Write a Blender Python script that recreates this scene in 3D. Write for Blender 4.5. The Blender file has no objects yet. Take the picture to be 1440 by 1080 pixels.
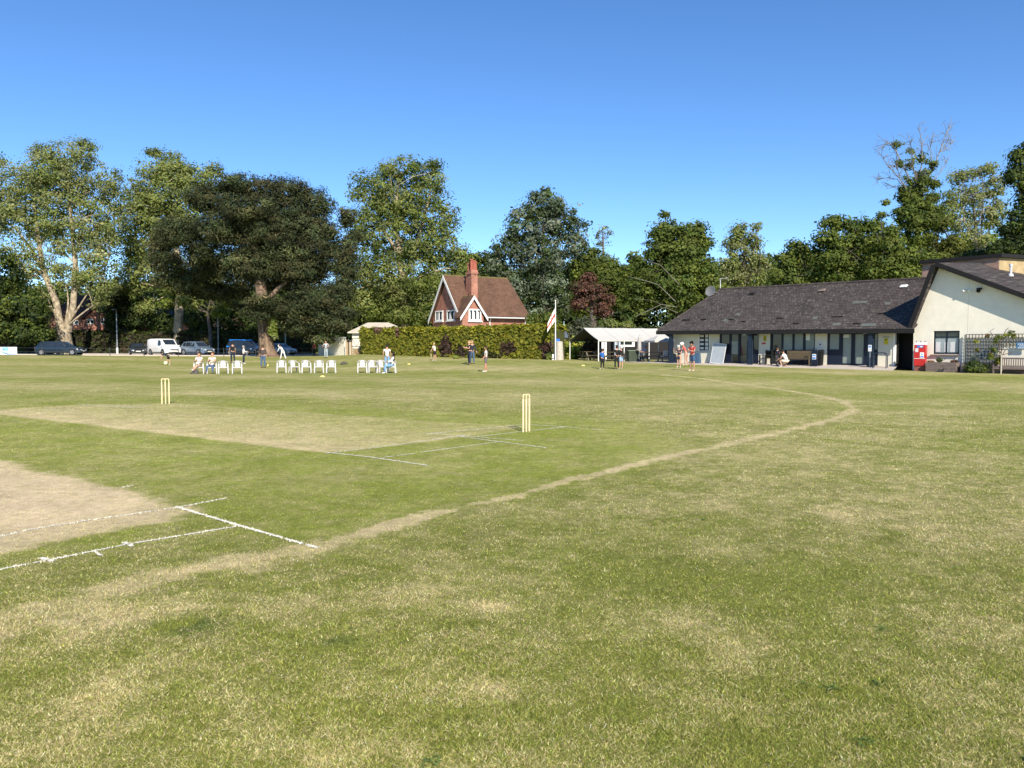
import bpy, bmesh, math, random
import numpy as np
from mathutils import Vector, Matrix, Euler
R = math.radians
random.seed(7)
rng = np.random.default_rng(7)
scene = bpy.context.scene
COL = scene.collection

# ------------------------------------------------------------------ camera
H = 1.63
F = 1080.0
PITCH = math.atan(52 / 1080)
ca, sa = math.cos(PITCH), math.sin(PITCH)
cam_d = bpy.data.cameras.new('camera')
cam = bpy.data.objects.new('camera', cam_d)
COL.objects.link(cam)
cam.location = (0, 0, H)
cam.rotation_euler = (math.pi / 2 - PITCH, 0, 0)
cam_d.sensor_width = 36
cam_d.lens = 36 * F / 1440
cam_d.clip_start = 0.05
cam_d.clip_end = 4000
scene.camera = cam


def ray(px, py):
    u = (px - 720) / F
    v = (540 - py) / F
    return Vector((u, ca + v * sa, -sa + v * ca))


def P(px, py, D):
    """world point on the ray of a photograph pixel at world depth y = D"""
    d = ray(px, py)
    return Vector((0, 0, H)) + d * (D / d.y)


def X(px, D):
    return (px - 720) / F * D


def Z(py, D):
    return P(720, py, D).z


# ground: flat square, rising gently towards its edges
EU = np.array([-900, -100, 0, 250, 400, 470, 510, 640, 770, 850, 965, 1080, 1180, 1250, 1300, 1440, 1700, 2600], float)
ED = np.array([84, 84, 82, 86, 85, 82, 77, 68, 61, 61.5, 54.2, 50.0, 46.7, 44.4, 43, 39, 35, 35], float)
EZ = np.array([.8, .8, .74, .60, .60, .70, .90, .70, .62, .47, .40, .31, .281, .261, .236, .204, .19, .19], float)


def gz_arr(x, y):
    yy = np.maximum(y, 1.0)
    u = 720 + F * x / yy
    De = np.interp(u, EU, ED)
    Ze = np.interp(u, EU, EZ)
    t = np.clip((yy - .58 * De) / (.42 * De), 0, 1)
    return Ze * t * t * (3 - 2 * t)


def gz(x, y):
    return float(gz_arr(np.array([x], float), np.array([y], float))[0])


def G(px, py):
    """ground point seen at a pixel"""
    d = ray(px, py)
    lo, D = 1.0, 1.0
    while D < 160:
        p = P(px, py, D)
        if p.z <= gz(p.x, p.y):
            break
        lo = D
        D *= 1.02
    hi = D
    for _ in range(30):
        m = (lo + hi) / 2
        p = P(px, py, m)
        if p.z <= gz(p.x, p.y):
            hi = m
        else:
            lo = m
    p = P(px, py, hi)
    p.z = gz(p.x, p.y)
    return p


def GP(px, D):
    """ground point at column px and depth D"""
    x = X(px, D)
    return Vector((x, D, gz(x, D)))


# ------------------------------------------------------------------ object helpers
def tag(o, label=None, cat=None, group=None, kind=None):
    if label: o['label'] = label
    if cat: o['category'] = cat
    if group: o['group'] = group
    if kind: o['kind'] = kind
    return o


def thing(name, label, cat, loc=(0, 0, 0), rz=0.0, group=None, scale=1.0):
    o = bpy.data.objects.new(name, None)
    COL.objects.link(o)
    o.empty_display_size = .2
    o.location = loc
    o.rotation_euler = (0, 0, rz)
    if scale != 1.0:
        o.scale = (scale,) * 3
    return tag(o, label, cat, group)


def copy_tree(o, parent=None):
    c = o.copy()
    COL.objects.link(c)
    if parent is not None:
        c.parent = parent
    for ch in list(o.children):
        copy_tree(ch, c)
    return c


class MB:
    """collects simple shapes into one mesh"""

    def __init__(self):
        self.v, self.f, self.m = [], [], []
        self.mi = 0

    def add(self, vs, fs, M=None):
        o = len(self.v)
        if M is not None:
            vs = [M @ Vector(p) for p in vs]
        self.v += [tuple(p) for p in vs]
        self.f += [tuple(i + o for i in f) for f in fs]
        self.m += [self.mi] * len(fs)
        return self

    def box(self, x0, y0, z0, x1, y1, z1, M=None):
        vs = [(x0, y0, z0), (x1, y0, z0), (x1, y1, z0), (x0, y1, z0), (x0, y0, z1), (x1, y0, z1), (x1, y1, z1), (x0, y1, z1)]
        return self.add(vs, [(0, 3, 2, 1), (4, 5, 6, 7), (0, 1, 5, 4), (1, 2, 6, 5), (2, 3, 7, 6), (3, 0, 4, 7)], M)

    def hexa(self, bot, top):
        vs = list(bot) + list(top)
        n = len(bot)
        fs = [tuple(reversed(range(n))), tuple(range(n, 2 * n))]
        for i in range(n):
            j = (i + 1) % n
            fs.append((i, j, n + j, n + i))
        return self.add(vs, fs)

    def quad(self, a, b, c, d):
        return self.add([a, b, c, d], [(0, 1, 2, 3)])

    def slab(self, pts, off):
        """polygon given a thickness along the vector off"""
        off = Vector(off)
        a = [Vector(p) for p in pts]
        return self.hexa(a, [p + off for p in a])

    def tube(self, pts, rad, n=8, cap=True):
        pts = [Vector(p) for p in pts]
        if not isinstance(rad, (list, tuple)):
            rad = [rad] * len(pts)
        o = len(self.v)
        up = None
        for i, p in enumerate(pts):
            if i == 0:
                d = pts[1] - p
            elif i == len(pts) - 1:
                d = p - pts[i - 1]
            else:
                d = pts[i + 1] - pts[i - 1]
            d.normalize()
            if up is None:
                up = Vector((1, 0, 0)) if abs(d.x) < .8 else Vector((0, 1, 0))
            a = d.cross(up).normalized()
            b = a.cross(d).normalized()
            up = b
            for k in range(n):
                t = 2 * math.pi * k / n
                q = p + (a * math.cos(t) + b * math.sin(t)) * rad[i]
                self.v.append(tuple(q))
        for i in range(len(pts) - 1):
            for k in range(n):
                k2 = (k + 1) % n
                self.f.append((o + i * n + k, o + i * n + k2, o + (i + 1) * n + k2, o + (i + 1) * n + k))
                self.m.append(self.mi)
        if cap:
            self.f.append(tuple(o + k for k in reversed(range(n))))
            self.f.append(tuple(o + (len(pts) - 1) * n + k for k in range(n)))
            self.m += [self.mi] * 2
        return self

    def lathe(self, prof, n=16, c=(0, 0, 0), M=None):
        vs, fs = [], []
        for (r, z) in prof:
            for k in range(n):
                t = 2 * math.pi * k / n
                vs.append((c[0] + r * math.cos(t), c[1] + r * math.sin(t), c[2] + z))
        for i in range(len(prof) - 1):
            for k in range(n):
                k2 = (k + 1) % n
                fs.append((i * n + k, i * n + k2, (i + 1) * n + k2, (i + 1) * n + k))
        fs.append(tuple(reversed(range(n))))
        fs.append(tuple((len(prof) - 1) * n + k for k in range(n)))
        return self.add(vs, fs, M)

    def ball(self, c, r, n=10, sq=(1, 1, 1), M=None):
        prof = []
        m = max(5, n // 2 + 1)
        for i in range(m):
            t = -math.pi / 2 + math.pi * i / (m - 1)
            prof.append((max(1e-4, math.cos(t)), math.sin(t)))
        S = Matrix.Translation(c) @ Matrix.Diagonal((r * sq[0], r * sq[1], r * sq[2], 1))
        if M is not None:
            S = M @ S
        return self.lathe(prof, n, (0, 0, 0), S)

    def build(self, name, mat, parent=None, smooth=False, bevel=0, uvsmooth=None):
        me = bpy.data.meshes.new(name)
        me.from_pydata(self.v, [], self.f)
        mats = mat if isinstance(mat, (list, tuple)) else [mat]
        for mm in mats:
            me.materials.append(mm)
        if len(mats) > 1:
            me.polygons.foreach_set('material_index', self.m)
        bm = bmesh.new()
        bm.from_mesh(me)
        bmesh.ops.recalc_face_normals(bm, faces=bm.faces)
        bm.to_mesh(me)
        bm.free()
        if smooth:
            me.polygons.foreach_set('use_smooth', [True] * len(me.polygons))
            me.set_sharp_from_angle(angle=R(40))
        o = bpy.data.objects.new(name, me)
        COL.objects.link(o)
        if parent is not None:
            o.parent = parent
        if bevel:
            b = o.modifiers.new('bevel', 'BEVEL')
            b.width = bevel
            b.segments = 2
            b.limit_method = 'ANGLE'
        return o


def np_mesh(name, verts, faces_n, nside, mat, parent=None, col=None, smooth=False, normals=None):
    """mesh from numpy arrays: verts (V,3); faces are consecutive runs of nside vertices"""
    me = bpy.data.meshes.new(name)
    V = len(verts)
    me.vertices.add(V)
    me.vertices.foreach_set('co', np.ascontiguousarray(verts, dtype=np.float32).ravel())
    nf = faces_n
    me.loops.add(nf * nside)
    me.loops.foreach_set('vertex_index', np.arange(nf * nside, dtype=np.int32))
    me.polygons.add(nf)
    me.polygons.foreach_set('loop_start', np.arange(0, nf * nside, nside, dtype=np.int32))
    me.polygons.foreach_set('loop_total', np.full(nf, nside, dtype=np.int32))
    if col is not None:
        a = me.color_attributes.new('Col', 'FLOAT_COLOR', 'POINT')
        c4 = np.ones((V, 4), np.float32)
        c4[:, :3] = col
        a.data.foreach_set('color', c4.ravel())
    me.materials.append(mat)
    me.update(calc_edges=True)
    if smooth:
        me.polygons.foreach_set('use_smooth', np.ones(nf, bool))
    o = bpy.data.objects.new(name, me)
    COL.objects.link(o)
    if parent is not None:
        o.parent = parent
    return o


# ------------------------------------------------------------------ materials
_mc = {}


def srgb(r, g, b):
    def f(c):
        c /= 255
        return c / 12.92 if c <= .04045 else ((c + .055) / 1.055) ** 2.4
    return (f(r), f(g), f(b))


def mat(name, col, rough=.7, metal=0.0, noise=.12, nscale=6.0, bump=0.0, bscale=40.0, spec=.3, trans=0.0, coat=0.0, emit=None, col2=None, stretch=None):
    """plain procedural material: a base colour broken up by two noises"""
    if name in _mc:
        return _mc[name]
    m = bpy.data.materials.new(name)
    m.use_nodes = True
    nt = m.node_tree
    bs = nt.nodes['Principled BSDF']
    bs.inputs['Roughness'].default_value = rough
    bs.inputs['Metallic'].default_value = metal
    bs.inputs['Specular IOR Level'].default_value = spec
    bs.inputs['Coat Weight'].default_value = coat
    if trans:
        bs.inputs['Transmission Weight'].default_value = trans
    tc = nt.nodes.new('ShaderNodeTexCoord')
    mp = nt.nodes.new('ShaderNodeMapping')
    nt.links.new(tc.outputs['Object'], mp.inputs[0])
    if stretch:
        mp.inputs['Scale'].default_value = stretch
    n1 = nt.nodes.new('ShaderNodeTexNoise')
    n1.inputs['Scale'].default_value = nscale
    n1.inputs['Detail'].default_value = 6
    n1.inputs['Roughness'].default_value = .65
    nt.links.new(mp.outputs[0], n1.inputs['Vector'])
    rp = nt.nodes.new('ShaderNodeValToRGB')
    c = Vector(col)
    a = c * max(.3, 1 - noise * 1.6)
    b = Vector(col2) if col2 else c * (1 + noise)
    rp.color_ramp.elements[0].color = (*a, 1)
    rp.color_ramp.elements[0].position = .3
    rp.color_ramp.elements[1].color = (*b, 1)
    rp.color_ramp.elements[1].position = .7
    nt.links.new(n1.outputs['Fac'], rp.inputs[0])
    nt.links.new(rp.outputs[0], bs.inputs['Base Color'])
    if bump:
        n2 = nt.nodes.new('ShaderNodeTexNoise')
        n2.inputs['Scale'].default_value = bscale
        n2.inputs['Detail'].default_value = 4
        nt.links.new(mp.outputs[0], n2.inputs['Vector'])
        bp = nt.nodes.new('ShaderNodeBump')
        bp.inputs['Strength'].default_value = bump
        bp.inputs['Distance'].default_value = .02
        nt.links.new(n2.outputs['Fac'], bp.inputs['Height'])
        nt.links.new(bp.outputs[0], bs.inputs['Normal'])
    if emit:
        bs.inputs['Emission Color'].default_value = (*emit[0], 1)
        bs.inputs['Emission Strength'].default_value = emit[1]
    _mc[name] = m
    return m


def attr_mat(name, rough=.8, transl=0.0, spec=.15, noise=0, nscale=30):
    """colour from the Col attribute, with optional leaf translucency"""
    if name in _mc:
        return _mc[name]
    m = bpy.data.materials.new(name)
    m.use_nodes = True
    nt = m.node_tree
    bs = nt.nodes['Principled BSDF']
    out = nt.nodes['Material Output']
    bs.inputs['Roughness'].default_value = rough
    bs.inputs['Specular IOR Level'].default_value = spec
    at = nt.nodes.new('ShaderNodeAttribute')
    at.attribute_name = 'Col'
    src = at.outputs['Color']
    nt.links.new(src, bs.inputs['Base Color'])
    if transl:
        tr = nt.nodes.new('ShaderNodeBsdfTranslucent')
        mixc = nt.nodes.new('ShaderNodeMix')
        mixc.data_type = 'RGBA'
        mixc.blend_type = 'MULTIPLY'
        mixc.inputs[0].default_value = 1
        mixc.inputs[7].default_value = (1.1, 1.25, .5, 1)
        nt.links.new(src, mixc.inputs[6])
        nt.links.new(mixc.outputs[2], tr.inputs['Color'])
        ms = nt.nodes.new('ShaderNodeMixShader')
        ms.inputs[0].default_value = transl
        nt.links.new(bs.outputs[0], ms.inputs[1])
        nt.links.new(tr.outputs[0], ms.inputs[2])
        nt.links.new(ms.outputs[0], out.inputs['Surface'])
    _mc[name] = m
    return m


# ------------------------------------------------------------------ light
SUN_EL = 35.0
sv = Vector((.27, -.963, 0)).normalized() * math.cos(R(SUN_EL)) + Vector((0, 0, math.sin(R(SUN_EL))))
sun_d = bpy.data.lights.new('sun', 'SUN')
sun_d.energy = 5.0
sun_d.angle = R(.53)
sun_d.color = (1, .91, .755)
sun = bpy.data.objects.new('sun', sun_d)
COL.objects.link(sun)
sun.rotation_euler = sv.to_track_quat('Z', 'Y').to_euler()
w = bpy.data.worlds.new('World')
scene.world = w
w.use_nodes = True
nt = w.node_tree
sky = nt.nodes.new('ShaderNodeTexSky')
sky.sky_type = 'NISHITA'
sky.sun_disc = False
sky.sun_elevation = R(SUN_EL)
sky.sun_rotation = math.atan2(sv.x, sv.y)
sky.air_density = .85
sky.dust_density = 0.0
sky.ozone_density = 4.0
sky.altitude = 700
bg = nt.nodes['Background']
bg.inputs['Strength'].default_value = .132
hs = nt.nodes.new('ShaderNodeHueSaturation')
hs.inputs['Saturation'].default_value = 1.15
hs.inputs['Hue'].default_value = .503
nt.links.new(sky.outputs[0], hs.inputs['Color'])
nt.links.new(hs.outputs[0], bg.inputs['Color'])
scene.view_settings.view_transform = 'Standard'
scene.view_settings.look = 'None'
scene.view_settings.exposure = 0.58
scene.view_settings.gamma = 1
scene.render.film_transparent = False
scene.cycles.max_bounces = 6
scene.cycles.diffuse_bounces = 3
scene.cycles.transparent_max_bounces = 6
scene.cycles.use_denoising = True


# ------------------------------------------------------------------ numpy noise
def _hash(ix, iy, s):
    h = (ix.astype(np.int64) * 374761393 + iy.astype(np.int64) * 668265263 + s * 974634777) & 0xffffffff
    h = ((h ^ (h >> 13)) * 1274126177) & 0xffffffff
    h = h ^ (h >> 16)
    return (h & 0xffff) / 65535.0


def vn(x, y, s=0):
    ix, iy = np.floor(x), np.floor(y)
    fx, fy = x - ix, y - iy
    fx = fx * fx * (3 - 2 * fx)
    fy = fy * fy * (3 - 2 * fy)
    a = _hash(ix, iy, s); b = _hash(ix + 1, iy, s); c = _hash(ix, iy + 1, s); d = _hash(ix + 1, iy + 1, s)
    return a + (b - a) * fx + (c - a) * fy + (a - b - c + d) * fx * fy


def fbm(x, y, s=0, o=4, g=.5):
    t, amp, tot = 0, 1, 0
    for i in range(o):
        t = t + amp * vn(x * 2 ** i + 17.3 * i, y * 2 ** i - 9.1 * i, s + i)
        tot += amp
        amp *= g
    return t / tot


def sstep(a, b, x):
    t = np.clip((x - a) / (b - a), 0, 1)
    return t * t * (3 - 2 * t)


def seg_dist(x, y, pts):
    best = np.full(x.shape, 1e9)
    for (ax, ay), (bx, by) in zip(pts[:-1], pts[1:]):
        dx, dy = bx - ax, by - ay
        t = np.clip(((x - ax) * dx + (y - ay) * dy) / (dx * dx + dy * dy + 1e-9), 0, 1)
        best = np.minimum(best, np.hypot(x - ax - t * dx, y - ay - t * dy))
    return best


def poly_sd(x, y, pts):
    """signed distance, negative inside"""
    d = seg_dist(x, y, pts + [pts[0]])
    ins = np.zeros(x.shape, bool)
    n = len(pts)
    for i in range(n):
        ax, ay = pts[i]
        bx, by = pts[(i + 1) % n]
        c = ((ay > y) != (by > y)) & (x < (bx - ax) * (y - ay) / (by - ay + 1e-12) + ax)
        ins ^= c
    return np.where(ins, -d, d)


def W(pts):
    r = []
    for p in pts:
        q = G(*p)
        r.append((q.x, q.y))
    return r
# ------------------------------------------------------------------ the field
PATH_PX = [(-60, 902), (0, 882), (130, 838), (300, 795), (430, 773), (500, 752), (600, 725), (700, 703), (800, 676), (900, 651), (1000, 630), (1100, 607),
           (1170, 590), (1202, 577), (1190, 566), (1160, 558), (1100, 548), (1040, 540), (985, 532), (930, 527)]
PATH = W(PATH_PX)
BARE = W([(-300, 600), (-60, 640), (0, 651), (120, 680), (235, 707), (262, 716), (225, 733), (120, 752), (0, 779), (-80, 795), (-300, 830)])
STRIP = W([(-40, 581), (0, 583), (455, 637), (600, 622), (745, 600), (640, 594), (400, 578), (260, 567), (110, 569), (0, 576)])
SQUARE = W([(-200, 560), (240, 560), (880, 592), (960, 630), (880, 656), (700, 702), (600, 724), (440, 770), (240, 740), (0, 800), (-200, 830)])
BLOBS = [  # px, py, half width px, half height px, dry change
    (690, 852, 42, 7, .55), (1000, 905, 90, 24, .45), (960, 872, 60, 14, .35), (1090, 880, 50, 9, .35), (1010, 945, 60, 10, .35),
    (140, 870, 130, 24, .5), (240, 845, 120, 20, .4), (500, 840, 130, 26, .33), (690, 968, 30, 16, .4), (100, 985, 90, 60, .28), (330, 1000, 60, 22, .25),
    (250, 880, 55, 16, -.75), (470, 908, 32, 9, -.7), (480, 790, 50, 10, -.35), (1130, 820, 110, 30, -.35), (900, 812, 90, 20, -.3),
    (1330, 860, 90, 40, .3), (1400, 980, 60, 60, .4), (1290, 755, 80, 16, .3), (1200, 725, 60, 8, .3), (880, 715, 60, 10, .25),
    (960, 640, 40, 8, .2), (1140, 665, 30, 5, .3), (1000, 1000, 60, 30, .2), (560, 1020, 50, 20, -.2), (780, 1010, 90, 30, -.15), (30, 1040, 60, 30, .25),
    (60, 845, 40, 12, -.25), (310, 768, 60, 10, -.45), (90, 760, 60, 8, -.2), (390, 725, 40, 10, -.2), (900, 790, 120, 20, -.1), (1010, 770, 40, 12, .2)]
BLOBW = []
for (bx, by, hw, hh, a) in BLOBS:
    c = G(bx, by); e = G(bx + hw, by); f = G(bx, by - hh)
    BLOBW.append((c.x, c.y, max(.1, e.x - c.x), max(.1, f.y - c.y), a))


def field(x, y):
    """dry 0..1, lush 0..1, bare 0..1, for ground points"""
    wob = (fbm(x * 2.2, y * 2.2, 3) - .5)
    wob2 = (fbm(x * 9, y * 9, 5, 3) - .5)
    big = fbm(x * .22, y * .22, 11, 4)
    mid = fbm(x * .9, y * .9, 21, 4)
    fine = fbm(x * 4.5, y * 4.5, 31, 3)
    tuft = fbm(x * 13, y * 13, 41, 3)
    dry = .305 + (big - .5) * .5 + (mid - .5) * .55 + (fine - .5) * .6 + (tuft - .5) * .6
    sq = sstep(.5, -.3, poly_sd(x, y, SQUARE) + wob * .6)
    dry = dry * (1 - sq * .62) + sq * (.06 + .2 * (mid - .4) + .22 * (fine - .5) + .25 * (tuft - .5))
    lush = sq * .9
    # far mowing bands
    far = sstep(15, 26, y)
    band = np.sin((x * .32 + y * .95) * .55 + big * 2)
    dry = dry * (1 - far) + far * (.33 + .13 * band + (big - .5) * .4 + (mid - .5) * .5 + (fine - .5) * .5)
    lush = lush * (1 - far * .8) + far * .35
    strip_sd = poly_sd(x, y, STRIP)
    st = sstep(.10, -.12, strip_sd + wob * .12)
    nearedge = .36 + .60 * np.exp(-seg_dist(x, y, STRIP[0:3]) / 3.0)
    dry = np.where(st > 0, dry * (1 - st) + st * (nearedge + (fine - .5) * .45 + (tuft - .5) * .4 + (mid - .5) * .3), dry)
    for (cx, cy, sx, sy, a) in BLOBW:
        g = np.exp(-(((x - cx) / sx) ** 2 + ((y - cy) / sy) ** 2) * .9)
        dry = dry + a * g * (.05 + .7 * mid + .55 * fine)
    d = seg_dist(x, y, PATH)
    wid = .095 + .20 * sstep(7.5, 4.0, y) + .06 * sstep(11, 16, y)
    pa = sstep(wid * 1.5, wid * .35, d + wob * .34 + wob2 * .26) * (.45 + .6 * fine)
    dry = np.maximum(dry, pa * 1.0)
    bare_sd = poly_sd(x, y, BARE)
    ba = sstep(.22, -.10, bare_sd + wob * .40 + wob2 * .2)
    dry = np.maximum(dry, ba * .9)
    bare = np.maximum(ba * np.clip(.62 + .5 * (mid - .5) + .5 * (fine - .5) + .22 * np.clip(-bare_sd, 0, 1.4), 0, 1), pa * .35)
    dark = np.zeros_like(x)
    for (cx, cy, sx, sy, a) in BLOBW:
        if a < -.6:
            dark = np.maximum(dark, np.exp(-(((x - cx) / sx) ** 2 + ((y - cy) / sy) ** 2)) * sstep(.3, .6, fine))
    return np.clip(dry, 0, 1), np.clip(lush, 0, 1), np.clip(bare, 0, 1), dark


C_GREEN = np.array([.218, .240, .052]); C_LUSH = np.array([.252, .286, .050]); C_STRAW = np.array([.61, .50, .275]); C_BARE = np.array([.68, .535, .335]); C_CLOVER = np.array([.045, .085, .03])


def gcol(x, y):
    dry, lush, bare, dark = field(x, y)
    g = C_GREEN + (C_LUSH - C_GREEN) * lush[:, None]
    c = g + (C_STRAW - g) * (dry ** 1.25)[:, None]
    c = c + (C_BARE - c) * bare[:, None]
    c = c + (C_CLOVER - c) * (dark * .7)[:, None]
    return c, dry, lush, bare, dark


ks = np.concatenate([-np.geomspace(6, .75, 26)[:-1], np.linspace(-.75, .75, 470), np.geomspace(.75, 6, 26)[1:]])
ys = np.concatenate([np.array([-80, -30, -10, 0]), np.linspace(1.0, 2.5, 10)[:-1], np.geomspace(2.5, 95, 560), np.geomspace(95, 1600, 30)[1:]])
KX, YY = np.meshgrid(ks, ys)
XX = KX * np.maximum(np.abs(YY), 5)
gx, gy = XX.ravel(), YY.ravel()
gzv = gz_arr(gx, gy)
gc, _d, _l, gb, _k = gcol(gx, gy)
soil_or_shade = (1 - sstep(5, 13, gy)) * (1 - np.clip(gb * 1.3, 0, 1)) * .20   # shade between the near blades painted into the ground colour, fading with distance
gc = gc * (1 - soil_or_shade[:, None])
nr, nc = XX.shape
me = bpy.data.meshes.new('ground')
me.vertices.add(nr * nc)
me.vertices.foreach_set('co', np.stack([gx, gy, gzv], 1).astype(np.float32).ravel())
ii = (np.arange(nr - 1)[:, None] * nc + np.arange(nc - 1)[None, :]).ravel()
quads = np.stack([ii, ii + 1, ii + nc + 1, ii + nc], 1).astype(np.int32)
me.loops.add(quads.size)
me.loops.foreach_set('vertex_index', quads.ravel())
me.polygons.add(len(quads))
me.polygons.foreach_set('loop_start', np.arange(0, quads.size, 4, dtype=np.int32))
me.polygons.foreach_set('loop_total', np.full(len(quads), 4, dtype=np.int32))
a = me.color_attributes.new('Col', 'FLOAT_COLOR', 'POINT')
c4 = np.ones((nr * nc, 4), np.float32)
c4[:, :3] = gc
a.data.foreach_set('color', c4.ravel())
me.update(calc_edges=True)
me.polygons.foreach_set('use_smooth', np.ones(len(quads), bool))
gm = bpy.data.materials.new('turf')
gm.use_nodes = True
nt = gm.node_tree
bs = nt.nodes['Principled BSDF']
bs.inputs['Roughness'].default_value = .95
bs.inputs['Specular IOR Level'].default_value = .1
at = nt.nodes.new('ShaderNodeAttribute'); at.attribute_name = 'Col'
geo = nt.nodes.new('ShaderNodeNewGeometry')


def nnoise(scale, det, rgh=.6):
    n = nt.nodes.new('ShaderNodeTexNoise')
    n.inputs['Scale'].default_value = scale
    n.inputs['Detail'].default_value = det
    n.inputs['Roughness'].default_value = rgh
    nt.links.new(geo.outputs['Position'], n.inputs['Vector'])
    return n


def rampn(n, lo, hi, p0=.3, p1=.7):
    r = nt.nodes.new('ShaderNodeMapRange')
    r.inputs['From Min'].default_value = p0
    r.inputs['From Max'].default_value = p1
    r.inputs['To Min'].default_value = lo
    r.inputs['To Max'].default_value = hi
    nt.links.new(n.outputs['Fac'], r.inputs['Value'])
    return r


def mul(a, b):
    m = nt.nodes.new('ShaderNodeMath'); m.operation = 'MULTIPLY'
    nt.links.new(a, m.inputs[0]); nt.links.new(b, m.inputs[1])
    return m.outputs[0]


r1 = rampn(nnoise(70, 4, .7), .55, 1.3)
r2 = rampn(nnoise(9, 6, .75), .68, 1.24)
r3 = rampn(nnoise(1.3, 5, .7), .80, 1.14)
ff = mul(mul(r1.outputs[0], r2.outputs[0]), r3.outputs[0])
vm = nt.nodes.new('ShaderNodeVectorMath'); vm.operation = 'SCALE'
nt.links.new(at.outputs['Color'], vm.inputs[0]); nt.links.new(ff, vm.inputs['Scale'])
nt.links.new(vm.outputs[0], bs.inputs['Base Color'])
bp = nt.nodes.new('ShaderNodeBump'); bp.inputs['Strength'].default_value = .5; bp.inputs['Distance'].default_value = .03
nt.links.new(nnoise(45, 5, .7).outputs['Fac'], bp.inputs['Height'])
nt.links.new(bp.outputs[0], bs.inputs['Normal'])
me.materials.append(gm)
ground = bpy.data.objects.new('ground', me)
COL.objects.link(ground)
tag(ground, 'mown cricket field with dry straw patches and worn paths', 'ground', kind='structure')

# ------------------------------------------------------------------ painted creases
CREASES = []  # world polylines, half width


def crease(pxs, w=.026):
    CREASES.append(([tuple(G(*p))[:2] for p in pxs], w))


crease([(-60, 768), (45, 745), (120, 733), (250, 714), (318, 701)], .020)
crease([(247, 713), (345, 742), (446, 771)], .032)
crease([(-20, 805), (70, 788), (180, 766), (332, 741)], .026)
crease([(57, 785), (74, 790)], .035); crease([(135, 777), (142, 782)], .022); crease([(174, 763), (186, 769)], .035)
crease([(455, 636), (520, 643), (602, 655)], .032)
crease([(458, 638), (550, 627), (652, 612)], .022)
crease([(540, 643.5), (610, 634), (705, 621)], .022)
crease([(600, 610), (660, 614), (736, 620)], .022); crease([(645, 614), (700, 621), (768, 630)], .026)
crease([(600, 610.5), (670, 604), (735, 597)], .022); crease([(670, 614.5), (735, 607), (795, 600.5)], .022)
crease([(732, 597), (790, 600), (848, 605)], .028)
crease([(110, 568.5), (150, 571.5), (190, 574)], .03); crease([(150, 569), (175, 571.5), (204, 574)], .025)
crease([(150, 572), (233, 568), (325, 564.5)], .02); crease([(0, 579.5), (60, 576.5), (130, 573)], .02)
crease([(170, 686), (188, 683)], .015)
m_chalk = mat('chalk_paint', (.74, .71, .60), .95, noise=.22, nscale=25, spec=.1)
for pts, hw in CREASES:
    mb = MB()
    ln = sum(math.dist(a, b) for a, b in zip(pts[:-1], pts[1:]))
    nseg = max(6, int(ln / .05))
    L = []
    for i in range(nseg + 1):
        t = i / nseg * ln
        for a, b in zip(pts[:-1], pts[1:]):
            s = math.dist(a, b)
            if t <= s + 1e-9:
                L.append((a[0] + (b[0] - a[0]) * t / s, a[1] + (b[1] - a[1]) * t / s, (b[0] - a[0]) / s, (b[1] - a[1]) / s))
                break
            t -= s
    prev = None
    for (x, y, dx, dy) in L:
        w1 = hw * random.uniform(.38, .66)
        w2 = hw * random.uniform(.38, .66)
        z = gz(x, y) + .006
        cur = ((x - dy * w1, y + dx * w1, z), (x + dy * w2, y - dx * w2, z))
        if prev and random.random() > .07:
            mb.quad(prev[0], prev[1], cur[1], cur[0])
        prev = cur
    # chalked blades standing in the line
    D0 = L[len(L) // 2][1]
    if D0 < 20:
        k = 1.0 if D0 > 9 else .7
        for _ in range(int(ln * (180 if D0 < 9 else 60))):
            x, y, dx, dy = random.choice(L)
            o = random.uniform(-1, 1) * hw * .72
            t = random.uniform(-.03, .03)
            x += -dy * o + dx * t
            y += dx * o + dy * t
            z = gz(x, y)
            an = random.uniform(0, 6.28)
            bw = random.uniform(.0015, .0035) / k
            hgt = random.uniform(.010, .022)
            ln2 = random.uniform(.0, .014)
            an2 = random.uniform(0, 6.28)
            mb.add([(x - bw * math.cos(an), y - bw * math.sin(an), z), (x + bw * math.cos(an), y + bw * math.sin(an), z),
                    (x + ln2 * math.cos(an2), y + ln2 * math.sin(an2), z + hgt)], [(0, 1, 2)])
    o = mb.build('crease_line', m_chalk)
    tag(o, kind='structure')

# ------------------------------------------------------------------ grass blades
NB = 1500000
px = np.where(rng.uniform(0, 1, NB) < .76, rng.uniform(-110, 1550, NB), np.where(rng.uniform(0, 1, NB) < .5, rng.uniform(-520, -110, NB), rng.uniform(1550, 1960, NB)))
py = 532 + 590 * rng.uniform(0, 1, NB) ** .93
u = (px - 720) / F
v = (540 - py) / F
dy = ca + v * sa
dz = -sa + v * ca
t = -H / dz
bx = u * t + rng.normal(0, .02, NB)
by = dy * t
by = by + rng.normal(0, 1, NB) * np.clip(by * .004, .01, .2)
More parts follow.
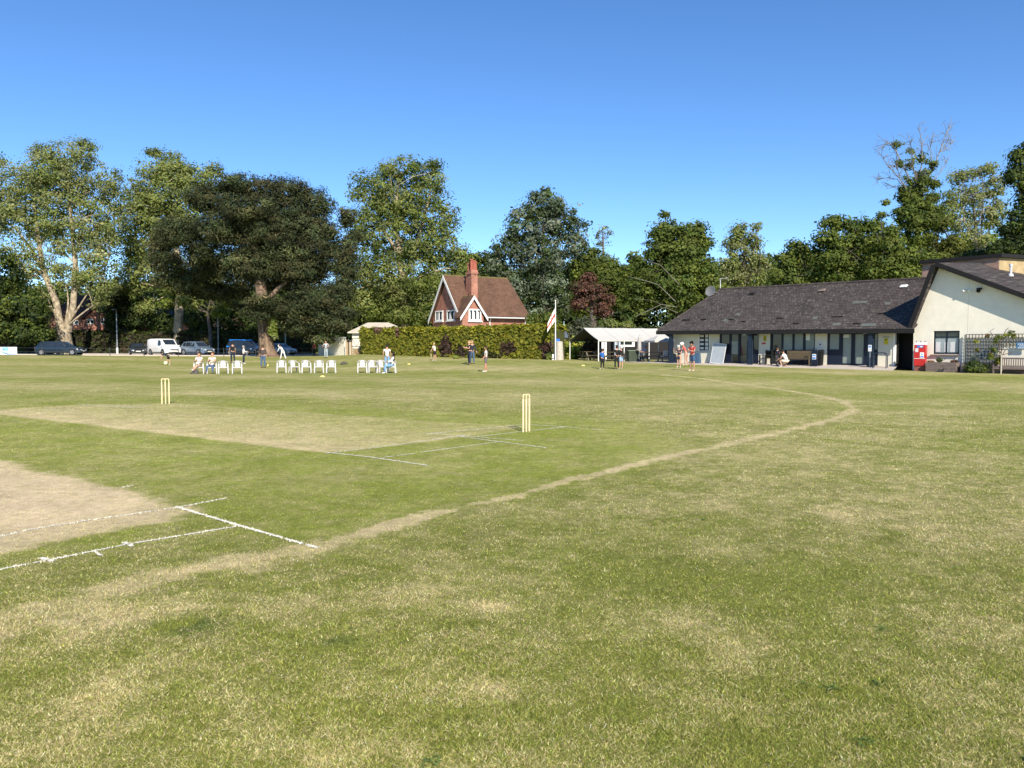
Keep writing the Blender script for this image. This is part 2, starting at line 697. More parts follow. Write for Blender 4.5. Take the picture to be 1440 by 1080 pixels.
# two side wings and the ground just under the camera, so that a step aside still stands on grass
ok = by < 46
bx, by = bx[ok], by[ok]
keep = np.ones(len(bx), bool)
for pts, hw in CREASES:
    near = seg_dist(bx, by, pts) < hw * .95
    keep &= ~(near & (rng.uniform(0, 1, len(bx)) < .88))
bx, by = bx[keep], by[keep]
dry, lush, bare, dark = field(bx, by)
keep = rng.uniform(0, 1, len(bx)) > bare * .93
bx, by, dry, lush, bare, dark = [q[keep] for q in (bx, by, dry, lush, bare, dark)]
n = len(bx)
bz = gz_arr(bx, by)
straw = rng.uniform(0, 1, n) < (.06 + .80 * dry ** 1.2)
g = C_GREEN + (C_LUSH - C_GREEN) * lush[:, None]
g = g + (C_CLOVER - g) * (dark * .8)[:, None]
val = rng.lognormal(.02, .44, n)[:, None]
hue = rng.normal(0, .10, (n, 1)) * np.array([[1, .25, .3]])
cg = g * val * (1 + hue) * 1.02
cs = C_STRAW * rng.lognormal(.06, .32, n)[:, None] * (1 + rng.normal(0, .06, (n, 1)) * np.array([[.4, 0, -1]])) * 1.05
bc = np.where(straw[:, None], cs, cg)
dist = np.hypot(bx, by)
bh = rng.uniform(.004, .015, n) * (1 - .45 * np.clip(lush, 0, 1)) * (1 + .4 * (dist > 14))
ww = rng.uniform(.0012, .0027, n) * np.clip(dist / 6.5, 1, 4)
bh = bh * (.55 + .9 * fbm(bx * 6, by * 6, 55, 2))
an = rng.uniform(0, 2 * np.pi, n)
lean = rng.uniform(.005, .032, n) * (1 - .4 * lush)
la = rng.uniform(0, 2 * np.pi, n)
V = np.empty((n, 3, 3), np.float32)
V[:, 0] = np.stack([bx - ww * np.cos(an), by - ww * np.sin(an), bz - .002], 1)
V[:, 1] = np.stack([bx + ww * np.cos(an), by + ww * np.sin(an), bz - .002], 1)
V[:, 2] = np.stack([bx + lean * np.cos(la), by + lean * np.sin(la), bz + bh], 1)
cc = np.repeat(bc[:, None, :], 3, 1)
# weeds, clover and loose clippings among the blades
EV, EC = [], []


def ground_at(k):
    qx = rng.uniform(-60, 1500, k); qy = 600 + 480 * rng.uniform(0, 1, k)
    uu = (qx - 720) / F; vv = (540 - qy) / F
    tt = -H / (-sa + vv * ca)
    return uu * tt, (ca + vv * sa) * tt


wx, wy = ground_at(14)
for x0, y0 in zip(wx, wy):
    big = rng.uniform(.018, .045)
    cw = np.array([.12, .175, .045]) * rng.uniform(.7, 1.2)
    for k in range(int(rng.integers(7, 14))):
        a0 = rng.uniform(0, 6.28); L0 = big * rng.uniform(.6, 1.2); w0_ = big * .16
        z0 = rng.uniform(.004, .016)
        ox, oy = rng.normal(0, big * .35, 2)
        p0 = np.array([x0 + ox, y0 + oy, .004]); dv_ = np.array([math.cos(a0), math.sin(a0), 0]); sv_ = np.array([-dv_[1], dv_[0], 0])
        EV.append([p0 + dv_ * L0 * .5 + sv_ * w0_ + [0, 0, z0 + .004], p0 + dv_ * L0 * .5 - sv_ * w0_ + [0, 0, z0 + .004], p0]); EC.append(cw)
        EV.append([p0 + dv_ * L0 * .5 - sv_ * w0_ + [0, 0, z0 + .004], p0 + dv_ * L0 * .5 + sv_ * w0_ + [0, 0, z0 + .004], p0 + dv_ * L0 + [0, 0, z0]]); EC.append(cw * 1.05)
wx, wy = ground_at(900)
for x0, y0 in zip(wx, wy):
    a0 = rng.uniform(0, 6.28); L0 = rng.uniform(.02, .06); z0 = rng.uniform(.012, .022)
    dv_ = np.array([math.cos(a0), math.sin(a0), 0]); sv_ = np.array([-dv_[1], dv_[0], 0]) * .0018
    p0 = np.array([x0, y0, z0])
    EV.append([p0 - sv_, p0 + sv_, p0 + dv_ * L0 + [0, 0, rng.uniform(-.006, .006)]]); EC.append(C_STRAW * rng.uniform(.9, 1.35))
EV = np.array(EV, np.float32)
V = np.concatenate([V, EV]); cc = np.concatenate([cc, np.repeat(np.array(EC)[:, None, :], 3, 1)])
n = len(V)
grass = np_mesh('grass', V.reshape(-1, 3), n, 3, attr_mat('grass_blade', .8, .25, .12), col=np.clip(cc.reshape(-1, 3), 0, .9))
tag(grass, 'short mown turf with dry straw blades covering the cricket field', 'grass', kind='stuff')
# ------------------------------------------------------------------ building helpers
class Fr:
    """a building's frame: origin on the ground, x along the front as seen from the field, y to the back"""

    def __init__(self, x, y, dx, dy):
        n = math.hypot(dx, dy)
        self.o = (x, y)
        self.d = (dx / n, dy / n)
        self.n = (-dy / n, dx / n)
        self.rz = math.atan2(dy, dx)

    def at(self, s, t):
        return (self.o[0] + s * self.d[0] + t * self.n[0], self.o[1] + s * self.d[1] + t * self.n[1])

    def s(self, px, t=0.0):
        k = (px - 720) / F * 1.0012
        bx, by = self.at(0, t)
        return (k * by - bx) / (self.d[0] - k * self.d[1])

    def t(self, px, s=0.0):
        k = (px - 720) / F * 1.0012
        bx, by = self.at(s, 0)
        return (k * by - bx) / (self.n[0] - k * self.n[1])

    def z(self, py, s, t=0.0):
        return Z(py, self.at(s, t)[1])


def tile_mat(name, c1, c2, row=.12, width=.2, lichen=None, mortar=(.02, .018, .017), rough=.85, use='roof', lsc=2.2, lth=.60, bump=.4, msize=.012):
    if name in _mc:
        return _mc[name]
    m = bpy.data.materials.new(name)
    m.use_nodes = True
    nt = m.node_tree
    bs = nt.nodes['Principled BSDF']
    bs.inputs['Roughness'].default_value = rough
    bs.inputs['Specular IOR Level'].default_value = .2
    tc = nt.nodes.new('ShaderNodeTexCoord')
    sx = nt.nodes.new('ShaderNodeSeparateXYZ')
    nt.links.new(tc.outputs['Object'], sx.inputs[0])
    ad = nt.nodes.new('ShaderNodeMath'); ad.operation = 'ADD'
    nt.links.new(sx.outputs[0], ad.inputs[0])
    if use == 'roof':
        my = nt.nodes.new('ShaderNodeMath'); my.operation = 'MULTIPLY'; my.inputs[1].default_value = .02
        nt.links.new(sx.outputs[1], my.inputs[0]); nt.links.new(my.outputs[0], ad.inputs[1])
    else:
        nt.links.new(sx.outputs[1], ad.inputs[1])
    cb = nt.nodes.new('ShaderNodeCombineXYZ')
    nt.links.new(ad.outputs[0], cb.inputs[0]); nt.links.new(sx.outputs[2], cb.inputs[1])
    br = nt.nodes.new('ShaderNodeTexBrick')
    br.inputs['Color1'].default_value = (*c1, 1)
    br.inputs['Color2'].default_value = (*c2, 1)
    br.inputs['Mortar'].default_value = (*mortar, 1)
    br.inputs['Scale'].default_value = 1
    br.inputs['Mortar Size'].default_value = msize
    br.inputs['Mortar Smooth'].default_value = .3
    br.inputs['Bias'].default_value = -.1
    br.inputs['Brick Width'].default_value = width
    br.inputs['Row Height'].default_value = row
    nt.links.new(cb.outputs[0], br.inputs['Vector'])
    n1 = nt.nodes.new('ShaderNodeTexNoise'); n1.inputs['Scale'].default_value = 1.1; n1.inputs['Detail'].default_value = 7; n1.inputs['Roughness'].default_value = .7
    nt.links.new(tc.outputs['Object'], n1.inputs['Vector'])
    mr = nt.nodes.new('ShaderNodeMapRange'); mr.inputs['From Min'].default_value = .3; mr.inputs['From Max'].default_value = .7; mr.inputs['To Min'].default_value = .68; mr.inputs['To Max'].default_value = 1.3
    nt.links.new(n1.outputs['Fac'], mr.inputs['Value'])
    sc = nt.nodes.new('ShaderNodeVectorMath'); sc.operation = 'SCALE'
    nt.links.new(br.outputs['Color'], sc.inputs[0]); nt.links.new(mr.outputs[0], sc.inputs['Scale'])
    src = sc.outputs[0]
    if lichen:
        n2 = nt.nodes.new('ShaderNodeTexNoise'); n2.inputs['Scale'].default_value = lsc; n2.inputs['Detail'].default_value = 9; n2.inputs['Roughness'].default_value = .75
        nt.links.new(cb.outputs[0], n2.inputs['Vector'])
        m2 = nt.nodes.new('ShaderNodeMapRange'); m2.inputs['From Min'].default_value = lth; m2.inputs['From Max'].default_value = lth + .08
        nt.links.new(n2.outputs['Fac'], m2.inputs['Value'])
        mx = nt.nodes.new('ShaderNodeMix'); mx.data_type = 'RGBA'
        nt.links.new(m2.outputs[0], mx.inputs[0]); nt.links.new(src, mx.inputs[6]); mx.inputs[7].default_value = (*lichen, 1)
        src = mx.outputs[2]
    nt.links.new(src, bs.inputs['Base Color'])
    bp = nt.nodes.new('ShaderNodeBump'); bp.inputs['Strength'].default_value = bump; bp.inputs['Distance'].default_value = .02
    nt.links.new(br.outputs['Fac'], bp.inputs['Height']); bp.invert = True
    nt.links.new(bp.outputs[0], bs.inputs['Normal'])
    _mc[name] = m
    return m


m_slate = tile_mat('slate_tiles', (.053, .044, .042), (.094, .078, .072), .115, .21, (.20, .19, .155), (.022, .018, .018), lsc=5.5, lth=.565, msize=.013)
m_clay = tile_mat('clay_tiles', (.125, .070, .046), (.170, .096, .064), .10, .18, (.17, .13, .05), (.06, .03, .02), lsc=1.2, lth=.64)
m_clay2 = tile_mat('dull_clay_tiles', (.095, .052, .038), (.13, .068, .048), .10, .18, None, (.05, .03, .02))
m_brick = tile_mat('red_brick', (.36, .125, .078), (.46, .18, .115), .075, .225, (.13, .06, .045), (.30, .22, .18), use='wall', lsc=2.0, lth=.56, bump=.25)
m_pinkbrick = tile_mat('pink_brick', (.30, .17, .125), (.40, .23, .17), .075, .225, None, (.3, .26, .22), use='wall', bump=.25)
m_yellowbrick = tile_mat('yellow_brick', (.37, .265, .135), (.45, .34, .18), .15, .45, None, (.40, .33, .22), use='wall', bump=.25)
m_render = mat('cream_render', (.80, .755, .65), .9, noise=.05, nscale=2.2, bump=.15, bscale=60)
m_panel = mat('cream_panel', (.66, .63, .53), .85, noise=.05, nscale=1.5)
m_navy = mat('navy_paint', (.010, .015, .032), .45, noise=.2, nscale=8)
m_navyl = mat('light_navy_paint', (.014, .025, .045), .5, noise=.2, nscale=8)  # slightly lighter navy for posts and small fittings
m_dark = mat('dark_board', (.012, .011, .012), .7, noise=.2, nscale=8)
m_black = mat('black_plastic', (.012, .012, .014), .5, noise=.2)
m_glass = mat('window_glass', (.022, .030, .030), .06, noise=.25, nscale=1.2, spec=.6)
m_frost = mat('pale_blind_glass', (.21, .245, .23), .18, noise=.10, nscale=2.5, spec=.5)
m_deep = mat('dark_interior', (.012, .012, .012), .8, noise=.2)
m_white = mat('white_paint', (.80, .80, .77), .5, noise=.05, nscale=5)
m_greyw = mat('grey_white', (.62, .63, .64), .6, noise=.06)
m_steel = mat('grey_steel', (.30, .32, .34), .4, .4, noise=.1)
m_concrete = mat('pale_concrete', (.50, .44, .385), .95, noise=.10, nscale=3.5, bump=.2, bscale=30)
m_curb = mat('worn_kerb_stone', (.55, .46, .34), .95, noise=.14, nscale=5)
m_wood = mat('weathered_wood', (.20, .175, .145), .9, noise=.25, nscale=4, stretch=(1, 1, 9), bump=.2, bscale=25)
m_wood2 = mat('brown_bench_wood', (.115, .088, .052), .8, noise=.22, nscale=6, stretch=(1, 8, 8))
m_sleeper = mat('grey_sleeper_wood', (.19, .15, .135), .95, noise=.28, nscale=3, stretch=(1, 1, 6), bump=.3, bscale=20)
m_yellow = mat('yellow_poster', (.62, .52, .03), .6, noise=.06)
m_red = mat('red_enamel', (.47, .022, .020), .35, noise=.08, nscale=3, spec=.4)
m_redsign = mat('red_print', (.5, .05, .04), .6)
m_bluesign = mat('blue_print', (.06, .22, .62), .5, noise=.05)
m_soil = mat('planter_soil', (.05, .035, .025), .95)

# ------------------------------------------------------------------ terrace in front of the pavilion
PV = Fr(X(942, 57), 57, .72, -.69)
FLOOR = .50
tb = MB()
edge = [(870, 60.2), (965, 54.0), (1080, 49.8), (1180, 46.5), (1256, 44.1)]
top = [GP(a, D) + Vector((0, 0, .03)) for a, D in edge]
inner = [(P(870, 505, 64.5).x, 64.5, FLOOR - .04)] + [(*PV.at(PV.s(a, .05), .05), FLOOR) for a in (965, 1080, 1180, 1262)]
for i in range(len(edge) - 1):
    tb.quad(top[i], top[i + 1], inner[i + 1], inner[i])
    a, b = top[i], top[i + 1]
    tb.quad(a - Vector((0, 0, .4)), b - Vector((0, 0, .4)), b, a)
o = tb.build('terrace_paving', m_concrete)
tag(o, kind='structure')
kb = MB()
for i in range(len(edge) - 1):
    a, b = top[i] + Vector((0, -.10, .012)), top[i + 1] + Vector((0, -.10, .012))
    kb.slab([a, b, b + Vector((.05, .12, 0)), a + Vector((.05, .12, 0))], (0, 0, -.3))
tag(kb.build('kerb_edging', m_curb), kind='structure')

# ------------------------------------------------------------------ pavilion
pav = thing('pavilion', 'long single storey pavilion with dark tiled hipped roof and navy glazed front', 'pavilion', (*PV.o, 0), PV.rz)
L_END = PV.s(1300)
ZT = 2.66
wl = MB()


def sx(px, t=0.0): return PV.s(px, t)
def zz(py, px, t=0.0): return PV.z(py, PV.s(px, t), t)


for a, b in ((942, 982), (998, 1011), (1066, 1082), (1145, 1162), (1233.5, 1255)):
    wl.box(sx(a), 0, .3, sx(b), .25, ZT)
wl.box(sx(982), 0, .3, sx(998), .25, zz(495, 990))
wl.box(sx(982), 0, zz(467, 990), sx(998), .25, ZT)
wl.box(sx(942), .25, .3, sx(942) + .25, 10.5, ZT)         # left flank
wl.box(sx(942) + .25, 10.3, .3, L_END + 6, 10.5, ZT)       # back
wl.build('wall', m_panel, pav)
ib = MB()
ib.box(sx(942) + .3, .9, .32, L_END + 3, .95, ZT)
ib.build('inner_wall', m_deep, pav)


def bay(name, a, b, panes, lower=None, frame=m_navy):
    """one glazed bay: dark frame with its panes as sub-parts. panes: (px0, px1, py0, py1, glass)"""
    fb = MB()
    xs = sorted([p[0] for p in panes] + [p[1] for p in panes])
    s0, s1 = sx(a) + .004, sx(b) - .004
    cur = s0
    for p in panes:
        fb.box(cur, .02, .3, sx(p[0]), .16, ZT)
        z0, z1 = zz(p[3], p[0]), zz(p[2], p[0])
        fb.box(sx(p[0]), .02, .3, sx(p[1]), .16, z0)
        fb.box(sx(p[0]), .02, z1, sx(p[1]), .16, ZT)
        cur = sx(p[1])
    fb.box(cur, .02, .3, s1, .16, ZT)
    fo = fb.build(name, frame, pav)
    for p in panes:
        g = MB()
        g.box(sx(p[0]) + .003, .08, zz(p[3], p[0]) + .003, sx(p[1]) - .003, .10, zz(p[2], p[0]) - .003)
        g.build('pane', p[4], fo)
    return fo


bay('glazed_screen', 1011, 1066, [(1013, 1024.5, 469.5, 489, m_glass), (1027, 1037, 470, 508, m_glass), (1040, 1050.5, 470, 508, m_glass), (1058, 1065, 470, 492, m_glass)])
bay('glazed_screen', 1082, 1145, [(1085, 1097.5, 469.5, 509, m_glass), (1099.8, 1113, 469, 492, m_frost), (1115.4, 1128, 469, 492, m_frost), (1131, 1143.8, 469, 492, m_frost)])
bay('glazed_screen', 1162, 1233.5, [(1164.8, 1178.5, 469.5, 491.5, m_frost), (1183.5, 1195.5, 470, 511, m_frost), (1200.5, 1213, 470, 511.5, m_frost), (1218.5, 1221, 470, 491, m_frost), (1228, 1232.8, 469.5, 492, m_frost)])
# white blind in one window, pale notices on a door
b = MB(); b.box(sx(1131.4), .065, zz(478.5, 1131), sx(1137), .079, zz(469.6, 1131)); b.build('blind', m_white, pav)
b = MB(); b.box(sx(1027.4), .065, zz(498, 1030), sx(1036.6), .079, zz(480, 1030)); b.build('door_poster', m_frost, pav)
b = MB(); b.box(sx(1184), .065, zz(475, 1185), sx(1192), .079, zz(470.4, 1185)); b.build('door_poster', m_greyw, pav)
# notice board
nb = MB(); nb.box(sx(982.3), -.05, zz(494.3, 990), sx(998), .02, zz(467.6, 990)); nbo = nb.build('notice_board', m_white, pav)
b = MB(); b.box(sx(983.6), -.058, zz(493, 990), sx(996.8), -.051, zz(469, 990)); b.build('board_panel', m_black, nbo)
b = MB()
for r_ in range(4):
    y0 = 471.0 + r_ * 5.7
    b = MB(); b.box(sx(984.5), -.066, zz(y0 + 3.0, 986), sx(989.5), -.060, zz(y0, 986)); b.build('notice_paper', m_greyw, nbo)
    b = MB(); b.box(sx(991.6), -.066, zz(y0 + 3.6, 993), sx(995.8), -.060, zz(y0 - .6, 993)); b.build('notice_paper', m_greyw, nbo)
# posters
def poster(a, b_, y0, y1, m, nm='poster', t=-.004):
    q = MB(); q.box(sx(a), t - .012, zz(y1, a), sx(b_), t, zz(y0, a)); return q.build(nm, m, pav)
po = poster(1072.6, 1076.8, 472.5, 480, m_yellow); q = MB(); q.tube([(sx(1074.2), -.03, zz(479, 1074)), (sx(1075.2), -.03, zz(473.5, 1075))], .03, 6); q.build('poster_figure', m_wood2, po)
poster(1070.5, 1076, 481.8, 484, m_redsign)
po = poster(1150, 1155.6, 479, 487, m_greyw); q = MB(); q.box(sx(1151.5), -.024, zz(485.5, 1152), sx(1153.4), -.017, zz(483.2, 1152)); q.build('poster_print', m_black, po)
po = poster(1242, 1247.6, 475.8, 484.4, m_yellow); q = MB(); q.slab([(sx(1242.6), -.02, zz(479, 1243)), (sx(1245.6), -.02, zz(477.8, 1245)), (sx(1246), -.02, zz(476.6, 1246)), (sx(1244), -.02, zz(476.9, 1244))], (0, -.006, 0)); q.build('poster_print', m_black, po)
poster(1240, 1250, 473.6, 474.4, m_wood2, 'sign_strip')
# white painted corner post, recess and back of the entry
b = MB(); b.box(sx(1255.2), -.05, .3, sx(1257.3), .25, ZT); b.build('corner_post', m_white, pav)
b = MB(); b.box(sx(1257.4), 1.6, .3, L_END + 2.5, 1.75, ZT); b.box(sx(1257.4), .26, .3, sx(1257.4) + .12, 1.6, ZT); b.build('entry_wall', m_deep, pav)
b = MB(); b.box(sx(1262, 1.5), 1.5, .5, sx(1270, 1.5), 1.59, 2.4); d_ = b.build('door', m_dark, pav)
b = MB(); b.box(sx(1266.8, 1.45), 1.46, 1.0, sx(1267.2, 1.45), 1.49, 1.9); b.build('handle', m_steel, d_)
# roof
te, tr_, tbk = -.95, 5.3, 11.5
sl = PV.s(922, te); zeL = PV.z(465.2, sl, te)
sr = PV.s(1284, te); zeR = zeL - .12
sR0 = PV.s(1012, tr_); zR = PV.z(407, sR0, tr_)
sR1 = PV.s(1319, tr_); zR1 = PV.z(391, sR1, tr_)
E = 0.0
rv = [(sl, te, zeL), (sr, te, zeR), (sR1, te + 4.0, zeR + (zR1 - zeR) * .62), (sR1 + E, tr_, zR1 + .02), (sR0, tr_, zR), (sl, tbk, zeL), (sR1 + E, tbk, zeR)]
rb = MB()
rb.add(rv, [(0, 1, 2, 3, 4), (0, 4, 5), (4, 3, 6, 5), (2, 6, 3), (0, 5, 6, 2, 1)])
roof = rb.build('roof', m_slate, pav)
# courses: slight raised lines of slipped tiles
sp = MB()


def on_roof(px, py):
    """point on the front slope seen at a pixel, in local coordinates"""
    d = ray(px, py)
    Mi = Matrix.Translation((*PV.o, 0)) @ Matrix.Rotation(PV.rz, 4, 'Z')
    a, b_, c = [Mi @ Vector(v) for v in (rv[0], rv[1], rv[4])]
    nrm = (b_ - a).cross(c - a)
    t_ = (a - Vector((0, 0, H))).dot(nrm) / d.dot(nrm)
    p = Vector((0, 0, H)) + d * t_
    return Mi.inverted() @ p


for (a, y, wd) in ((965, 450, .30), (1028, 449.3, .22), (1097, 447.7, .25), (1178, 445.6, .35), (990, 449.5, .2), (1240, 441, .2), (1046, 452, .15), (1205, 455, .2), (1120, 455, .2)):
    p = on_roof(a, y)
    sp = MB(); sp.box(p.x - wd, p.y - .10, p.z - .02, p.x + wd, p.y + .02, p.z + .05)
    sp.build('slipped_tile', m_dark, roof)
mo = mat('lead_patch', (.115, .125, .115), .8, noise=.25, nscale=6)
pc = MB()
for (a, y, wd) in ((1036, 444, .16), (1020, 452, .2), (1208, 427, .45), (1247, 429, .15), (1145, 449, .15), (1220, 459, .45), (1175, 458, .25)):
    p = on_roof(a, y)
    dz = (zR - zeL) / (tr_ - te)
    pc = MB(); pc.hexa([(p.x - wd, p.y, p.z + .012), (p.x + wd, p.y, p.z + .012), (p.x + wd, p.y + .3, p.z + .3 * dz + .012), (p.x - wd, p.y + .3, p.z + .3 * dz + .012)],
            [(p.x - wd, p.y, p.z + .03), (p.x + wd, p.y, p.z + .03), (p.x + wd, p.y + .3, p.z + .3 * dz + .03), (p.x - wd, p.y + .3, p.z + .3 * dz + .03)])
    pc.build('patched_tile', mo, roof)

for (a, y, m_) in ((1058, 413.8, m_dark), (1156, 409.2, m_sleeper), (1271, 403.5, m_greyw)):
    p = on_roof(a, y)
    v_ = MB()
    v_.hexa([(p.x - .22, p.y - .2, p.z - .02), (p.x + .22, p.y - .2, p.z - .02), (p.x + .22, p.y + .18, p.z + .1), (p.x - .22, p.y + .18, p.z + .1)],
            [(p.x - .13, p.y - .12, p.z + .14), (p.x + .13, p.y - .12, p.z + .14), (p.x + .15, p.y + .18, p.z + .17), (p.x - .15, p.y + .18, p.z + .17)])
    v_.build('roof_vent', m_, roof)
# ridge tiles, fascia, gutter
rt = MB()
rt.tube([(sR0 - .1, tr_, zR + .01), (sR1 + E, tr_, zR1 + .03)], .10, 8)
rt.tube([(sl + .1, te + .1, zeL + .04), (sR0, tr_, zR + .01)], .08, 6)
rt.build('ridge_tiles', m_slate, roof)
fb = MB()
fb.hexa([(sl, te - .02, zeL - .27), (sr, te - .02, zeR - .27), (sr, te + .02, zeR - .27), (sl, te + .02, zeL - .27)],
        [(sl, te - .02, zeL - .012), (sr, te - .02, zeR - .012), (sr, te + .02, zeR - .012), (sl, te + .02, zeL - .012)])
fb.box(sl - .02, te + .03, zeL - .20, sl + .02, tbk, zeL - .012)
fb.build('fascia', m_dark, pav)  # board made deeper and black to stand for the eave shade too
sf = MB()
sf.box(sl + .03, te + .03, zeL - .17, sx(1256), .6, zeL - .14)
sf.build('soffit', m_dark, pav)
# posts under the eave
for a in (943, 1054, 1223):
    t_ = -.75
    q = MB()
    s_ = PV.s(a, t_)
    q.box(s_ - .12, t_ - .10, .3, s_ + .12, t_ + .10, zeL - .205)
    q.box(s_ - .19, t_ - .06, .3, s_ - .125, t_ + .06, 2.1)
    q.box(s_ + .125, t_ - .06, .3, s_ + .19, t_ + .06, 2.1)
    q.build('post', m_navyl, pav)
for a in (1047, 1216):
    t_ = -.6
    q = MB(); s_ = PV.s(a, t_)
    q.box(s_ - .13, t_ - .12, zeL - .40, s_ + .13, t_ + .08, zeL - .24)
    q.build('flood_light', m_steel, pav)
# satellite dish and aerial
p = (PV.s(1002, 4.2), 4.2)
zd = PV.z(409, *p)
q = MB()
Md = Matrix.Translation((p[0] - .3, p[1], zd)) @ Matrix.Rotation(R(75), 4, 'X')
q.lathe([(.05, -.10), (.25, -.07), (.42, 0), (.40, .012), (.24, -.05), (.03, -.08)], 18, M=Md)
q.tube([(p[0] - .3, p[1] + .1, zd), (p[0] + .2, p[1] + .3, zd - .15), (p[0] + .3, p[1] + .5, zd - .5)], .03, 6)
q.build('satellite_dish', mat('dull_dish_grey', (.16, .165, .17), .6), pav, smooth=True)
q = MB()
q.tube([(sR0 - .05, tr_, zR), (sR0 - .05, tr_, zR + .85)], .03, 6)
q.tube([(sR0 - .1, tr_, zR + .8), (sR0 + .7, tr_ - .2, zR + .85)], .018, 5)
for k in range(6):
    q.tube([(sR0 + .12 * k, tr_ - .2 - .03 * k, zR + .82), (sR0 + .12 * k, tr_ + .15 - .03 * k, zR + .82)], .008, 4)
q.build('aerial', m_greyw, pav)
b = MB(); s_ = PV.s(941.5, -.3); b.tube([(s_, -.3, zeL - .2), (s_ - .02, -.12, 2.2), (s_ - .02, -.12, .4)], .04, 6); b.build('downpipe', m_greyw, pav)

# ------------------------------------------------------------------ white gabled wing
WD = 45.2
WG = Fr(X(1283.5, WD), WD, .66, -.751)
wing = thing('gabled_wing', 'cream rendered wing with steep lopsided gable and dark tiled roof', 'building', (*WG.o, 0), WG.rz)
sA = WG.s(1316); zA = WG.z(373, sA)
s40 = WG.s(1440); z40 = WG.z(418, s40)
slope = (zA - z40) / (s40 - sA)
sEnd = 9.6
zEnd = zA - slope * (sEnd - sA)
zL = WG.z(462, -.02)
gw = MB()
prof = [(0, 0), (sEnd, 0), (sEnd, zEnd - .12), (sA, zA - .16), (0, zL + .08)]
w0, w1, zw0, zw1 = WG.s(1311), WG.s(1347.5), WG.z(498, WG.s(1330)), WG.z(465.2, WG.s(1330))
# front wall in pieces round the window
def gtop(s): return (zL + .08 + (zA - .16 - zL - .08) * s / sA) if s < sA else (zA - .16 - ((zA - .16) - (zEnd - .12)) * (s - sA) / (sEnd - sA))
def wpoly(pts): gw.hexa([(s, 0, z) for s, z in pts], [(s, .3, z) for s, z in pts])
wpoly([(0, 0), (w0, 0), (w0, zw1), (w0, gtop(w0)), (0, gtop(0))] if w0 < sA else [(0, 0), (w0, 0), (w0, gtop(w0)), (sA, gtop(sA)), (0, gtop(0))])
if w0 < sA < w1:
    wpoly([(w0, zw1), (w1, zw1), (w1, gtop(w1)), (sA, gtop(sA)), (w0, gtop(w0))])
else:
    wpoly([(w0, zw1), (w1, zw1), (w1, gtop(w1)), (w0, gtop(w0))])
wpoly([(w0, 0), (w1, 0), (w1, zw0), (w0, zw0)])
wpoly([(w1, 0), (sEnd, 0), (sEnd, gtop(sEnd)), (w1, gtop(w1))])
gw.box(0, .3, 0, .25, 8, zL)
gw.box(sEnd - .25, .3, 0, sEnd, 8, zEnd - .12)
gw.build('wall', m_render, wing)
jl = MB(); jl.box(WG.s(1359) - .012, -.006, zw1 - .1, WG.s(1359) + .012, .001, gtop(WG.s(1359)) - .02); jl.build('movement_joint', m_panel, wing)
# window
wf = MB()
fr = .07
wf.box(w0, .06, zw0, w0 + fr, .16, zw1); wf.box(w1 - fr, .06, zw0, w1, .16, zw1)
wf.box(w0 + fr, .06, zw0, w1 - fr, .16, zw0 + fr + .02); wf.box(w0 + fr, .06, zw1 - fr, w1 - fr, .16, zw1)
zm = zw1 - (zw1 - zw0) * .27; mid = (w0 + w1) / 2
wf.box(w0 + fr, .065, zm - .03, w1 - fr, .155, zm + .03); wf.box(mid - .035, .07, zw0 + fr + .02, mid + .035, .15, zm - .03); wf.box(mid - .035, .07, zm + .03, mid + .035, .15, zw1 - fr)
win = wf.build('window', m_navy, wing)
m_net = mat('net_curtain_glass', (.30, .36, .38), .12, noise=.10, nscale=3, spec=.6)
for (a, b_, c, d_, mm) in ((w0 + fr, mid - .035, zw0 + fr + .02, zm - .03, m_net), (mid + .035, w1 - fr, zw0 + fr + .02, zm - .03, m_net), (w0 + fr, mid - .035, zm + .03, zw1 - fr, m_glass), (mid + .035, w1 - fr, zm + .03, zw1 - fr, m_glass)):
    q = MB(); q.box(a + .003, .10, c + .003, b_ - .003, .12, d_ - .003); q.build('pane', mm, win)
q = MB()
for a, b_ in ((.05, .35), (.62, .86), (1.02, 1.36)):
    q.box(w0 + fr + a * (w1 - w0) / 1.75, .090, zw0 + .12, w0 + fr + b_ * (w1 - w0) / 1.75, .098, zw0 + (zm - zw0) * .72)
q.build('curtain', m_greyw, win)
q = MB(); q.hexa([(w0 - .12, -.12, zw0 - .10), (w1 + .02, -.12, zw0 - .10), (w1 + .02, .06, zw0 - .10), (w0 - .12, .06, zw0 - .10)], [(w0 - .12, -.12, zw0 - .05), (w1 + .02, -.12, zw0 - .05), (w1 + .02, .06, zw0 - .002), (w0 - .12, .06, zw0 - .002)]); q.build('sill', m_sleeper, win)
# roof: two slabs with dark barge boards
ov = .58
BK = 13.5
rw = MB()
th = .16
dl = Vector((sA + .35, 0, zA - (zL - .05))).normalized()
def slabroof(s0, z0, s1, z1):
    n_ = Vector((-(z1 - z0), 0, s1 - s0)).normalized() * th
    rw.hexa([(s0, -ov + .04, z0), (s1, -ov + .04, z1), (s1, BK, z1 + .95), (s0, BK, z0 + .95)],
            [(s0 + n_.x, -ov + .04, z0 + n_.z), (s1 + n_.x, -ov + .04, z1 + n_.z), (s1 + n_.x, BK, z1 + n_.z + .95), (s0 + n_.x, BK, z0 + n_.z + .95)])
sLf = WG.s(1277.5, -ov); zLf = WG.z(464, sLf, -ov)
slabroof(sLf, zLf, sA, zA - .02)
sE2 = sEnd + .5
slabroof(sA + .02, zA - .03, sE2, zA - slope * (sE2 - sA))
rw.build('roof', m_slate, wing)
bb = MB()
hb = .24
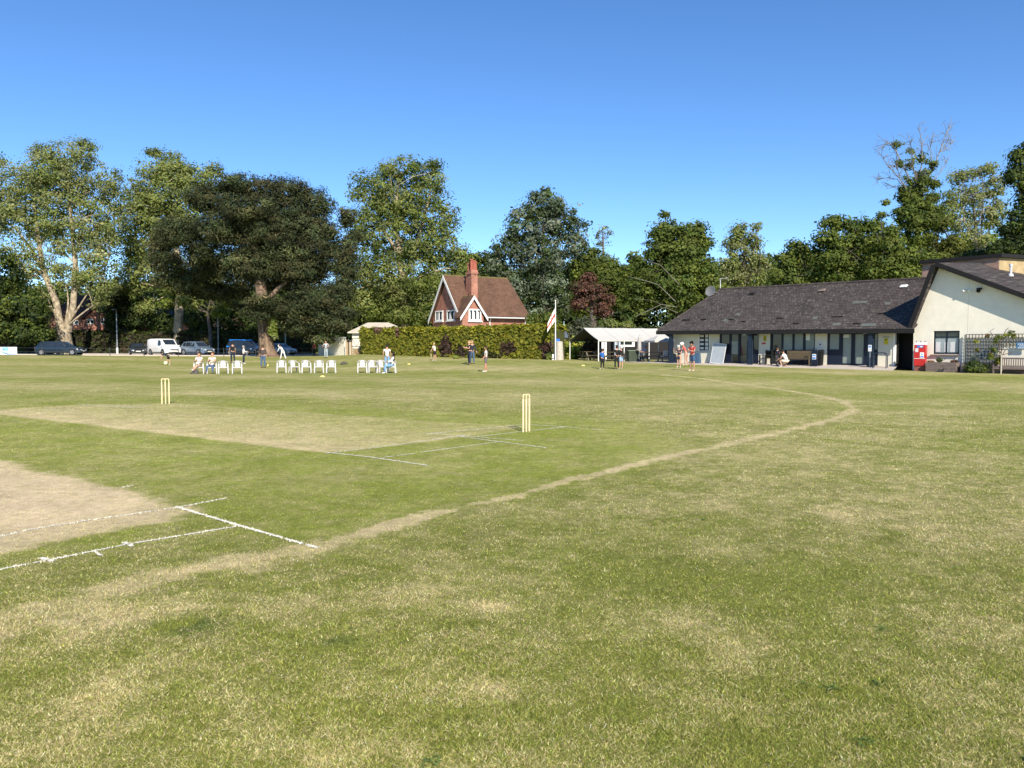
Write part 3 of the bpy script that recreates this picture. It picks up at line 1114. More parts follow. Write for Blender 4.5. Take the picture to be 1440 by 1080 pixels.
def barge(s0, z0, s1, z1, dx=0):
    n_ = Vector((-(z1 - z0), 0, s1 - s0)).normalized()
    a, b_ = Vector((s0, -ov, z0)) + n_ * (th + .012), Vector((s1, -ov, z1)) + n_ * (th + .012)
    c, d_ = b_ - n_ * hb, a - n_ * hb
    bb.slab([a, b_, c, d_], (0, .036, 0))
barge(sLf, zLf, sA - .05, zA - .04)
barge(sA - .03, zA, sE2, zA - slope * (sE2 - sA))
bb.build('barge_board', m_dark, wing)
for a, m_, r_ in ((1353.5, m_white, .09), (1361, m_white, .09), (1374, m_dark, .12)):
    s_ = WG.s(a); zz_ = WG.z(409, s_)
    q = MB(); q.ball((s_, -.22, zz_), r_, 8); q.tube([(s_, 0, zz_ + .05), (s_, -.18, zz_ + .03)], .03, 6)
    if m_ is m_dark: q.box(s_ - .12, -.16, zz_ + .08, s_ + .12, -.002, zz_ + .16)
    q.build('security_lamp', m_, wing)
s_ = WG.s(1286, -.02); q = MB(); q.tube([(s_, -.02, WG.z(459, s_)), (s_ + .12, -.14, WG.z(456, s_))], .03, 6); q.build('bracket', m_dark, wing)
p_ = (WG.s(1416.5, 5.2), 5.2); q = MB(); zb = zA - slope * (p_[0] - sA) + .4; q.tube([(*p_, zb), (*p_, zb + .75)], [.07, .07], 8); q.lathe([(.16, 0), (.13, .14), (.07, .16)], 10, (p_[0], p_[1], zb + .12)); q.tube([(*p_, zb + .72), (*p_, zb + .86)], .10, 8)
q.build('flue_pipe', m_greyw, wing)

# ------------------------------------------------------------------ brick roof block behind the wing
c0 = P(1297, 371, 51.3); c1 = P(1405, 362, 47.6); c2 = P(1462, 364.5, 49.0)
blk = thing('brick_block', 'flat roofed brick block rising behind the dark tiled wing roof', 'building', (c1.x, c1.y, 0), 0)
def L_(p, z): return (p.x - c1.x, p.y - c1.y, z)
zt = c1.z
bk = Vector((.72, .69, 0)) * 7
def w2(a, b_, mt, nm):
    q = MB(); d_ = Vector((b_.x - a.x, b_.y - a.y, 0)).normalized(); n_ = Vector((-d_.y, d_.x, 0)) * .25
    A, B = Vector(L_(a, 2.6)), Vector(L_(b_, 2.6)); up = Vector((0, 0, zt - 2.6))
    q.hexa([A, B, B + n_, A + n_], [A + up, B + up, B + n_ + up, A + n_ + up]); return q.build(nm, mt, blk)
w2(c0, c1, m_pinkbrick, 'wall')
w2(c1 + Vector((.003, .02, 0)), c2, m_yellowbrick, 'wall')
q = MB()
for a in (1374, 1379.5):
    f_ = (a - 1297) / 108
    pp = c0.lerp(c1, f_); A = Vector(L_(pp, zt - .55)); d_ = (c1 - c0).normalized()
    d_.z = 0
    q.slab([A, A + d_ * .32, A + d_ * .32 + Vector((0, 0, .2)), A + Vector((0, 0, .2))], (-.02, -.02, 0))
q.build('air_brick', m_dark, blk)
q = MB()
A, B, C_, D_ = [Vector(L_(p, zt)) for p in (c0, c1, c2, c0)]
A += Vector((-.25, -.1, 0)); B += Vector((0, -.25, 0)); C_ += Vector((.2, -.15, 0))
q.slab([A, B, C_, C_ + bk, A + bk], (0, 0, .22)); q.build('flat_roof', m_dark, blk)

# ------------------------------------------------------------------ red brick cottage behind the hedge
CT = Fr(X(648, 80), 80, .866, .5)
cot = thing('brick_cottage', 'red brick cottage with steep brown tiled roof, white gables and tall chimney', 'cottage', (*CT.o, 0), CT.rz)
W_ = 7.0
zap = CT.z(389.5, 0, 3.5); zfe = 5.0; zbe = CT.z(453, 0, W_ + .4)
sE = CT.s(739.5, 0)
cw = MB()
cw.hexa([(0, 0, .3), (0, W_, .3), (0, W_, zbe + .35), (0, 3.5, zap - .35), (0, 0, zfe)][::-1], [(.3, 0, .3), (.3, W_, .3), (.3, W_, zbe + .35), (.3, 3.5, zap - .35), (.3, 0, zfe)][::-1])
cw.box(.3, 0, .3, sE, .3, zfe)
cw.hexa([(sE - .3, .3, .3), (sE - .3, W_, .3), (sE - .3, W_, zbe + .35), (sE - .3, 3.5, zap - .4), (sE - .3, .3, zfe)][::-1], [(sE, .3, .3), (sE, W_, .3), (sE, W_, zbe + .35), (sE, 3.5, zap - .4), (sE, .3, zfe)][::-1])
# projecting front bay
g0, g1, tg = CT.s(650.5, -1.2), CT.s(680, -1.2), -1.2
gm_ = (g0 + g1) / 2
zg = CT.z(417.5, gm_, tg)
zgf = CT.z(446, g1, tg)
cw.hexa([(g0, tg, .3), (g1, tg, .3), (g1, tg, zgf + .25), (gm_, tg, zg - .15), (g0, tg, zgf + .25)], [(g0, -.003, .3), (g1, -.003, .3), (g1, -.003, zgf + .25), (gm_, -.003, zg - .15), (g0, -.003, zgf + .25)])
cw.build('wall', m_brick, cot)
rr = MB()
def rslab(pts, th=.16):
    a, b_, c = [Vector(p) for p in pts[:3]]
    n_ = (b_ - a).cross(c - a).normalized() * th
    if n_.z < 0: n_ = -n_
    rr.slab(pts, n_)
rs = CT.s(713.5, 3.5)
rslab([(-.35, -.45, zfe - .25), (sE + .25, -.45, zfe - .25), (rs, 3.5, zap), (-.35, 3.5, zap)])
rslab([(-.35, W_ + .45, zbe), (sE + .25, W_ + .45, zbe), (rs, 3.5, zap), (-.35, 3.5, zap)])
rslab([(sE + .25, -.45, zfe - .25), (sE + .25, W_ + .45, zbe), (rs, 3.5, zap)])
mroof = rr.build('roof', m_clay, cot)
rr = MB()
rslab([(g0 - .35, tg - .3, zgf - .2), (gm_, tg - .3, zg), (gm_, 1.9, zg), (g0 - .35, -.1, zgf - .2)], .12)
rslab([(g1 + .35, tg - .3, zgf - .2), (gm_, tg - .3, zg), (gm_, 1.9, zg), (g1 + .35, 1.9, zgf - .2)], .12)
rr.build('bay_roof', m_clay, cot)
rr = MB(); rr.tube([(-.35, 3.5, zap + .15), (rs, 3.5, zap + .15)], .12, 6); rr.tube([(gm_, tg - .3, zg + .1), (gm_, 1.6, zg + .1)], .09, 6)
rr.build('ridge_tiles', mat('mossy_ridge', (.15, .12, .045), .95, noise=.3, nscale=3), mroof)
# white barge boards
bg_ = MB()
def bb2(a, b_, off, drop):
    a, b_ = Vector(a), Vector(b_)
    bg_.slab([a, b_, b_ - Vector((0, 0, drop)), a - Vector((0, 0, drop))], off)
bb2((-.40, 3.5, zap + .18), (-.40, W_ + .5, zbe + .16), (.045, 0, 0), .44)
bb2((-.40, 3.5, zap + .18), (-.40, -.45, zfe - .1), (.045, 0, 0), .44)
bb2((gm_, tg - .34, zg + .14), (g0 - .38, tg - .34, zgf - .08), (0, .045, 0), .36)
bb2((gm_, tg - .34, zg + .14), (g1 + .38, tg - .34, zgf - .08), (0, .045, 0), .36)
bg_.build('barge_board', m_white, cot)
q = MB(); q.box(g1 + .4, -.60, zfe - .32, sE + .3, -.47, zfe - .2); q.build('gutter', m_greyw, cot)
for a in (689, 738.5):
    s_ = CT.s(a, -.1); q = MB(); q.tube([(s_ - .1, -.5, zfe - .3), (s_, -.1, zfe - .7), (s_, -.1, .5)], .07, 6); q.build('downpipe', m_greyw, cot)
def cwin(plane, a0, a1, y0, y1, n=2):
    """window on the gable end (plane 's') or on the bay (plane 't')"""
    if plane == 's':
        t0, t1 = sorted((CT.t(a0, -.02), CT.t(a1, -.02))); zc = lambda y: CT.z(y, 0, (t0 + t1) / 2)
        z0, z1 = zc(y1), zc(y0)
        bx = lambda mb, u0, v0, u1, v1, d0, d1: mb.box(-d1, u0, v0, -d0, u1, v1)
        u0, u1 = t0, t1
    else:
        u0, u1 = CT.s(a0, tg), CT.s(a1, tg); z0, z1 = CT.z(y1, u0, tg), CT.z(y0, u0, tg)
        bx = lambda mb, a, v0, b_, v1, d0, d1: mb.box(a, tg - d1, v0, b_, tg - d0, v1)
    f = MB(); e = .14
    bx(f, u0, z0, u0 + e, z1, .002, .08); bx(f, u1 - e, z0, u1, z1, .002, .08)
    bx(f, u0 + e, z0, u1 - e, z0 + e, .002, .08); bx(f, u0 + e, z1 - e, u1 - e, z1, .002, .08)
    for k in range(1, n):
        c = u0 + (u1 - u0) * k / n
        bx(f, c - .06, z0 + e, c + .06, z1 - e, .004, .075)
    wo = f.build('window', m_white, cot)
    for k in range(n):
        a = u0 + (u1 - u0) * k / n + .07; b_ = u0 + (u1 - u0) * (k + 1) / n - .07
        g = MB(); bx(g, a, z0 + e, b_, z1 - e, .01, .03); g.build('pane', m_glass, wo)
        g = MB(); bx(g, a + .02, z0 + e + .02, a + (b_ - a) * .45, z1 - e - .15, .032, .04); g.build('curtain', m_greyw, wo)
    g = MB(); bx(g, u0 - .1, z0 - .12, u1 + .1, z0 - .002, .0, .16); g.build('sill', m_white, wo)
cwin('s', 613, 623.6, 437, 451.5, 2)
cwin('s', 629, 640.5, 436, 450.5, 2)
cwin('t', 659, 676.5, 434.3, 451, 3)
# chimney
sc_ = CT.s(665.5, .9); ct0 = .9; zc1 = CT.z(385.5, sc_, ct0); zc2 = CT.z(380, sc_, ct0); zc3 = CT.z(364, sc_, ct0)
ch = MB()
ch.box(sc_ - .37, ct0 - .36, zfe, sc_ + .37, ct0 + .36, zc1)
ch.box(sc_ - .45, ct0 - .44, zc1 + .002, sc_ + .45, ct0 + .44, zc1 + .16); ch.box(sc_ - .39, ct0 - .38, zc1 + .162, sc_ + .39, ct0 + .38, zc2)
ch.box(sc_ - .34, ct0 + .40, zfe + 2.2, sc_ + .14, ct0 + 1.0, zc2 - .1)
cho = ch.build('chimney', m_brick, mroof)
for k, (a, b_) in enumerate(((-.24, -.15), (.02, -.2), (.25, -.1), (-.12, .7))):
    q = MB(); q.lathe([(.17, 0), (.15, .2), (.14, zc3 - zc2 - .25 - .12 * k), (.19, zc3 - zc2 - .2 - .12 * k), (.19, zc3 - zc2 - .05 - .12 * k), (.1, zc3 - zc2 - .04 - .12 * k)], 8, (sc_ + a, ct0 + b_, zc2 + .002))
    q.build('chimney_pot', mat('red_terracotta', (.36, .11, .075), .8, noise=.15), cho)

# ------------------------------------------------------------------ houses far left
def far_house(name, label, px0, px1, D, z_e, z_r, dirv, wallm, roofm, depth=8, wins=(), gable=None, base=1.0, chim=None):
    f = Fr(X(px0, D), D, *dirv)
    h = thing(name, label, 'house', (*f.o, 0), f.rz)
    L = f.s(px1)
    q = MB()
    q.box(0, 0, base - .5, L, depth, z_e)
    q.build('wall', wallm, h)
    q = MB()
    hp = min(2.5, L * .3)
    q.add([(-.4, -.4, z_e - .1), (L + .4, -.4, z_e - .1), (L + .4, depth + .4, z_e - .1), (-.4, depth + .4, z_e - .1), (hp, depth / 2, z_r), (L - hp, depth / 2, z_r)],
          [(0, 1, 5, 4), (1, 2, 5), (2, 3, 4, 5), (3, 0, 4), (0, 3, 2, 1)])
    ro = q.build('roof', roofm, h)
    if gable:
        a, b_, zt_, mm = gable
        s0, s1 = f.s(a, -1), f.s(b_, -1)
        q = MB(); m_ = (s0 + s1) / 2
        q.hexa([(s0, -1, base - .5), (s1, -1, base - .5), (s1, -1, z_e - .3), (m_, -1, zt_), (s0, -1, z_e - .3)], [(s0, -.002, base - .5), (s1, -.002, base - .5), (s1, -.002, z_e - .3), (m_, -.002, zt_), (s0, -.002, z_e - .3)])
        q.build('gable_bay', mm, h)
        q = MB()
        for sg, e in ((s0 - .3, 1), (s1 + .3, -1)):
            a_ = [(sg, -1.25, z_e - .55), (m_, -1.25, zt_ + .05), (m_, depth / 2 - .5, zt_ + .05), (sg, depth / 2 - .5, z_e - .55)]
            q.slab(a_, (0, 0, .14))
        q.build('bay_roof', roofm, h)
    for (a, b_, y0, y1, t_) in wins:
        s0, s1 = f.s(a, t_), f.s(b_, t_)
        z1, z0 = f.z(y0, s0, t_), f.z(y1, s0, t_)
        q = MB(); q.box(s0, t_ - .06, z0, s1, t_ - .002, z1); wo = q.build('window', m_white, h)
        n = max(2, int((s1 - s0) / .6))
        q = MB()
        for k in range(n):
            u0 = s0 + (s1 - s0) * (k + .14) / n; u1 = s0 + (s1 - s0) * (k + .86) / n
            q.box(u0, t_ - .07, z0 + .12, u1, t_ - .061, (z0 + z1) / 2 + .15); q.box(u0, t_ - .07, (z0 + z1) / 2 + .22, u1, t_ - .061, z1 - .1)
        q.build('pane', m_glass, wo)
    if chim:
        s_ = f.s(chim[0], 3); q = MB(); q.box(s_ - .5, 2.5, z_e, s_ + .5, 3.4, f.z(chim[1], s_, 3)); q.build('chimney', wallm, ro)
    return h
m_pebble = mat('grey_pebbledash', (.34, .29, .24), .95, noise=.12, nscale=8)
far_house('brick_house', 'red brick house with brown hipped roof and white windows behind the forked plane tree', 66, 152, 108, Z(444, 108), Z(415, 112), (1, .10), m_brick, m_clay2, 9,
          wins=((100, 113, 450, 456.5, 0), (125, 134, 448.5, 456, -1), (144.5, 152, 447, 456, -1)), gable=(121.5, 156, Z(432, 107), m_brick), chim=(151, 424))
far_house('brick_house', 'orange brick house with dark slate roof half hidden by trees beside white van', 186, 240, 112, Z(452, 112), Z(434, 116), (1, .05), m_brick, mat('blue_slate', (.03, .035, .06), .7, noise=.2), 8,
          wins=((192, 197, 452, 458, 0), (214, 219, 455, 462, 0)))
far_house('brick_house', 'pale house glimpsed through dark trees behind the pine trunk', 315, 352, 124, Z(456, 124), Z(436, 128), (1, 0), mat('pale_roughcast', (.45, .36, .33), .9, noise=.15, nscale=3), m_clay2, 8, wins=((318, 321, 452, 462, 0), (326, 329, 454, 463, 0)))

# ------------------------------------------------------------------ cream outbuilding, white wall, fence boards, log stack
OB = Fr(X(494, 80), 80, 1, .02)
ob = thing('outbuilding', 'low cream outbuilding with pale hipped roof behind left end of hedge', 'outbuilding', (*OB.o, 0), OB.rz)
m_cream = mat('cream_paint', (.62, .58, .50), .8, noise=.1, nscale=3)
s1 = OB.s(577)
zE, zRd = OB.z(467, 0), OB.z(453.5, 0, 3)
q = MB(); q.box(.1, .1, .5, s1 - .3, 5, zE - .12); q.build('wall', m_cream, ob)
q = MB(); a0, a1 = OB.s(518, 3), OB.s(547, 3)
q.add([(-.3, -.3, zE), (s1, -.3, zE), (s1, 6, zE), (-.3, 6, zE), (a0, 3, zRd), (a1, 3, zRd), (-.3, -.3, zE - .12), (s1, -.3, zE - .12), (s1, 6, zE - .12), (-.3, 6, zE - .12)],
      [(0, 1, 5, 4), (1, 2, 5), (2, 3, 4, 5), (3, 0, 4), (6, 7, 1, 0), (7, 8, 2, 1), (8, 9, 3, 2), (9, 6, 0, 3), (9, 8, 7, 6)])
q.build('roof', mat('pale_felt', (.52, .46, .37), .95, noise=.14, nscale=2), ob)
q = MB(); z0, z1 = OB.z(487, 0), OB.z(476, 0); d0, d1 = OB.s(496), OB.s(507.5)
q.box(d0, .02, .55, d1, .09, z1); do = q.build('door', m_cream, ob)
q = MB(); q.tube([(d0, .0, z1), ((d0 + d1) / 2, 0, z0), (d1, 0, z1)], .025, 4); q.tube([(d0, 0, z1), (d1, 0, z1)], .03, 4); q.tube([(d0, 0, z0), (d1, 0, z0)], .03, 4); q.build('cross_brace', m_wood, do)
b0 = GP(502, 78.6)
ls = MB()
rr_ = random.Random(4)
for r_ in range(5):
    for k in range(7):
        ls.tube([(b0.x - .42 + k * .14 + (r_ % 2) * .07, b0.y - .0, b0.z + .07 + r_ * .125), (b0.x - .42 + k * .14 + (r_ % 2) * .07, b0.y + .4, b0.z + .07 + r_ * .125)], rr_.uniform(.055, .072), 7)
tag(ls.build('log_stack', mat('cut_log_ends', (.38, .27, .15), .9, noise=.35, nscale=14)), 'stack of cut logs below the cream door beside the hedge', 'log stack')
# white wall in the pine's shade
a, b_ = GP(448, 86.5), GP(484.5, 82)
ww_ = MB(); zt_ = Z(474, 84)
d_ = (b_ - a); d_.z = 0; n_ = Vector((-d_.y, d_.x, 0)).normalized() * .2
ww_.hexa([(a.x, a.y, .3), (b_.x, b_.y, .3), (b_.x + n_.x, b_.y + n_.y, .3), (a.x + n_.x, a.y + n_.y, .3)], [(a.x, a.y, zt_), (b_.x, b_.y, zt_), (b_.x + n_.x, b_.y + n_.y, zt_), (a.x + n_.x, a.y + n_.y, zt_)])
tag(ww_.build('white_wall', m_render), 'plain white wall under the low branches of the pine', 'wall')
fe = thing('board_fence', 'short fence of upright pale and brown boards between white wall and hedge', 'fence', tuple(GP(485, 81)), 0)
for k in range(6):
    x0 = (X(485.5, 81) - X(485, 81)) + k * .155
    q = MB(); q.box(x0, -.03, -.2, x0 + .135, .03, 1.62 - .03 * (k % 2)); q.build('board', (mat('pale_board', (.50, .44, .36), .9, noise=.15, nscale=5), m_wood2, mat('tan_board', (.42, .30, .17), .9, noise=.15, nscale=5))[(k * 2) % 3], fe)
for z_ in (.3, 1.1):
    q = MB(); q.box(0, .032, z_, 1.0, .08, z_ + .1); q.build('rail', m_wood, fe)

# ------------------------------------------------------------------ marquee, parasol, hut behind
MQ = Fr(X(841, 62), 62, .92, .39)
zg0 = .50
mq = thing('marquee', 'white frame marquee with pitched roof and open dark sides beside yellow shrub', 'marquee', (*MQ.o, 0), MQ.rz)
Wm = MQ.t(800.5, 0); Lm = 7.3
zev = Z(478.3, 62); zrd = MQ.z(461, 0, Wm / 2)
m_canvas = mat('white_canvas', (.49, .48, .45), .8, noise=.04, nscale=2)
def mq_bay(k, n=4):
    q = MB(); s0, s1 = Lm * k / n + .0, Lm * (k + 1) / n - .02
    sag = .05
    for (ta, za, tb_, zb_) in ((0, zev, Wm / 2, zrd), (Wm, zev, Wm / 2, zrd)):
        m = 4
        for i in range(m):
            f0, f1 = i / m, (i + 1) / m
            p = lambda s, f: (s, ta + (tb_ - ta) * f, za + (zb_ - za) * f - sag * math.sin(math.pi * f) - (.02 if s0 < s < s1 else 0))
            sm = (s0 + s1) / 2
            for u0, u1 in ((s0, sm), (sm, s1)):
                A = [p(u0, f0), p(u1, f0), p(u1, f1), p(u0, f1)]
                q.slab(A, (0, 0, .012))
    q.box(s0, -.012, zev - .10, s1, .0, zev); q.box(s0, Wm, zev - .10, s1, Wm + .012, zev)
    q.build('canopy', m_canvas, mq)
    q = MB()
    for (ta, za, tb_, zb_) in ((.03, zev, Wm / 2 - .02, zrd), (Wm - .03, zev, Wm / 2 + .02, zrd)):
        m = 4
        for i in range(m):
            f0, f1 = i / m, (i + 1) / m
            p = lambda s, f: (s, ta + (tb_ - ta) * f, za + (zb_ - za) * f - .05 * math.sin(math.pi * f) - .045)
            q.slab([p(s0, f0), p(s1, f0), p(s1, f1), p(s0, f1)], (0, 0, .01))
    q.build('canopy_shade', mat('grey_canopy_shade', (.085, .085, .07), .9), mq)  # dark sheet added below the canvas to give its underside shade
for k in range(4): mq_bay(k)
for k in range(4):
    for t_ in (.02, Wm - .02):
        q = MB(); s_ = .04 + (Lm - .1) * k / 3; q.tube([(s_, t_, zg0 - .15), (s_, t_, zev - .02)], .04, 6); q.build('leg', m_white, mq)
q = MB()
for k in range(5):
    s_ = .03 + (Lm - .08) * k / 4; q.tube([(s_, .05, zev - .05), (s_, Wm / 2, zrd - .09), (s_, Wm - .05, zev - .05)], .022, 5)
q.tube([(.03, .05, zev - .05), (Lm - .05, .05, zev - .05)], .022, 5); q.tube([(.03, Wm - .05, zev - .05), (Lm - .05, Wm - .05, zev - .05)], .022, 5)
q.build('roof_frame', m_steel, mq)
def ring_prism(q, c, r, z0, z1, n, rot=0):
    pass
pp = P(926, 500, 60.8); pz = gz(pp.x, pp.y)
ps = thing('parasol', 'open white square parasol between marquee and pavilion corner', 'parasol', (pp.x, pp.y, pz), R(20))
q = MB(); rz_ = Z(479.3, 60.8) - pz; ap = Z(471.5, 60.8) - pz
c4_ = [(-.85, -.85), (.85, -.85), (.85, .85), (-.85, .85)]
for i in range(4):
    a, b_ = c4_[i], c4_[(i + 1) % 4]
    q.slab([(a[0], a[1], rz_), (b_[0], b_[1], rz_), (0, 0, ap)], (0, 0, .015)); q.slab([(a[0], a[1], rz_), (b_[0], b_[1], rz_), (b_[0], b_[1], rz_ - .12), (a[0], a[1], rz_ - .12)], (a[0] * -.01, a[1] * -.01, 0))
q.build('canopy', m_canvas, ps)
q = MB(); q.tube([(0, 0, 0), (0, 0, ap)], .025, 6); q.build('pole', m_white, ps)
q = MB(); q.lathe([(.28, 0), (.26, .1), (.06, .14)], 12); q.build('base', m_steel, ps)
# folded parasol
pp = P(899, 500, 60); pz = gz(pp.x, pp.y)
fp = thing('folded_parasol', 'folded grey parasol standing under the marquee edge', 'parasol', (pp.x, pp.y, pz), 0)
q = MB(); q.lathe([(.08, .85), (.17, 1.0), (.15, 1.5), (.12, 1.9), (.03, 2.05)], 9); q.build('canopy', mat('grey_canvas', (.42, .41, .39), .9, noise=.15, nscale=5), fp, smooth=True)
q = MB(); q.tube([(0, 0, 0), (0, 0, 2.1)], .025, 6); q.build('pole', m_steel, fp)
q = MB(); q.lathe([(.26, 0), (.24, .08), (.05, .12)], 12); q.build('base', m_black, fp)
# dark hut
HT = Fr(X(842, 73), 73, 1, .05)
ht = thing('timber_hut', 'low dark hut with white framed serving window behind the marquee', 'hut', (*HT.o, 0), HT.rz)
hs = HT.s(960); zh = 2.9
h0, h1, hz0, hz1 = HT.s(865), HT.s(892), HT.z(486, 0), HT.z(476.5, 0)
q = MB()
q.box(0, 0, .3, h0, 4, zh); q.box(h1, 0, .3, hs, 4, zh); q.box(h0, 0, .3, h1, 4, hz0); q.box(h0, .5, hz0, h1, 4, zh); q.box(h0, 0, hz1, h1, .5, zh)
q.build('wall', m_dark, ht)
q = MB(); q.slab([(-.3, -.4, zh), (hs + .2, -.4, zh), (hs + .2, 4.3, zh + .05), (-.3, 4.3, zh + .05)], (0, 0, .1)); q.build('roof', m_dark, ht)
q = MB(); e = .12
q.box(h0, -.03, hz0 - .1, h1, .06, hz0 + e - .05); q.box(h0, -.03, hz1 - e, h1, .06, hz1); q.box(h0, -.03, hz0 + .07, h0 + .25, .06, hz1 - e); q.box(h1 - .25, -.03, hz0 + .07, h1, .06, hz1 - e)
wo = q.build('window', m_white, ht); q = MB(); q.box(h0 + .25, .02, hz0 + .07, h1 - .25, .04, hz1 - e); q.build('pane', m_glass, wo)
q = MB(); d0, d1 = HT.s(901), HT.s(908); q.box(d0, -.05, .45, d1, -.003, HT.z(481, 0)); q.build('door', m_navyl, ht)
for a in (846, 850):
    s_ = HT.s(a); q = MB(); q.box(s_ - .1, -.5, .3, s_ + .1, -.35, zh); q.build('post', m_white, ht)
for a in (863, 868.5):
    s_ = HT.s(a); q = MB(); q.box(s_ - .09, -.9, .3, s_ + .09, -.75, zh); q.build('post', mat('pale_blue_paint', (.42, .50, .58), .6), ht)
# ------------------------------------------------------------------ wickets
m_stump = mat('varnished_ash', (.74, .60, .34), .45, noise=.08, nscale=20, stretch=(1, 1, .2))
m_stumpd = mat('dark_ring', (.22, .13, .06), .5)


def wicket(base, d, label):
    rz = math.atan2(d[1], d[0])
    t = thing('wicket', label, 'wicket', tuple(base), rz, 'pair of wickets on the square')
    for k in (-1, 0, 1):
        q = MB()
        q.lathe([(.0178, -.02), (.0178, .64), (.0150, .645), (.0150, .652), (.0178, .656), (.0178, .695), (.014, .708), (.006, .71)], 12, (k * .0955, 0, 0))
        s = q.build('stump', m_stump, t, smooth=True)
        r = MB(); r.lathe([(.0162, .6445), (.0162, .6525)], 12, (k * .0955, 0, 0)); r.build('ring', m_stumpd, s)
    for k in (-1, 1):
        q = MB()
        q.lathe([(.006, -.052), (.010, -.045), (.013, -.02), (.010, 0), (.013, .02), (.010, .045), (.006, .052)], 8, M=Matrix.Translation((k * .048, 0, .716)) @ Matrix.Rotation(math.pi / 2, 4, 'Y'))
        q.build('bail', m_stump, t, smooth=True)


wicket(G(740, 607), (math.cos(R(51)), math.sin(R(51))), 'nearer wicket of three pale stumps and bails beside crossing white crease lines')
wicket(G(233, 568), (math.cos(R(14)), math.sin(R(14))), 'farther wicket of three pale stumps at far end of straw coloured strip')

# ------------------------------------------------------------------ plastic chairs
m_plastic = mat('white_plastic', (.47, .46, .455), .45, noise=.05, nscale=6, spec=.4)


def make_chair():
    t = thing('plastic_chair', 'x', 'chair')
    for sx_ in (-1, 1):
        for sy in (-1, 1):
            q = MB()
            x0, y0 = sx_ * .235, (.20 if sy > 0 else -.22)
            x1, y1 = sx_ * .285, (.27 if sy > 0 else -.28)
            top = .42 if sy > 0 else .63
            xt, yt = (sx_ * .235, .19) if sy > 0 else (sx_ * .265, -.20)
            w1, w2 = .032, .045
            q.hexa([(x1 - w1, y1 - w1 * .6, 0), (x1 + w1, y1 - w1 * .6, 0), (x1 + w1, y1 + w1 * .6, 0), (x1 - w1, y1 + w1 * .6, 0)],
                   [(xt - w2, yt - w2 * .6, top), (xt + w2, yt - w2 * .6, top), (xt + w2, yt + w2 * .6, top), (xt - w2, yt + w2 * .6, top)])
            q.build('leg', m_plastic, t)
    q = MB()
    q.hexa([(-.25, -.24, .40), (.25, -.24, .40), (.22, .21, .38), (-.22, .21, .38)], [(-.25, -.24, .43), (.25, -.24, .43), (.22, .21, .415), (-.22, .21, .415)])
    q.box(-.25, -.245, .36, .25, -.215, .425)
    q.build('seat', m_plastic, t, bevel=.008)
    # arched back: solid panel with the loop round it
    q = MB()
    n = 10
    pts = []
    for i in range(n + 1):
        a = math.pi * i / n
        pts.append((-.165 * math.cos(a), .60 + .19 * math.sin(a) ** .8))
    poly = [(-.145, .40), (.145, .40)] + [(x, z) for x, z in reversed(pts)]
    q.hexa([(x, .20 + (z - .4) * .22, z) for x, z in poly], [(x, .225 + (z - .4) * .22, z) for x, z in poly])
    q.build('backrest', m_plastic, t)
    for s in (-1, 1):
        q = MB()
        P0 = [(s * .265, -.20, .63), (s * .285, -.05, .645), (s * .29, .12, .665), (s * .26, .24, .715), (s * .19, .30, .77), (s * .08, .31, .80), (0, .312, .805)]
        q.tube(P0, [.030, .028, .028, .028, .027, .026, .026], 7)
        q.build('armrest', m_plastic, t, smooth=True)
    return t


ch0 = make_chair()
chairs = [  # px, base py, turn, label
    (279.5, 525.3, 0, 'leftmost white plastic chair, carrying the seated person with crossed bare legs'),
    (298, 525.3, 0, 'white plastic chair under the seated person in jeans with folded arms'),
    (314, 525.3, 2, 'empty white plastic chair right beside the seated person in jeans'),
    (333.8, 525.3, -2, 'empty white plastic chair alone in front of the standing person in black'),
    (396, 524.2, 0, 'first empty white chair from the left in the middle row of five'),
    (413.5, 524.2, 20, 'turned empty white chair, second from left in the row of five'),
    (430.5, 524.2, 6, 'empty white chair exactly in the middle of the row of five'),
    (448.8, 524.2, -2, 'fourth empty white chair from left in the row of five'),
    (466, 524.2, -4, 'last empty white chair at the right end of the row of five'),
    (509.5, 524.3, 0, 'left end empty white chair in the right hand group'),
    (524, 524.3, 10, 'second empty white chair in the right hand group, slightly turned'),
    (537.5, 524.3, 22, 'empty white chair turned towards the person with long dark hair'),
    (550.5, 524.6, -8, 'white chair under the seated person with long dark hair')]
for i, (a, y, tn, lab) in enumerate(chairs):
    o = ch0 if i == 0 else copy_tree(ch0)
    o.location = G(a, y)
    o.rotation_euler = (0, 0, math.atan2(-o.location.x, o.location.y) + R(tn))
    o.scale = (.96,) * 3
    tag(o, lab, 'chair', 'white plastic chairs set out on the field')

# ------------------------------------------------------------------ small things lying on the field
def disc(px, py, col, label, nm='marker_cone'):
    p = G(px, py)
    q = MB(); q.lathe([(.15, 0), (.145, .015), (.07, .07), (.05, .07)], 14)
    o = q.build(nm, col, smooth=True); o.location = p
    tag(o, label, 'cone', 'low marker cones lying on the field')
m_cone = mat('yellow_cone_plastic', (.75, .62, .22), .5)
disc(453.5, 529.8, m_cone, 'pale yellow marker cone lying in front of the middle row of five chairs')
disc(575, 512.5, m_cone, 'pale yellow marker cone right of the seated person with long dark hair')
disc(820, 514.5, m_cone, 'pale yellow marker cone in front of the marquee corner')
bag = thing('kit_bag', 'small black bag lying on grass between middle and right chair groups', 'bag', tuple(G(484, 512.5)), R(8))
q = MB(); q.hexa([(-.30, -.14, 0), (.30, -.14, 0), (.30, .14, 0), (-.30, .14, 0)], [(-.20, -.08, .17), (.20, -.08, .14), (.20, .08, .14), (-.20, .08, .17)]); q.build('body', m_black, bag, bevel=.03)
q = MB(); q.tube([(-.15, -.1, .14), (-.08, -.12, .24), (.08, -.12, .22), (.15, -.1, .13)], .014, 6); q.build('handle', m_black, bag)
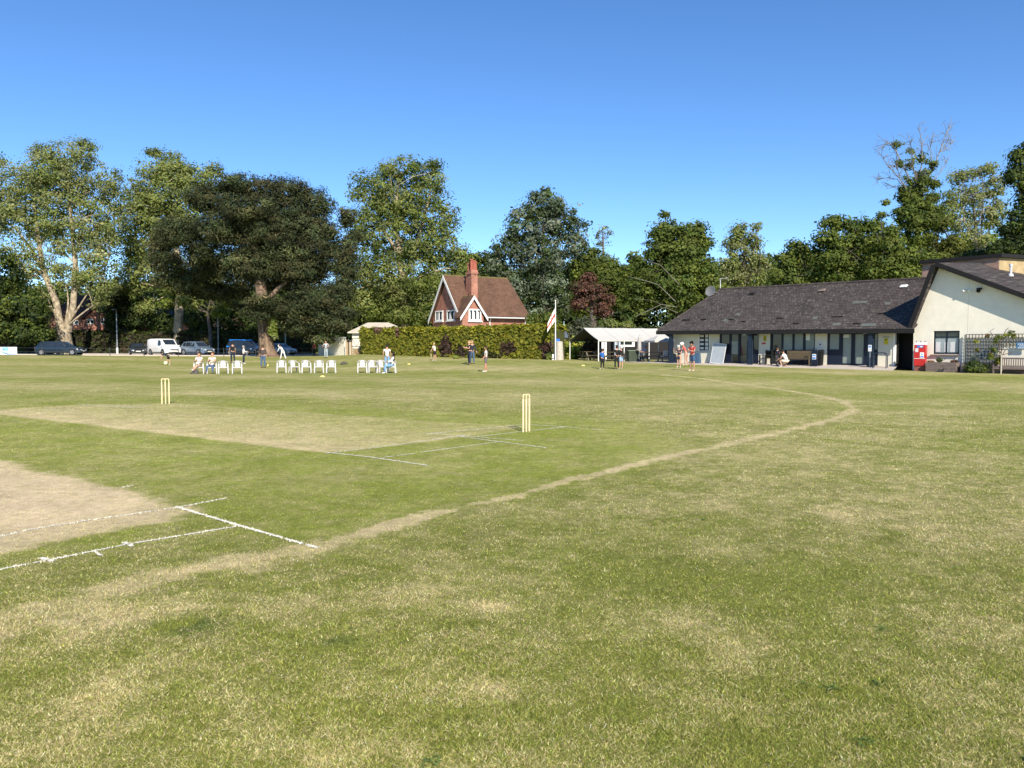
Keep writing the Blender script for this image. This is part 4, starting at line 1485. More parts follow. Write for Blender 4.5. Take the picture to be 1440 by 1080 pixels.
bag2 = thing('kit_bag', 'black shoe bag on grass below the leftmost seated person', 'bag', tuple(G(273.5, 525.6)), R(20))
q = MB(); q.hexa([(-.28, -.15, 0), (.26, -.15, 0), (.26, .15, 0), (-.28, .15, 0)], [(.0, -.08, .26), (.20, -.09, .26), (.20, .09, .26), (.0, .08, .26)]); q.build('body', m_black, bag2, bevel=.02)
q = MB(); q.tube([(.03, -.08, .24), (.08, -.1, .34), (.16, -.09, .25)], .012, 6); q.build('strap', m_black, bag2)
def ball_(px, py, r, m_, lab, D=None):
    q = MB(); q.ball((0, 0, r), r, 12); o = q.build('ball', m_, smooth=True); o.location = G(px, py); tag(o, lab, 'ball')
ball_(233, 513.4, .16, mat('pale_yellow_ball', (.75, .70, .45), .5), 'pale ball at the feet of the child bending by the white van')
ball_(376, 516, .12, m_cone, 'small yellow ball beside the person in grey jacket and jeans')

# ------------------------------------------------------------------ flagpole
fb_ = GP(781, 60.5)
fl = thing('flagpole', 'white flagpole with furled white flag with red cross at hedge end', 'flagpole', tuple(fb_), 0)
zt_ = Z(423.5, 60.5) - fb_.z
q = MB(); q.tube([(0, 0, 0), (0, 0, zt_)], [.05, .03], 8); q.ball((0, 0, zt_ + .04), .05, 8); q.build('pole', m_white, fl, smooth=True)
def flag_pt(u, v):
    """u 0..1 from the hoist, v 0..1 down; the flag hangs slack, blown a little to the left"""
    top = Vector((0, 0, Z(432.5, 60.5) - fb_.z)); bot = Vector((0, 0, Z(452, 60.5) - fb_.z))
    h = top.lerp(bot, v)
    fly = Vector((-.62 * u, .10 * math.sin(u * 5 + v * 2), -1.12 * u - .16 * u * u))
    fly.x *= (1 - .15 * v)
    w_ = .08 * math.sin(u * 9 + v * 1.5) * u
    return h + Vector((.0, 0, .05)) + fly + Vector((.0, w_, 0)) + Vector((-.12 * v * u, 0, .18 * v * u * 2))
NU, NV = 24, 16
q = MB(); rc = MB()
for i in range(NU):
    for j in range(NV):
        u0, u1, v0, v1 = i / NU, (i + 1) / NU, j / NV, (j + 1) / NV
        cx, cy = (u0 + u1) / 2, (v0 + v1) / 2
        (rc if (abs(cx - .5) < .062 or abs(cy - .5) < .10) else q).quad(flag_pt(u0, v0), flag_pt(u1, v0), flag_pt(u1, v1), flag_pt(u0, v1))
fo = q.build('flag', mat('white_cloth', (.74, .73, .68), .8, noise=.04), fl)
rc.build('cross', mat('red_cloth', (.5, .055, .04), .8, noise=.05), fo)
# board and step by the flagpole
bd = GP(777, 62.5)
nb_ = thing('club_noticeboard', 'white notice board with bright blue header at the end of hedge', 'notice board', (X(779.5, 62.5), 62.5, bd.z), 0)
zz0, zz1, zz2 = Z(507, 62.5) - bd.z, Z(482, 62.5) - bd.z, Z(476.5, 62.5) - bd.z
hw_ = 7.5 * 62.5 / 1080
q = MB(); q.box(-hw_, 0, zz1, hw_, .06, zz2); q.build('header', mat('bright_blue_board', (.03, .14, .62), .5, noise=.05), nb_)
q = MB(); q.box(-hw_, .0, Z(488, 62.5) - bd.z, -.03, .05, zz1 - .003); q.build('board', m_white, nb_)
q = MB(); q.box(-hw_, .01, Z(503, 62.5) - bd.z, -.04, .05, Z(488, 62.5) - bd.z - .003); q.build('lower_board', mat('tan_ply', (.48, .36, .22), .8, noise=.12), nb_)
for a in (-hw_ + .05, -.08):
    q = MB(); q.box(a - .04, .062, -.1, a + .04, .12, zz1); q.build('leg', m_wood, nb_)
sk = MB(); b1 = GP(786.5, 62.0); sk.lathe([(.36, 0), (.33, .5), (.27, 1.45), (.20, 1.5)], 14); o = sk.build('concrete_base', mat('pale_stone', (.46, .42, .36), .95, noise=.18, nscale=9), smooth=True); o.location = b1
tag(o, 'pale grey tapered concrete block standing between flagpole and yellow shrub', 'block')
pb = thing('white_bollard', 'short white post on the grass edge below the flagpole', 'post', tuple(GP(777.5, 60.6)), 0)
q = MB(); q.lathe([(.075, 0), (.075, .42), (.05, .46)], 10); q.build('shaft', m_white, pb)
q = MB(); q.lathe([(.085, .10), (.085, .16)], 10); q.build('band', m_wood2, pb)
# blue-grey sheds beyond
sh = Fr(X(770, 72), 72, 1, .1)
sd = thing('garden_shed', 'blue grey roofed shed showing between hedge and grey bush', 'shed', (*sh.o, 0), sh.rz)
q = MB(); ze_, zr_ = Z(475, 72), Z(462.5, 73.5); Ls = sh.s(797)
q.box(0.05, .1, .3, Ls - .05, 3, ze_ - .02); q.build('wall', m_wood, sd)
q = MB(); q.slab([(-.1, -.1, ze_), (Ls + .1, -.1, ze_), (Ls + .1, 1.6, zr_), (-.1, 1.6, zr_)], (0, 0, .08)); q.slab([(-.1, 3.2, ze_), (Ls + .1, 3.2, ze_), (Ls + .1, 1.61, zr_), (-.1, 1.61, zr_)], (0, 0, .08)); q.build('roof', mat('blue_grey_roof', (.10, .125, .16), .7, noise=.15, nscale=3), sd)

# ------------------------------------------------------------------ picnic tables and chairs under the marquee
def picnic(px, D, rz, label):
    b = GP(px, D)
    t = thing('picnic_table', label, 'picnic table', (b.x, b.y, max(b.z, .47)), rz, 'picnic tables under the marquee')
    q = MB()
    for k in range(5): q.box(-.85, -.36 + k * .146, .72, .85, -.36 + k * .146 + .13, .76)
    q.build('tabletop', m_wood2, t)
    for s in (-1, 1):
        q = MB(); q.box(-.85, s * .68 - .13, .42, .85, s * .68 + .13, .46); q.build('bench', m_wood2, t)
        q = MB()
        x = s * .6
        q.hexa([(x - .04, -.62, 0), (x + .04, -.62, 0), (x + .04, -.53, 0), (x - .04, -.53, 0)], [(x - .04, -.30, .72), (x + .04, -.30, .72), (x + .04, -.21, .72), (x - .04, -.21, .72)])
        q.hexa([(x - .04, .53, 0), (x + .04, .53, 0), (x + .04, .62, 0), (x - .04, .62, 0)], [(x - .04, .21, .72), (x + .04, .21, .72), (x + .04, .30, .72), (x - .04, .30, .72)])
        q.box(x + .041, -.75, .34, x + .085, .75, .415)
        q.build('leg', m_wood, t)
picnic(831, 63.6, R(25), 'brown picnic table at the left open end of marquee')
picnic(856, 63.0, R(20), 'brown picnic table behind the two people standing before the marquee')
picnic(884, 62.4, R(-5), 'brown picnic table beside the green bin under the marquee')
picnic(918, 60.2, R(-30), 'dark picnic table below the open square parasol')
gb = GP(889.5, 60.6)
g_ = thing('green_bin', 'green lidded storage bin under the right part of marquee', 'bin', (gb.x, gb.y, max(gb.z, .46)), R(10))
q = MB(); q.hexa([(-.38, -.3, .05), (.38, -.3, .05), (.38, .3, .05), (-.38, .3, .05)], [(-.45, -.36, .85), (.45, -.36, .85), (.45, .36, .85), (-.45, .36, .85)]); q.build('body', mat('green_plastic', (.045, .06, .04), .6, noise=.15), g_)
q = MB(); q.box(-.48, -.39, .853, .48, .39, .92); q.build('lid', mat('pale_green_plastic', (.16, .20, .14), .6), g_)
for i, (px_, D_) in enumerate(((934, 58.8), (938, 58.2))):
    b_ = GP(px_, D_)
    c_ = thing('folding_chair', ('pale folding chair against the dark space by pavilion post', 'dark folding chair right against the pavilion corner post')[i], 'chair', (b_.x, b_.y, max(b_.z, .46)), R(200 + 30 * i))
    mm = m_greyw if i == 0 else m_black
    q = MB(); q.box(-.2, -.2, .42, .2, .2, .46); q.build('seat', mm, c_)
    q = MB(); q.box(-.2, .19, .5, .2, .22, .9); q.build('backrest', mm, c_)
    for s in (-1, 1):
        q = MB(); q.tube([(s * .19, -.24, 0), (s * .19, .2, .88)], .015, 5); q.tube([(s * .17, .26, 0), (s * .17, -.18, .42)], .015, 5); q.build('leg', m_steel, c_)

# ------------------------------------------------------------------ things along the pavilion terrace
def pvw(px, t):
    """world place on the terrace in front of the pavilion wall"""
    s = PV.s(px, t)
    x, y = PV.at(s, t)
    return Vector((x, y, FLOOR - .085 * max(0, -t)))


def pthing(name, label, cat, px, t, rot=0.0, group=None):
    return thing(name, label, cat, tuple(pvw(px, t)), PV.rz + rot, group)


bd_ = pthing('display_board', 'large pale grey board in metal frame leaning by the glazed doors', 'board', 1007, -.55)
hgt = 1.42; wd_ = .48
Mt = Matrix.Rotation(R(-10), 4, 'X') @ Matrix.Rotation(R(5), 4, 'Y')
q = MB(); q.box(-wd_, -.02, .06, wd_, .02, hgt, Mt); q.build('panel', mat('pale_grey_board', (.34, .38, .42), .5, noise=.08, nscale=3), bd_)
q = MB(); e = .035
q.box(-wd_ - e, -.03, .0, -wd_, .03, hgt + e, Mt); q.box(wd_, -.03, .0, wd_ + e, .03, hgt + e, Mt); q.box(-wd_, -.03, hgt, wd_, .03, hgt + e, Mt); q.box(-wd_, -.03, .02, wd_, .03, .06, Mt); q.build('frame', m_greyw, bd_)


def bench(name, label, px, t, rot, wdt, slat=True, m_=m_wood2, sc=1.0):
    o = pthing(name, label, 'bench', px, t, rot)
    q = MB()
    for k in range(4): q.box(-wdt / 2, -.25 + k * .12, .41, wdt / 2, -.25 + k * .12 + .10, .45)
    q.build('seat', m_, o)
    q = MB()
    q.box(-wdt / 2 + .06, .235, .86, wdt / 2 - .06, .275, .95)
    if slat:
        n = int(wdt / .12)
        for k in range(n): q.box(-wdt / 2 + .08 + k * (wdt - .16) / n, .24, .50, -wdt / 2 + .08 + k * (wdt - .16) / n + .06, .27, .858)
        q.box(-wdt / 2 + .06, .235, .455, wdt / 2 - .06, .275, .498)
    else:
        for k in range(4): q.box(-wdt / 2 + .06, .235, .47 + k * .10, wdt / 2 - .06, .275, .47 + k * .10 + .088)
    q.build('backrest', m_, o)
    for s in (-1, 1):
        for y in (-.24, .255):
            q = MB(); q.box(s * wdt / 2 - .035, y - .035, 0, s * wdt / 2 + .035, y + .035, .62 if y < 0 else .98); q.build('leg', m_, o)
        q = MB(); q.box(s * wdt / 2 - .045, -.28, .622, s * wdt / 2 + .045, .218, .655); q.build('armrest', m_, o)
    return o


bench('wooden_armchair', 'dark slatted wooden armchair below the yellow poster on pavilion wall', 1076, -.55, R(-30), .62, True, m_dark)
bench('wooden_bench', 'long weathered brown bench below the frosted windows beside kneeling person', 1122, -.75, R(4), 1.55, False, m_wood2)
bn = pthing('litter_bin', 'tall black litter bin against the cream wall pillar', 'bin', 1151.5, -.45)
q = MB(); q.hexa([(-.17, -.2, 0), (.17, -.2, 0), (.17, .2, 0), (-.17, .2, 0)], [(-.2, -.23, .88), (.2, -.23, .88), (.2, .23, .88), (-.2, .23, .88)]); q.build('body', m_black, bn, bevel=.01)
q = MB(); q.hexa([(-.21, -.24, .883), (.21, -.24, .883), (.21, .24, .883), (-.21, .24, .883)], [(-.19, -.16, 1.0), (.19, -.16, 1.0), (.19, .22, 1.0), (-.19, .22, 1.0)]); q.build('lid', m_dark, bn)
ab = pthing('pavement_sign', 'navy swing sign with blue and white notice beside black bin', 'sign', 1144.3, -.85)
q = MB(); q.tube([(-.2, 0, 0), (-.2, 0, 1.0), (-.14, 0, 1.08), (.14, 0, 1.08), (.2, 0, 1.0), (.2, 0, 0)], .022, 6); q.box(-.22, -.2, 0, .22, .2, .05); q.build('frame', m_navyl, ab)
q = MB(); q.box(-.17, -.012, .12, .17, .012, .98); po = q.build('panel', m_navy, ab)
q = MB(); q.box(-.12, -.022, .42, .12, -.013, .76); no = q.build('notice', m_white, po)
q = MB(); q.box(-.10, -.028, .45, .10, -.023, .56); q.box(-.09, -.028, .62, -.01, -.023, .72); q.box(.02, -.028, .62, .09, -.023, .72); q.build('print', m_bluesign, no)
sg = pthing('post_sign', 'white safety sign on thin post before the right navy roof post', 'sign', 1222.5, -1.25)
sg.scale = (.68, 1, 1)
q = MB(); q.tube([(0, 0, -.2), (0, 0, 1.35)], .03, 6); q.build('post', m_steel, sg)
q = MB(); q.box(-.14, -.05, .98, .14, -.032, 1.36); pl = q.build('plate', m_white, sg)
q = MB(); q.box(-.10, -.056, 1.20, -.01, -.051, 1.32); q.box(.02, -.056, 1.20, .10, -.051, 1.32); q.box(-.1, -.056, 1.06, .1, -.051, 1.08); q.build('print', m_bluesign, pl)
# bicycle hoop
hp_ = pthing('bicycle_hoop', 'grey steel bicycle hoop at the terrace edge by entry', 'bicycle hoop', 1236, -1.35, R(6))
for (dy_, nm) in ((0, 'hoop'), (.35, 'hoop')):
    q = MB(); a = .36
    q.tube([(-a, dy_, -.1), (-a, dy_, .72), (-a + .05, dy_, .84), (-a + .16, dy_, .90), (a - .16, dy_, .90), (a - .05, dy_, .84), (a, dy_, .72), (a, dy_, -.1)], .026, 8); q.build(nm, m_navyl, hp_, smooth=True)
q = MB(); q.tube([(-.36, .0, .03), (-.36, .35, .03)], .02, 6); q.tube([(.36, .0, .03), (.36, .35, .03)], .02, 6); q.build('base_bar', m_steel, hp_)
# kit by left corner
for (a, t, lab, mm, w_, h_) in ((950, -.5, 'blue grey kit bag under the cream pavilion wall', m_navyl, .22, .5), (947, -.35, 'dark tall kit bag at the left end of cream wall', m_black, .18, .7), (980.5, -.5, 'blue bin standing below the black notice board', mat('blue_bin', (.06, .11, .18), .5), .22, .78)):
    o = pthing('kit_bag' if 'bag' in lab else 'blue_bin', lab, 'bag' if 'bag' in lab else 'bin', a, t)
    q = MB(); q.hexa([(-w_, -.16, 0), (w_, -.16, 0), (w_, .16, 0), (-w_, .16, 0)], [(-w_ * .8, -.12, h_), (w_ * .85, -.12, h_ * .94), (w_ * .85, .12, h_ * .94), (-w_ * .8, .12, h_)]); q.build('body', mm, o, bevel=.03)
    q = MB(); q.tube([(-w_ * .5, -.10, h_ * .96), (-w_ * .3, -.12, h_ + .1), (w_ * .3, -.12, h_ + .08), (w_ * .5, -.10, h_ * .93)], .015, 6); q.build('handle', m_black, o)
tp = pthing('totem', 'narrow upright orange and white painted pole against left wall end', 'pole', 946.3, -.25)
zt_ = PV.z(472, PV.s(946, -.25), -.25) - FLOOR
q = MB(); q.lathe([(.07, .0), (.07, zt_ * .72), (.05, zt_ * .75)], 10); q.build('shaft', mat('orange_tan_paint', (.50, .22, .10), .7, noise=.3, nscale=7, col2=(.62, .48, .36)), tp)
q = MB(); q.lathe([(.05, zt_ * .75), (.11, zt_ * .84), (.09, zt_ * .93), (.02, zt_)], 10); q.build('finial', m_greyw, tp)

# red cabinet
rc_ = thing('red_cabinet', 'bright red metal cabinet with blue signs at corner of cream wing', 'cabinet', (*WG.at(WG.s(1293.5, -.55), -.55), FLOOR - .32), WG.rz + R(10))
zb = FLOOR - .32
rc_.scale = (.78, 1, 1)
zc_ = Z(485, WD - .3) - zb; zb_ = Z(514, WD - .3) - zb
wv = .38
q = MB(); q.box(-wv, -.25, zb_, wv, .25, zc_); q.build('body', m_red, rc_, bevel=.012)
q = MB(); q.box(-wv * .96, -.262, zb_ + (zc_ - zb_) * .34, wv * .96, -.252, zb_ + (zc_ - zb_) * .36); q.build('seam', m_white, rc_)
q = MB(); q.box(-wv + .05, -.2, .12, wv - .05, .2, zb_ - .003); q.box(-wv, -.25, 0, wv, .25, .118); q.build('plinth', mat('worn_red_plinth', (.22, .09, .07), .9, noise=.3, nscale=6), rc_)
q = MB(); q.hexa([(-wv, -.25, zc_ + .003), (wv, -.25, zc_ + .003), (wv, .25, zc_ + .003), (-wv, .25, zc_ + .003)], [(-wv * .92, -.2, zc_ + .14), (wv * .92, -.2, zc_ + .14), (wv * .92, .22, zc_ + .16), (-wv * .92, .22, zc_ + .16)]); q.build('lid', m_greyw, rc_)
for a in (-.28, .02, .3):
    q = MB(); q.tube([(a, -.1, zc_ + .15), (a, -.1, zc_ + .23)], .035, 6); q.build('knob', m_wood2, rc_)
H_ = zc_ - zb_
def rsign(x0, x1, f0, f1, m_, nm, d=.262):
    q = MB(); q.box(x0, -d, zb_ + H_ * f0, x1, -.251, zb_ + H_ * f1); return q.build(nm, m_, rc_)
s_ = rsign(-.18, .22, .87, .97, m_bluesign, 'name_plate'); q = MB(); q.box(.02, -.268, zb_ + H_ * .89, .17, -.263, zb_ + H_ * .94); q.build('print', m_white, s_)
s_ = rsign(.02, .28, .38, .64, m_white, 'notice'); q = MB(); q.box(.05, -.268, zb_ + H_ * .41, .25, -.263, zb_ + H_ * .47); q.ball((.15, -.266, zb_ + H_ * .56), .05, 8, (1, .1, 1)); q.build('print', m_bluesign, s_)
rsign(-.30, -.10, .66, .84, m_greyw, 'paper')

# planters, bush, trellis, bench by the wing wall
def wat(px, t): return WG.at(WG.s(px, t), t)
def planter(px0, px1, t, h0, label):
    s0, s1 = WG.s(px0, t), WG.s(px1, t)
    x, y = WG.at((s0 + s1) / 2, t)
    o = thing('planter', label, 'planter', (x, y, gz(x, y) - .05), WG.rz, 'sleeper planters along the cream wall')
    w_ = (s1 - s0) / 2
    for k in range(3):
        q = MB(); z0 = k * h0 / 3
        q.box(-w_, 0, z0, w_, .08, z0 + h0 / 3 - .008); q.box(-w_, .52, z0, w_, .6, z0 + h0 / 3 - .008); q.box(-w_ + .002, .081, z0, -w_ + .08, .519, z0 + h0 / 3 - .008); q.box(w_ - .08, .081, z0, w_ - .002, .519, z0 + h0 / 3 - .008)
        q.build('sleeper_course', m_sleeper, o)
    q = MB(); q.box(-w_ + .08, .08, h0 - .15, w_ - .08, .52, h0 - .08); q.build('soil_or_shade', m_soil, o)
    return o
planter(1301, 1344, -1.0, .60, 'grey sleeper planter with small flowers below the wing window')
planter(1351, 1402, -.95, .56, 'grey sleeper planter under trellis behind the round green bush')
planter(1409, 1452, -.62, .36, 'low sleeper planter added behind the slatted bench at right edge')  # added to hide the pale wall where shade lies under the bench
# trellis
TS0, TS1 = WG.s(1357, -.12), WG.s(1450, -.12)
zt0, zt1 = WG.z(520, TS0, -.12), WG.z(470, (TS0 + TS1) / 2, -.12)
x, y = WG.at(TS0, -.12)
tr = thing('trellis', 'dark wooden lattice trellis carrying a climber on cream wall', 'trellis', (x, y, 0), WG.rz)
Lt = TS1 - TS0
mt_ = m_dark
nv = int(Lt / .155)
sp_cut = WG.s(1407, -.12) - TS0
for k in range(nv + 1):
    x_ = k * Lt / nv
    zb2 = zt0 + .05 if x_ < sp_cut else zt1 - .52
    q = MB(); q.box(x_ - .014, -.03, zb2, x_ + .014, .0, zt1); q.build('upright', mt_, tr)
nh = 9
for k in range(nh + 1):
    z_ = zt1 - k * (zt1 - zt0 - .25) / nh
    q = MB(); q.box(0, -.048, z_ - .016, (Lt if k < 4 else sp_cut), -.031, z_ + .016); q.build('lath', mt_, tr)
q = MB(); q.box(-.09, -.05, 0.0, -.03, .03, zt1 + .0); q.build('post', mat('grey_green_post', (.26, .29, .27), .7), tr)
# blue sign on wall
x, y = WG.at(WG.s(1436, -.2), -.2)
bsn = thing('wall_sign', 'small blue sign with white lettering on the trellis at right edge', 'sign', (x, y, WG.z(486, WG.s(1436), -.2)), WG.rz)
q = MB(); q.box(-.26, -.02, -.17, .30, .02, .17); q.build('plate', mat('blue_plate', (.07, .20, .42), .5, noise=.08), bsn)
q = MB()
for r_, (a, b_) in enumerate(((-.2, .24), (-.14, .18), (-.2, .22))):
    n = 5
    for k in range(n):
        u0 = a + (b_ - a) * k / n; q.box(u0, -.026, .08 - r_ * .10 - .022, u0 + (b_ - a) / n * .72, -.021, .08 - r_ * .10 + .022)
q.build('lettering', m_white, bsn)
# slatted bench by the trellis
x, y = wat(1425, -.75)
wb = thing('slatted_bench', 'grey weathered slatted garden bench under the trellis at right edge', 'bench', (x, y, gz(x, y) - .02), WG.rz)
w_ = .85
q = MB(); q.box(-w_, .10, .80, w_, .14, .88)
for k in range(16): q.box(-w_ + .03 + k * .106, .105, .46, -w_ + .03 + k * .106 + .045, .135, .798)
q.box(-w_, .10, .42, w_, .14, .458); q.build('backrest', m_sleeper, wb)
q = MB()
for k in range(4): q.box(-w_, -.38 + k * .118, .38, w_, -.38 + k * .118 + .10, .418)
q.box(-w_, -.39, .26, w_, -.36, .376); q.build('seat', m_sleeper, wb)
for s in (-1, 1):
    for yy_ in (-.35, .12):
        q = MB(); q.box(s * w_ - .035, yy_ - .035, 0, s * w_ + .035, yy_ + .035, .62 if yy_ < 0 else .92); q.build('leg', m_sleeper, wb)
    q = MB(); q.box(s * w_ - .04, -.40, .622, s * w_ + .04, .08, .655); q.build('armrest', m_sleeper, wb)
x, y = wat(1407, -1.15)
q = MB(); q.tube([(0, 0, -.1), (0, 0, .95)], .035, 6); q.ball((0, 0, .97), .045, 6); o = q.build('garden_post', mat('pale_timber', (.45, .42, .36), .8)); o.location = (x, y, gz(x, y))
tag(o, 'slim pale garden post standing between bush and slatted bench', 'post')

# ------------------------------------------------------------------ roadside
# asphalt road following the ground
rd = MB()
us = list(range(-420, 500, 20))
for i in range(len(us) - 1):
    for (D0, D1) in ((87.5, 92), (92, 96.5), (96.5, 101)):
        c = []
        for (u_, D_) in ((us[i], D0), (us[i + 1], D0), (us[i + 1], D1), (us[i], D1)):
            p = GP(u_, D_); c.append((p.x, p.y, p.z + .02))
        rd.quad(*c)
tag(rd.build('road', mat('grey_asphalt', (.150, .130, .125), .9, noise=.12, nscale=1.5)), kind='structure')
kb = MB()
for D_ in (101.0, 87.1):
    for i in range(len(us) - 1):
        a, b_ = GP(us[i], D_), GP(us[i + 1], D_)
        kb.hexa([(a.x, a.y, a.z - .1), (b_.x, b_.y, b_.z - .1), (b_.x, b_.y + .18, b_.z - .1), (a.x, a.y + .18, a.z - .1)], [(a.x, a.y, a.z + .12), (b_.x, b_.y, b_.z + .12), (b_.x, b_.y + .18, b_.z + .12), (a.x, a.y + .18, a.z + .12)])
tag(kb.build('road_kerb', m_concrete), kind='structure')
m_post = mat('dark_post', (.05, .055, .06), .7)
fn = thing('wire_fence', 'low dark post and wire fence along the field edge before parked cars', 'fence', (0, 0, 0))
prev = None
for u_ in (-40, 8, 60, 108, 155, 203, 251, 282, 315, 360, 405, 440):
    p = GP(u_, 83.2)
    q = MB(); q.tube([(p.x, p.y, p.z - .1), (p.x, p.y, p.z + .95)], .035, 6); q.build('post', m_post, fn)
    if prev is not None:
        q = MB()
        for h_ in (.42, .82): q.tube([(prev.x, prev.y, prev.z + h_), (p.x, p.y, p.z + h_)], .004, 4)
        q.build('wire', m_steel, fn)
    prev = p
for (u_, D_, y1, lab, r_) in ((165.5, 102.5, 441, 'pale grey lamp post between black car and brick house', .10), (307.5, 103, 441, 'grey lamp post between grey car and blue van', .09), (402, 99, 468, 'dark grey post right of the pine trunk', .09)):
    p = GP(u_, D_); hh = Z(y1, D_) - p.z
    t = thing('lamp_post', lab, 'lamp post', tuple(p), 0, 'posts along the road')
    q = MB(); q.tube([(0, 0, -.1), (0, 0, .9)], r_ * 1.5, 8); q.build('base', m_greyw if D_ == 102.5 else m_steel, t)
    q = MB(); q.tube([(0, 0, .9), (0, 0, hh)], [r_, r_ * .7], 8); q.build('shaft', m_steel, t)
    if D_ != 99:
        q = MB(); q.tube([(0, 0, hh), (.1, -.2, hh + .35), (.2, -.7, hh + .5)], .05, 6); q.build('arm', m_steel, t)
        q = MB(); q.hexa([(.05, -1.3, hh + .42), (.35, -1.3, hh + .42), (.32, -.68, hh + .44), (.08, -.68, hh + .44)], [(.1, -1.25, hh + .54), (.3, -1.25, hh + .54), (.28, -.7, hh + .58), (.12, -.7, hh + .58)]); q.build('lantern', m_steel, t)
p = GP(258, 105)
t = thing('finger_sign', 'white finger sign on a thin post right of the big trunk', 'sign', tuple(p), 0)
hh = Z(468, 105) - p.z
q = MB(); q.tube([(0, 0, -.1), (0, 0, hh + .15)], .05, 6); q.build('post', m_steel, t)
q = MB(); q.slab([(-.2, -.06, hh - .12), (.75, -.06, hh - .12), (.92, -.06, hh), (.75, -.06, hh + .12), (-.2, -.06, hh + .12)], (0, .03, 0)); q.build('arm', m_white, t)
# advertising banner
a, b_ = GP(-22, 80.5), GP(24.5, 81.5)
bn = thing('banner_board', 'white advertising board with blue swoosh at the far left field edge', 'board', tuple(a), math.atan2(b_.y - a.y, b_.x - a.x))
Lb = (b_ - a).length; hb_ = Z(488, 81) - a.z
q = MB(); q.box(0, 0, .08, Lb, .05, hb_); q.build('panel', m_white, bn)
q = MB()
def bslab(pts): q.slab([(u_ * Lb, -.008, .08 + v_ * (hb_ - .08)) for u_, v_ in pts], (0, .006, 0))
bslab([(.545, .97), (.75, .97), (.74, .45), (.60, .47), (.55, .72)])
q.build('blue_panel', mat('pale_blue_print', (.22, .45, .80), .5, noise=.1, nscale=2), bn)
q = MB()
bslab([(.53, .75), (.545, .55), (.60, .36), (.68, .22), (.80, .12), (.97, .08), (.97, .02), (.70, .02), (.60, .15), (.545, .40)][::1])
bslab([(.545, .78), (.60, .72), (.64, .62), (.60, .60), (.555, .68)])
q.build('blue_swoosh', mat('blue_print2', (.08, .25, .55), .5), bn)
for u_ in (.02, .5, .98):
    q = MB(); q.box(u_ * Lb - .04, .052, -.1, u_ * Lb + .04, .11, hb_); q.build('leg', m_wood, bn)
# ------------------------------------------------------------------ people
m_skin = mat('skin', (.50, .29, .20), .6, noise=.06, nscale=12)
m_skin_t = mat('tanned_skin', (.44, .23, .15), .6, noise=.06, nscale=12)
CL = {}


def cloth(name, col):
    if name not in CL:
        CL[name] = mat('cloth_' + name, col, .85, noise=.12, nscale=9)
    return CL[name]


for nm, c in dict(white=(.78, .77, .74), cream=(.72, .64, .50), black=(.016, .016, .018), navy=(.018, .026, .05), jeans=(.07, .125, .23), ljeans=(.20, .36, .56), blue=(.025, .13, .45),
                  lblue=(.30, .44, .62), grey=(.10, .095, .095), brown=(.075, .06, .055), red=(.42, .05, .05), denim=(.05, .10, .20), khaki=(.40, .30, .18), floral=(.50, .12, .10), pale=(.42, .48, .52), dgrey=(.15, .13, .14), orange=(.55, .25, .12)).items():
    cloth(nm, c)
HAIR = dict(dark=(.018, .013, .010), brown=(.06, .035, .02), blond=(.48, .33, .14), grey=(.32, .30, .28), white=(.72, .70, .66), ginger=(.28, .12, .05))


def skin_obj(name, nodes, edges, mt, parent, sub=1):
    """one continuous surface grown round a skeleton: nodes = [(co, radius)]"""
    me = bpy.data.meshes.new(name)
    me.from_pydata([n[0] for n in nodes], edges, [])
    sk = me.attributes  # noqa
    o = bpy.data.objects.new(name, me)
    COL.objects.link(o)
    o.parent = parent
    o.modifiers.new('skin', 'SKIN')
    md = o.modifiers['skin']
    md.use_smooth_shade = True
    if not me.skin_vertices:
        bm = bmesh.new(); bm.from_mesh(me); bm.verts.layers.skin.verify(); bm.to_mesh(me); bm.free()
    for i, n in enumerate(nodes):
        r = n[1]
        me.skin_vertices[0].data[i].radius = r if isinstance(r, tuple) else (r, r)
        me.skin_vertices[0].data[i].use_root = (i == 0)
    if sub:
        s = o.modifiers.new('sub', 'SUBSURF'); s.levels = sub; s.render_levels = sub
    me.materials.append(mt)
    return o


def rotx(v, a):  # positive swings a hanging limb forward (+y)
    c, s = math.cos(R(a)), math.sin(R(a))
    return Vector((v.x, v.y * c - v.z * s, v.y * s + v.z * c))


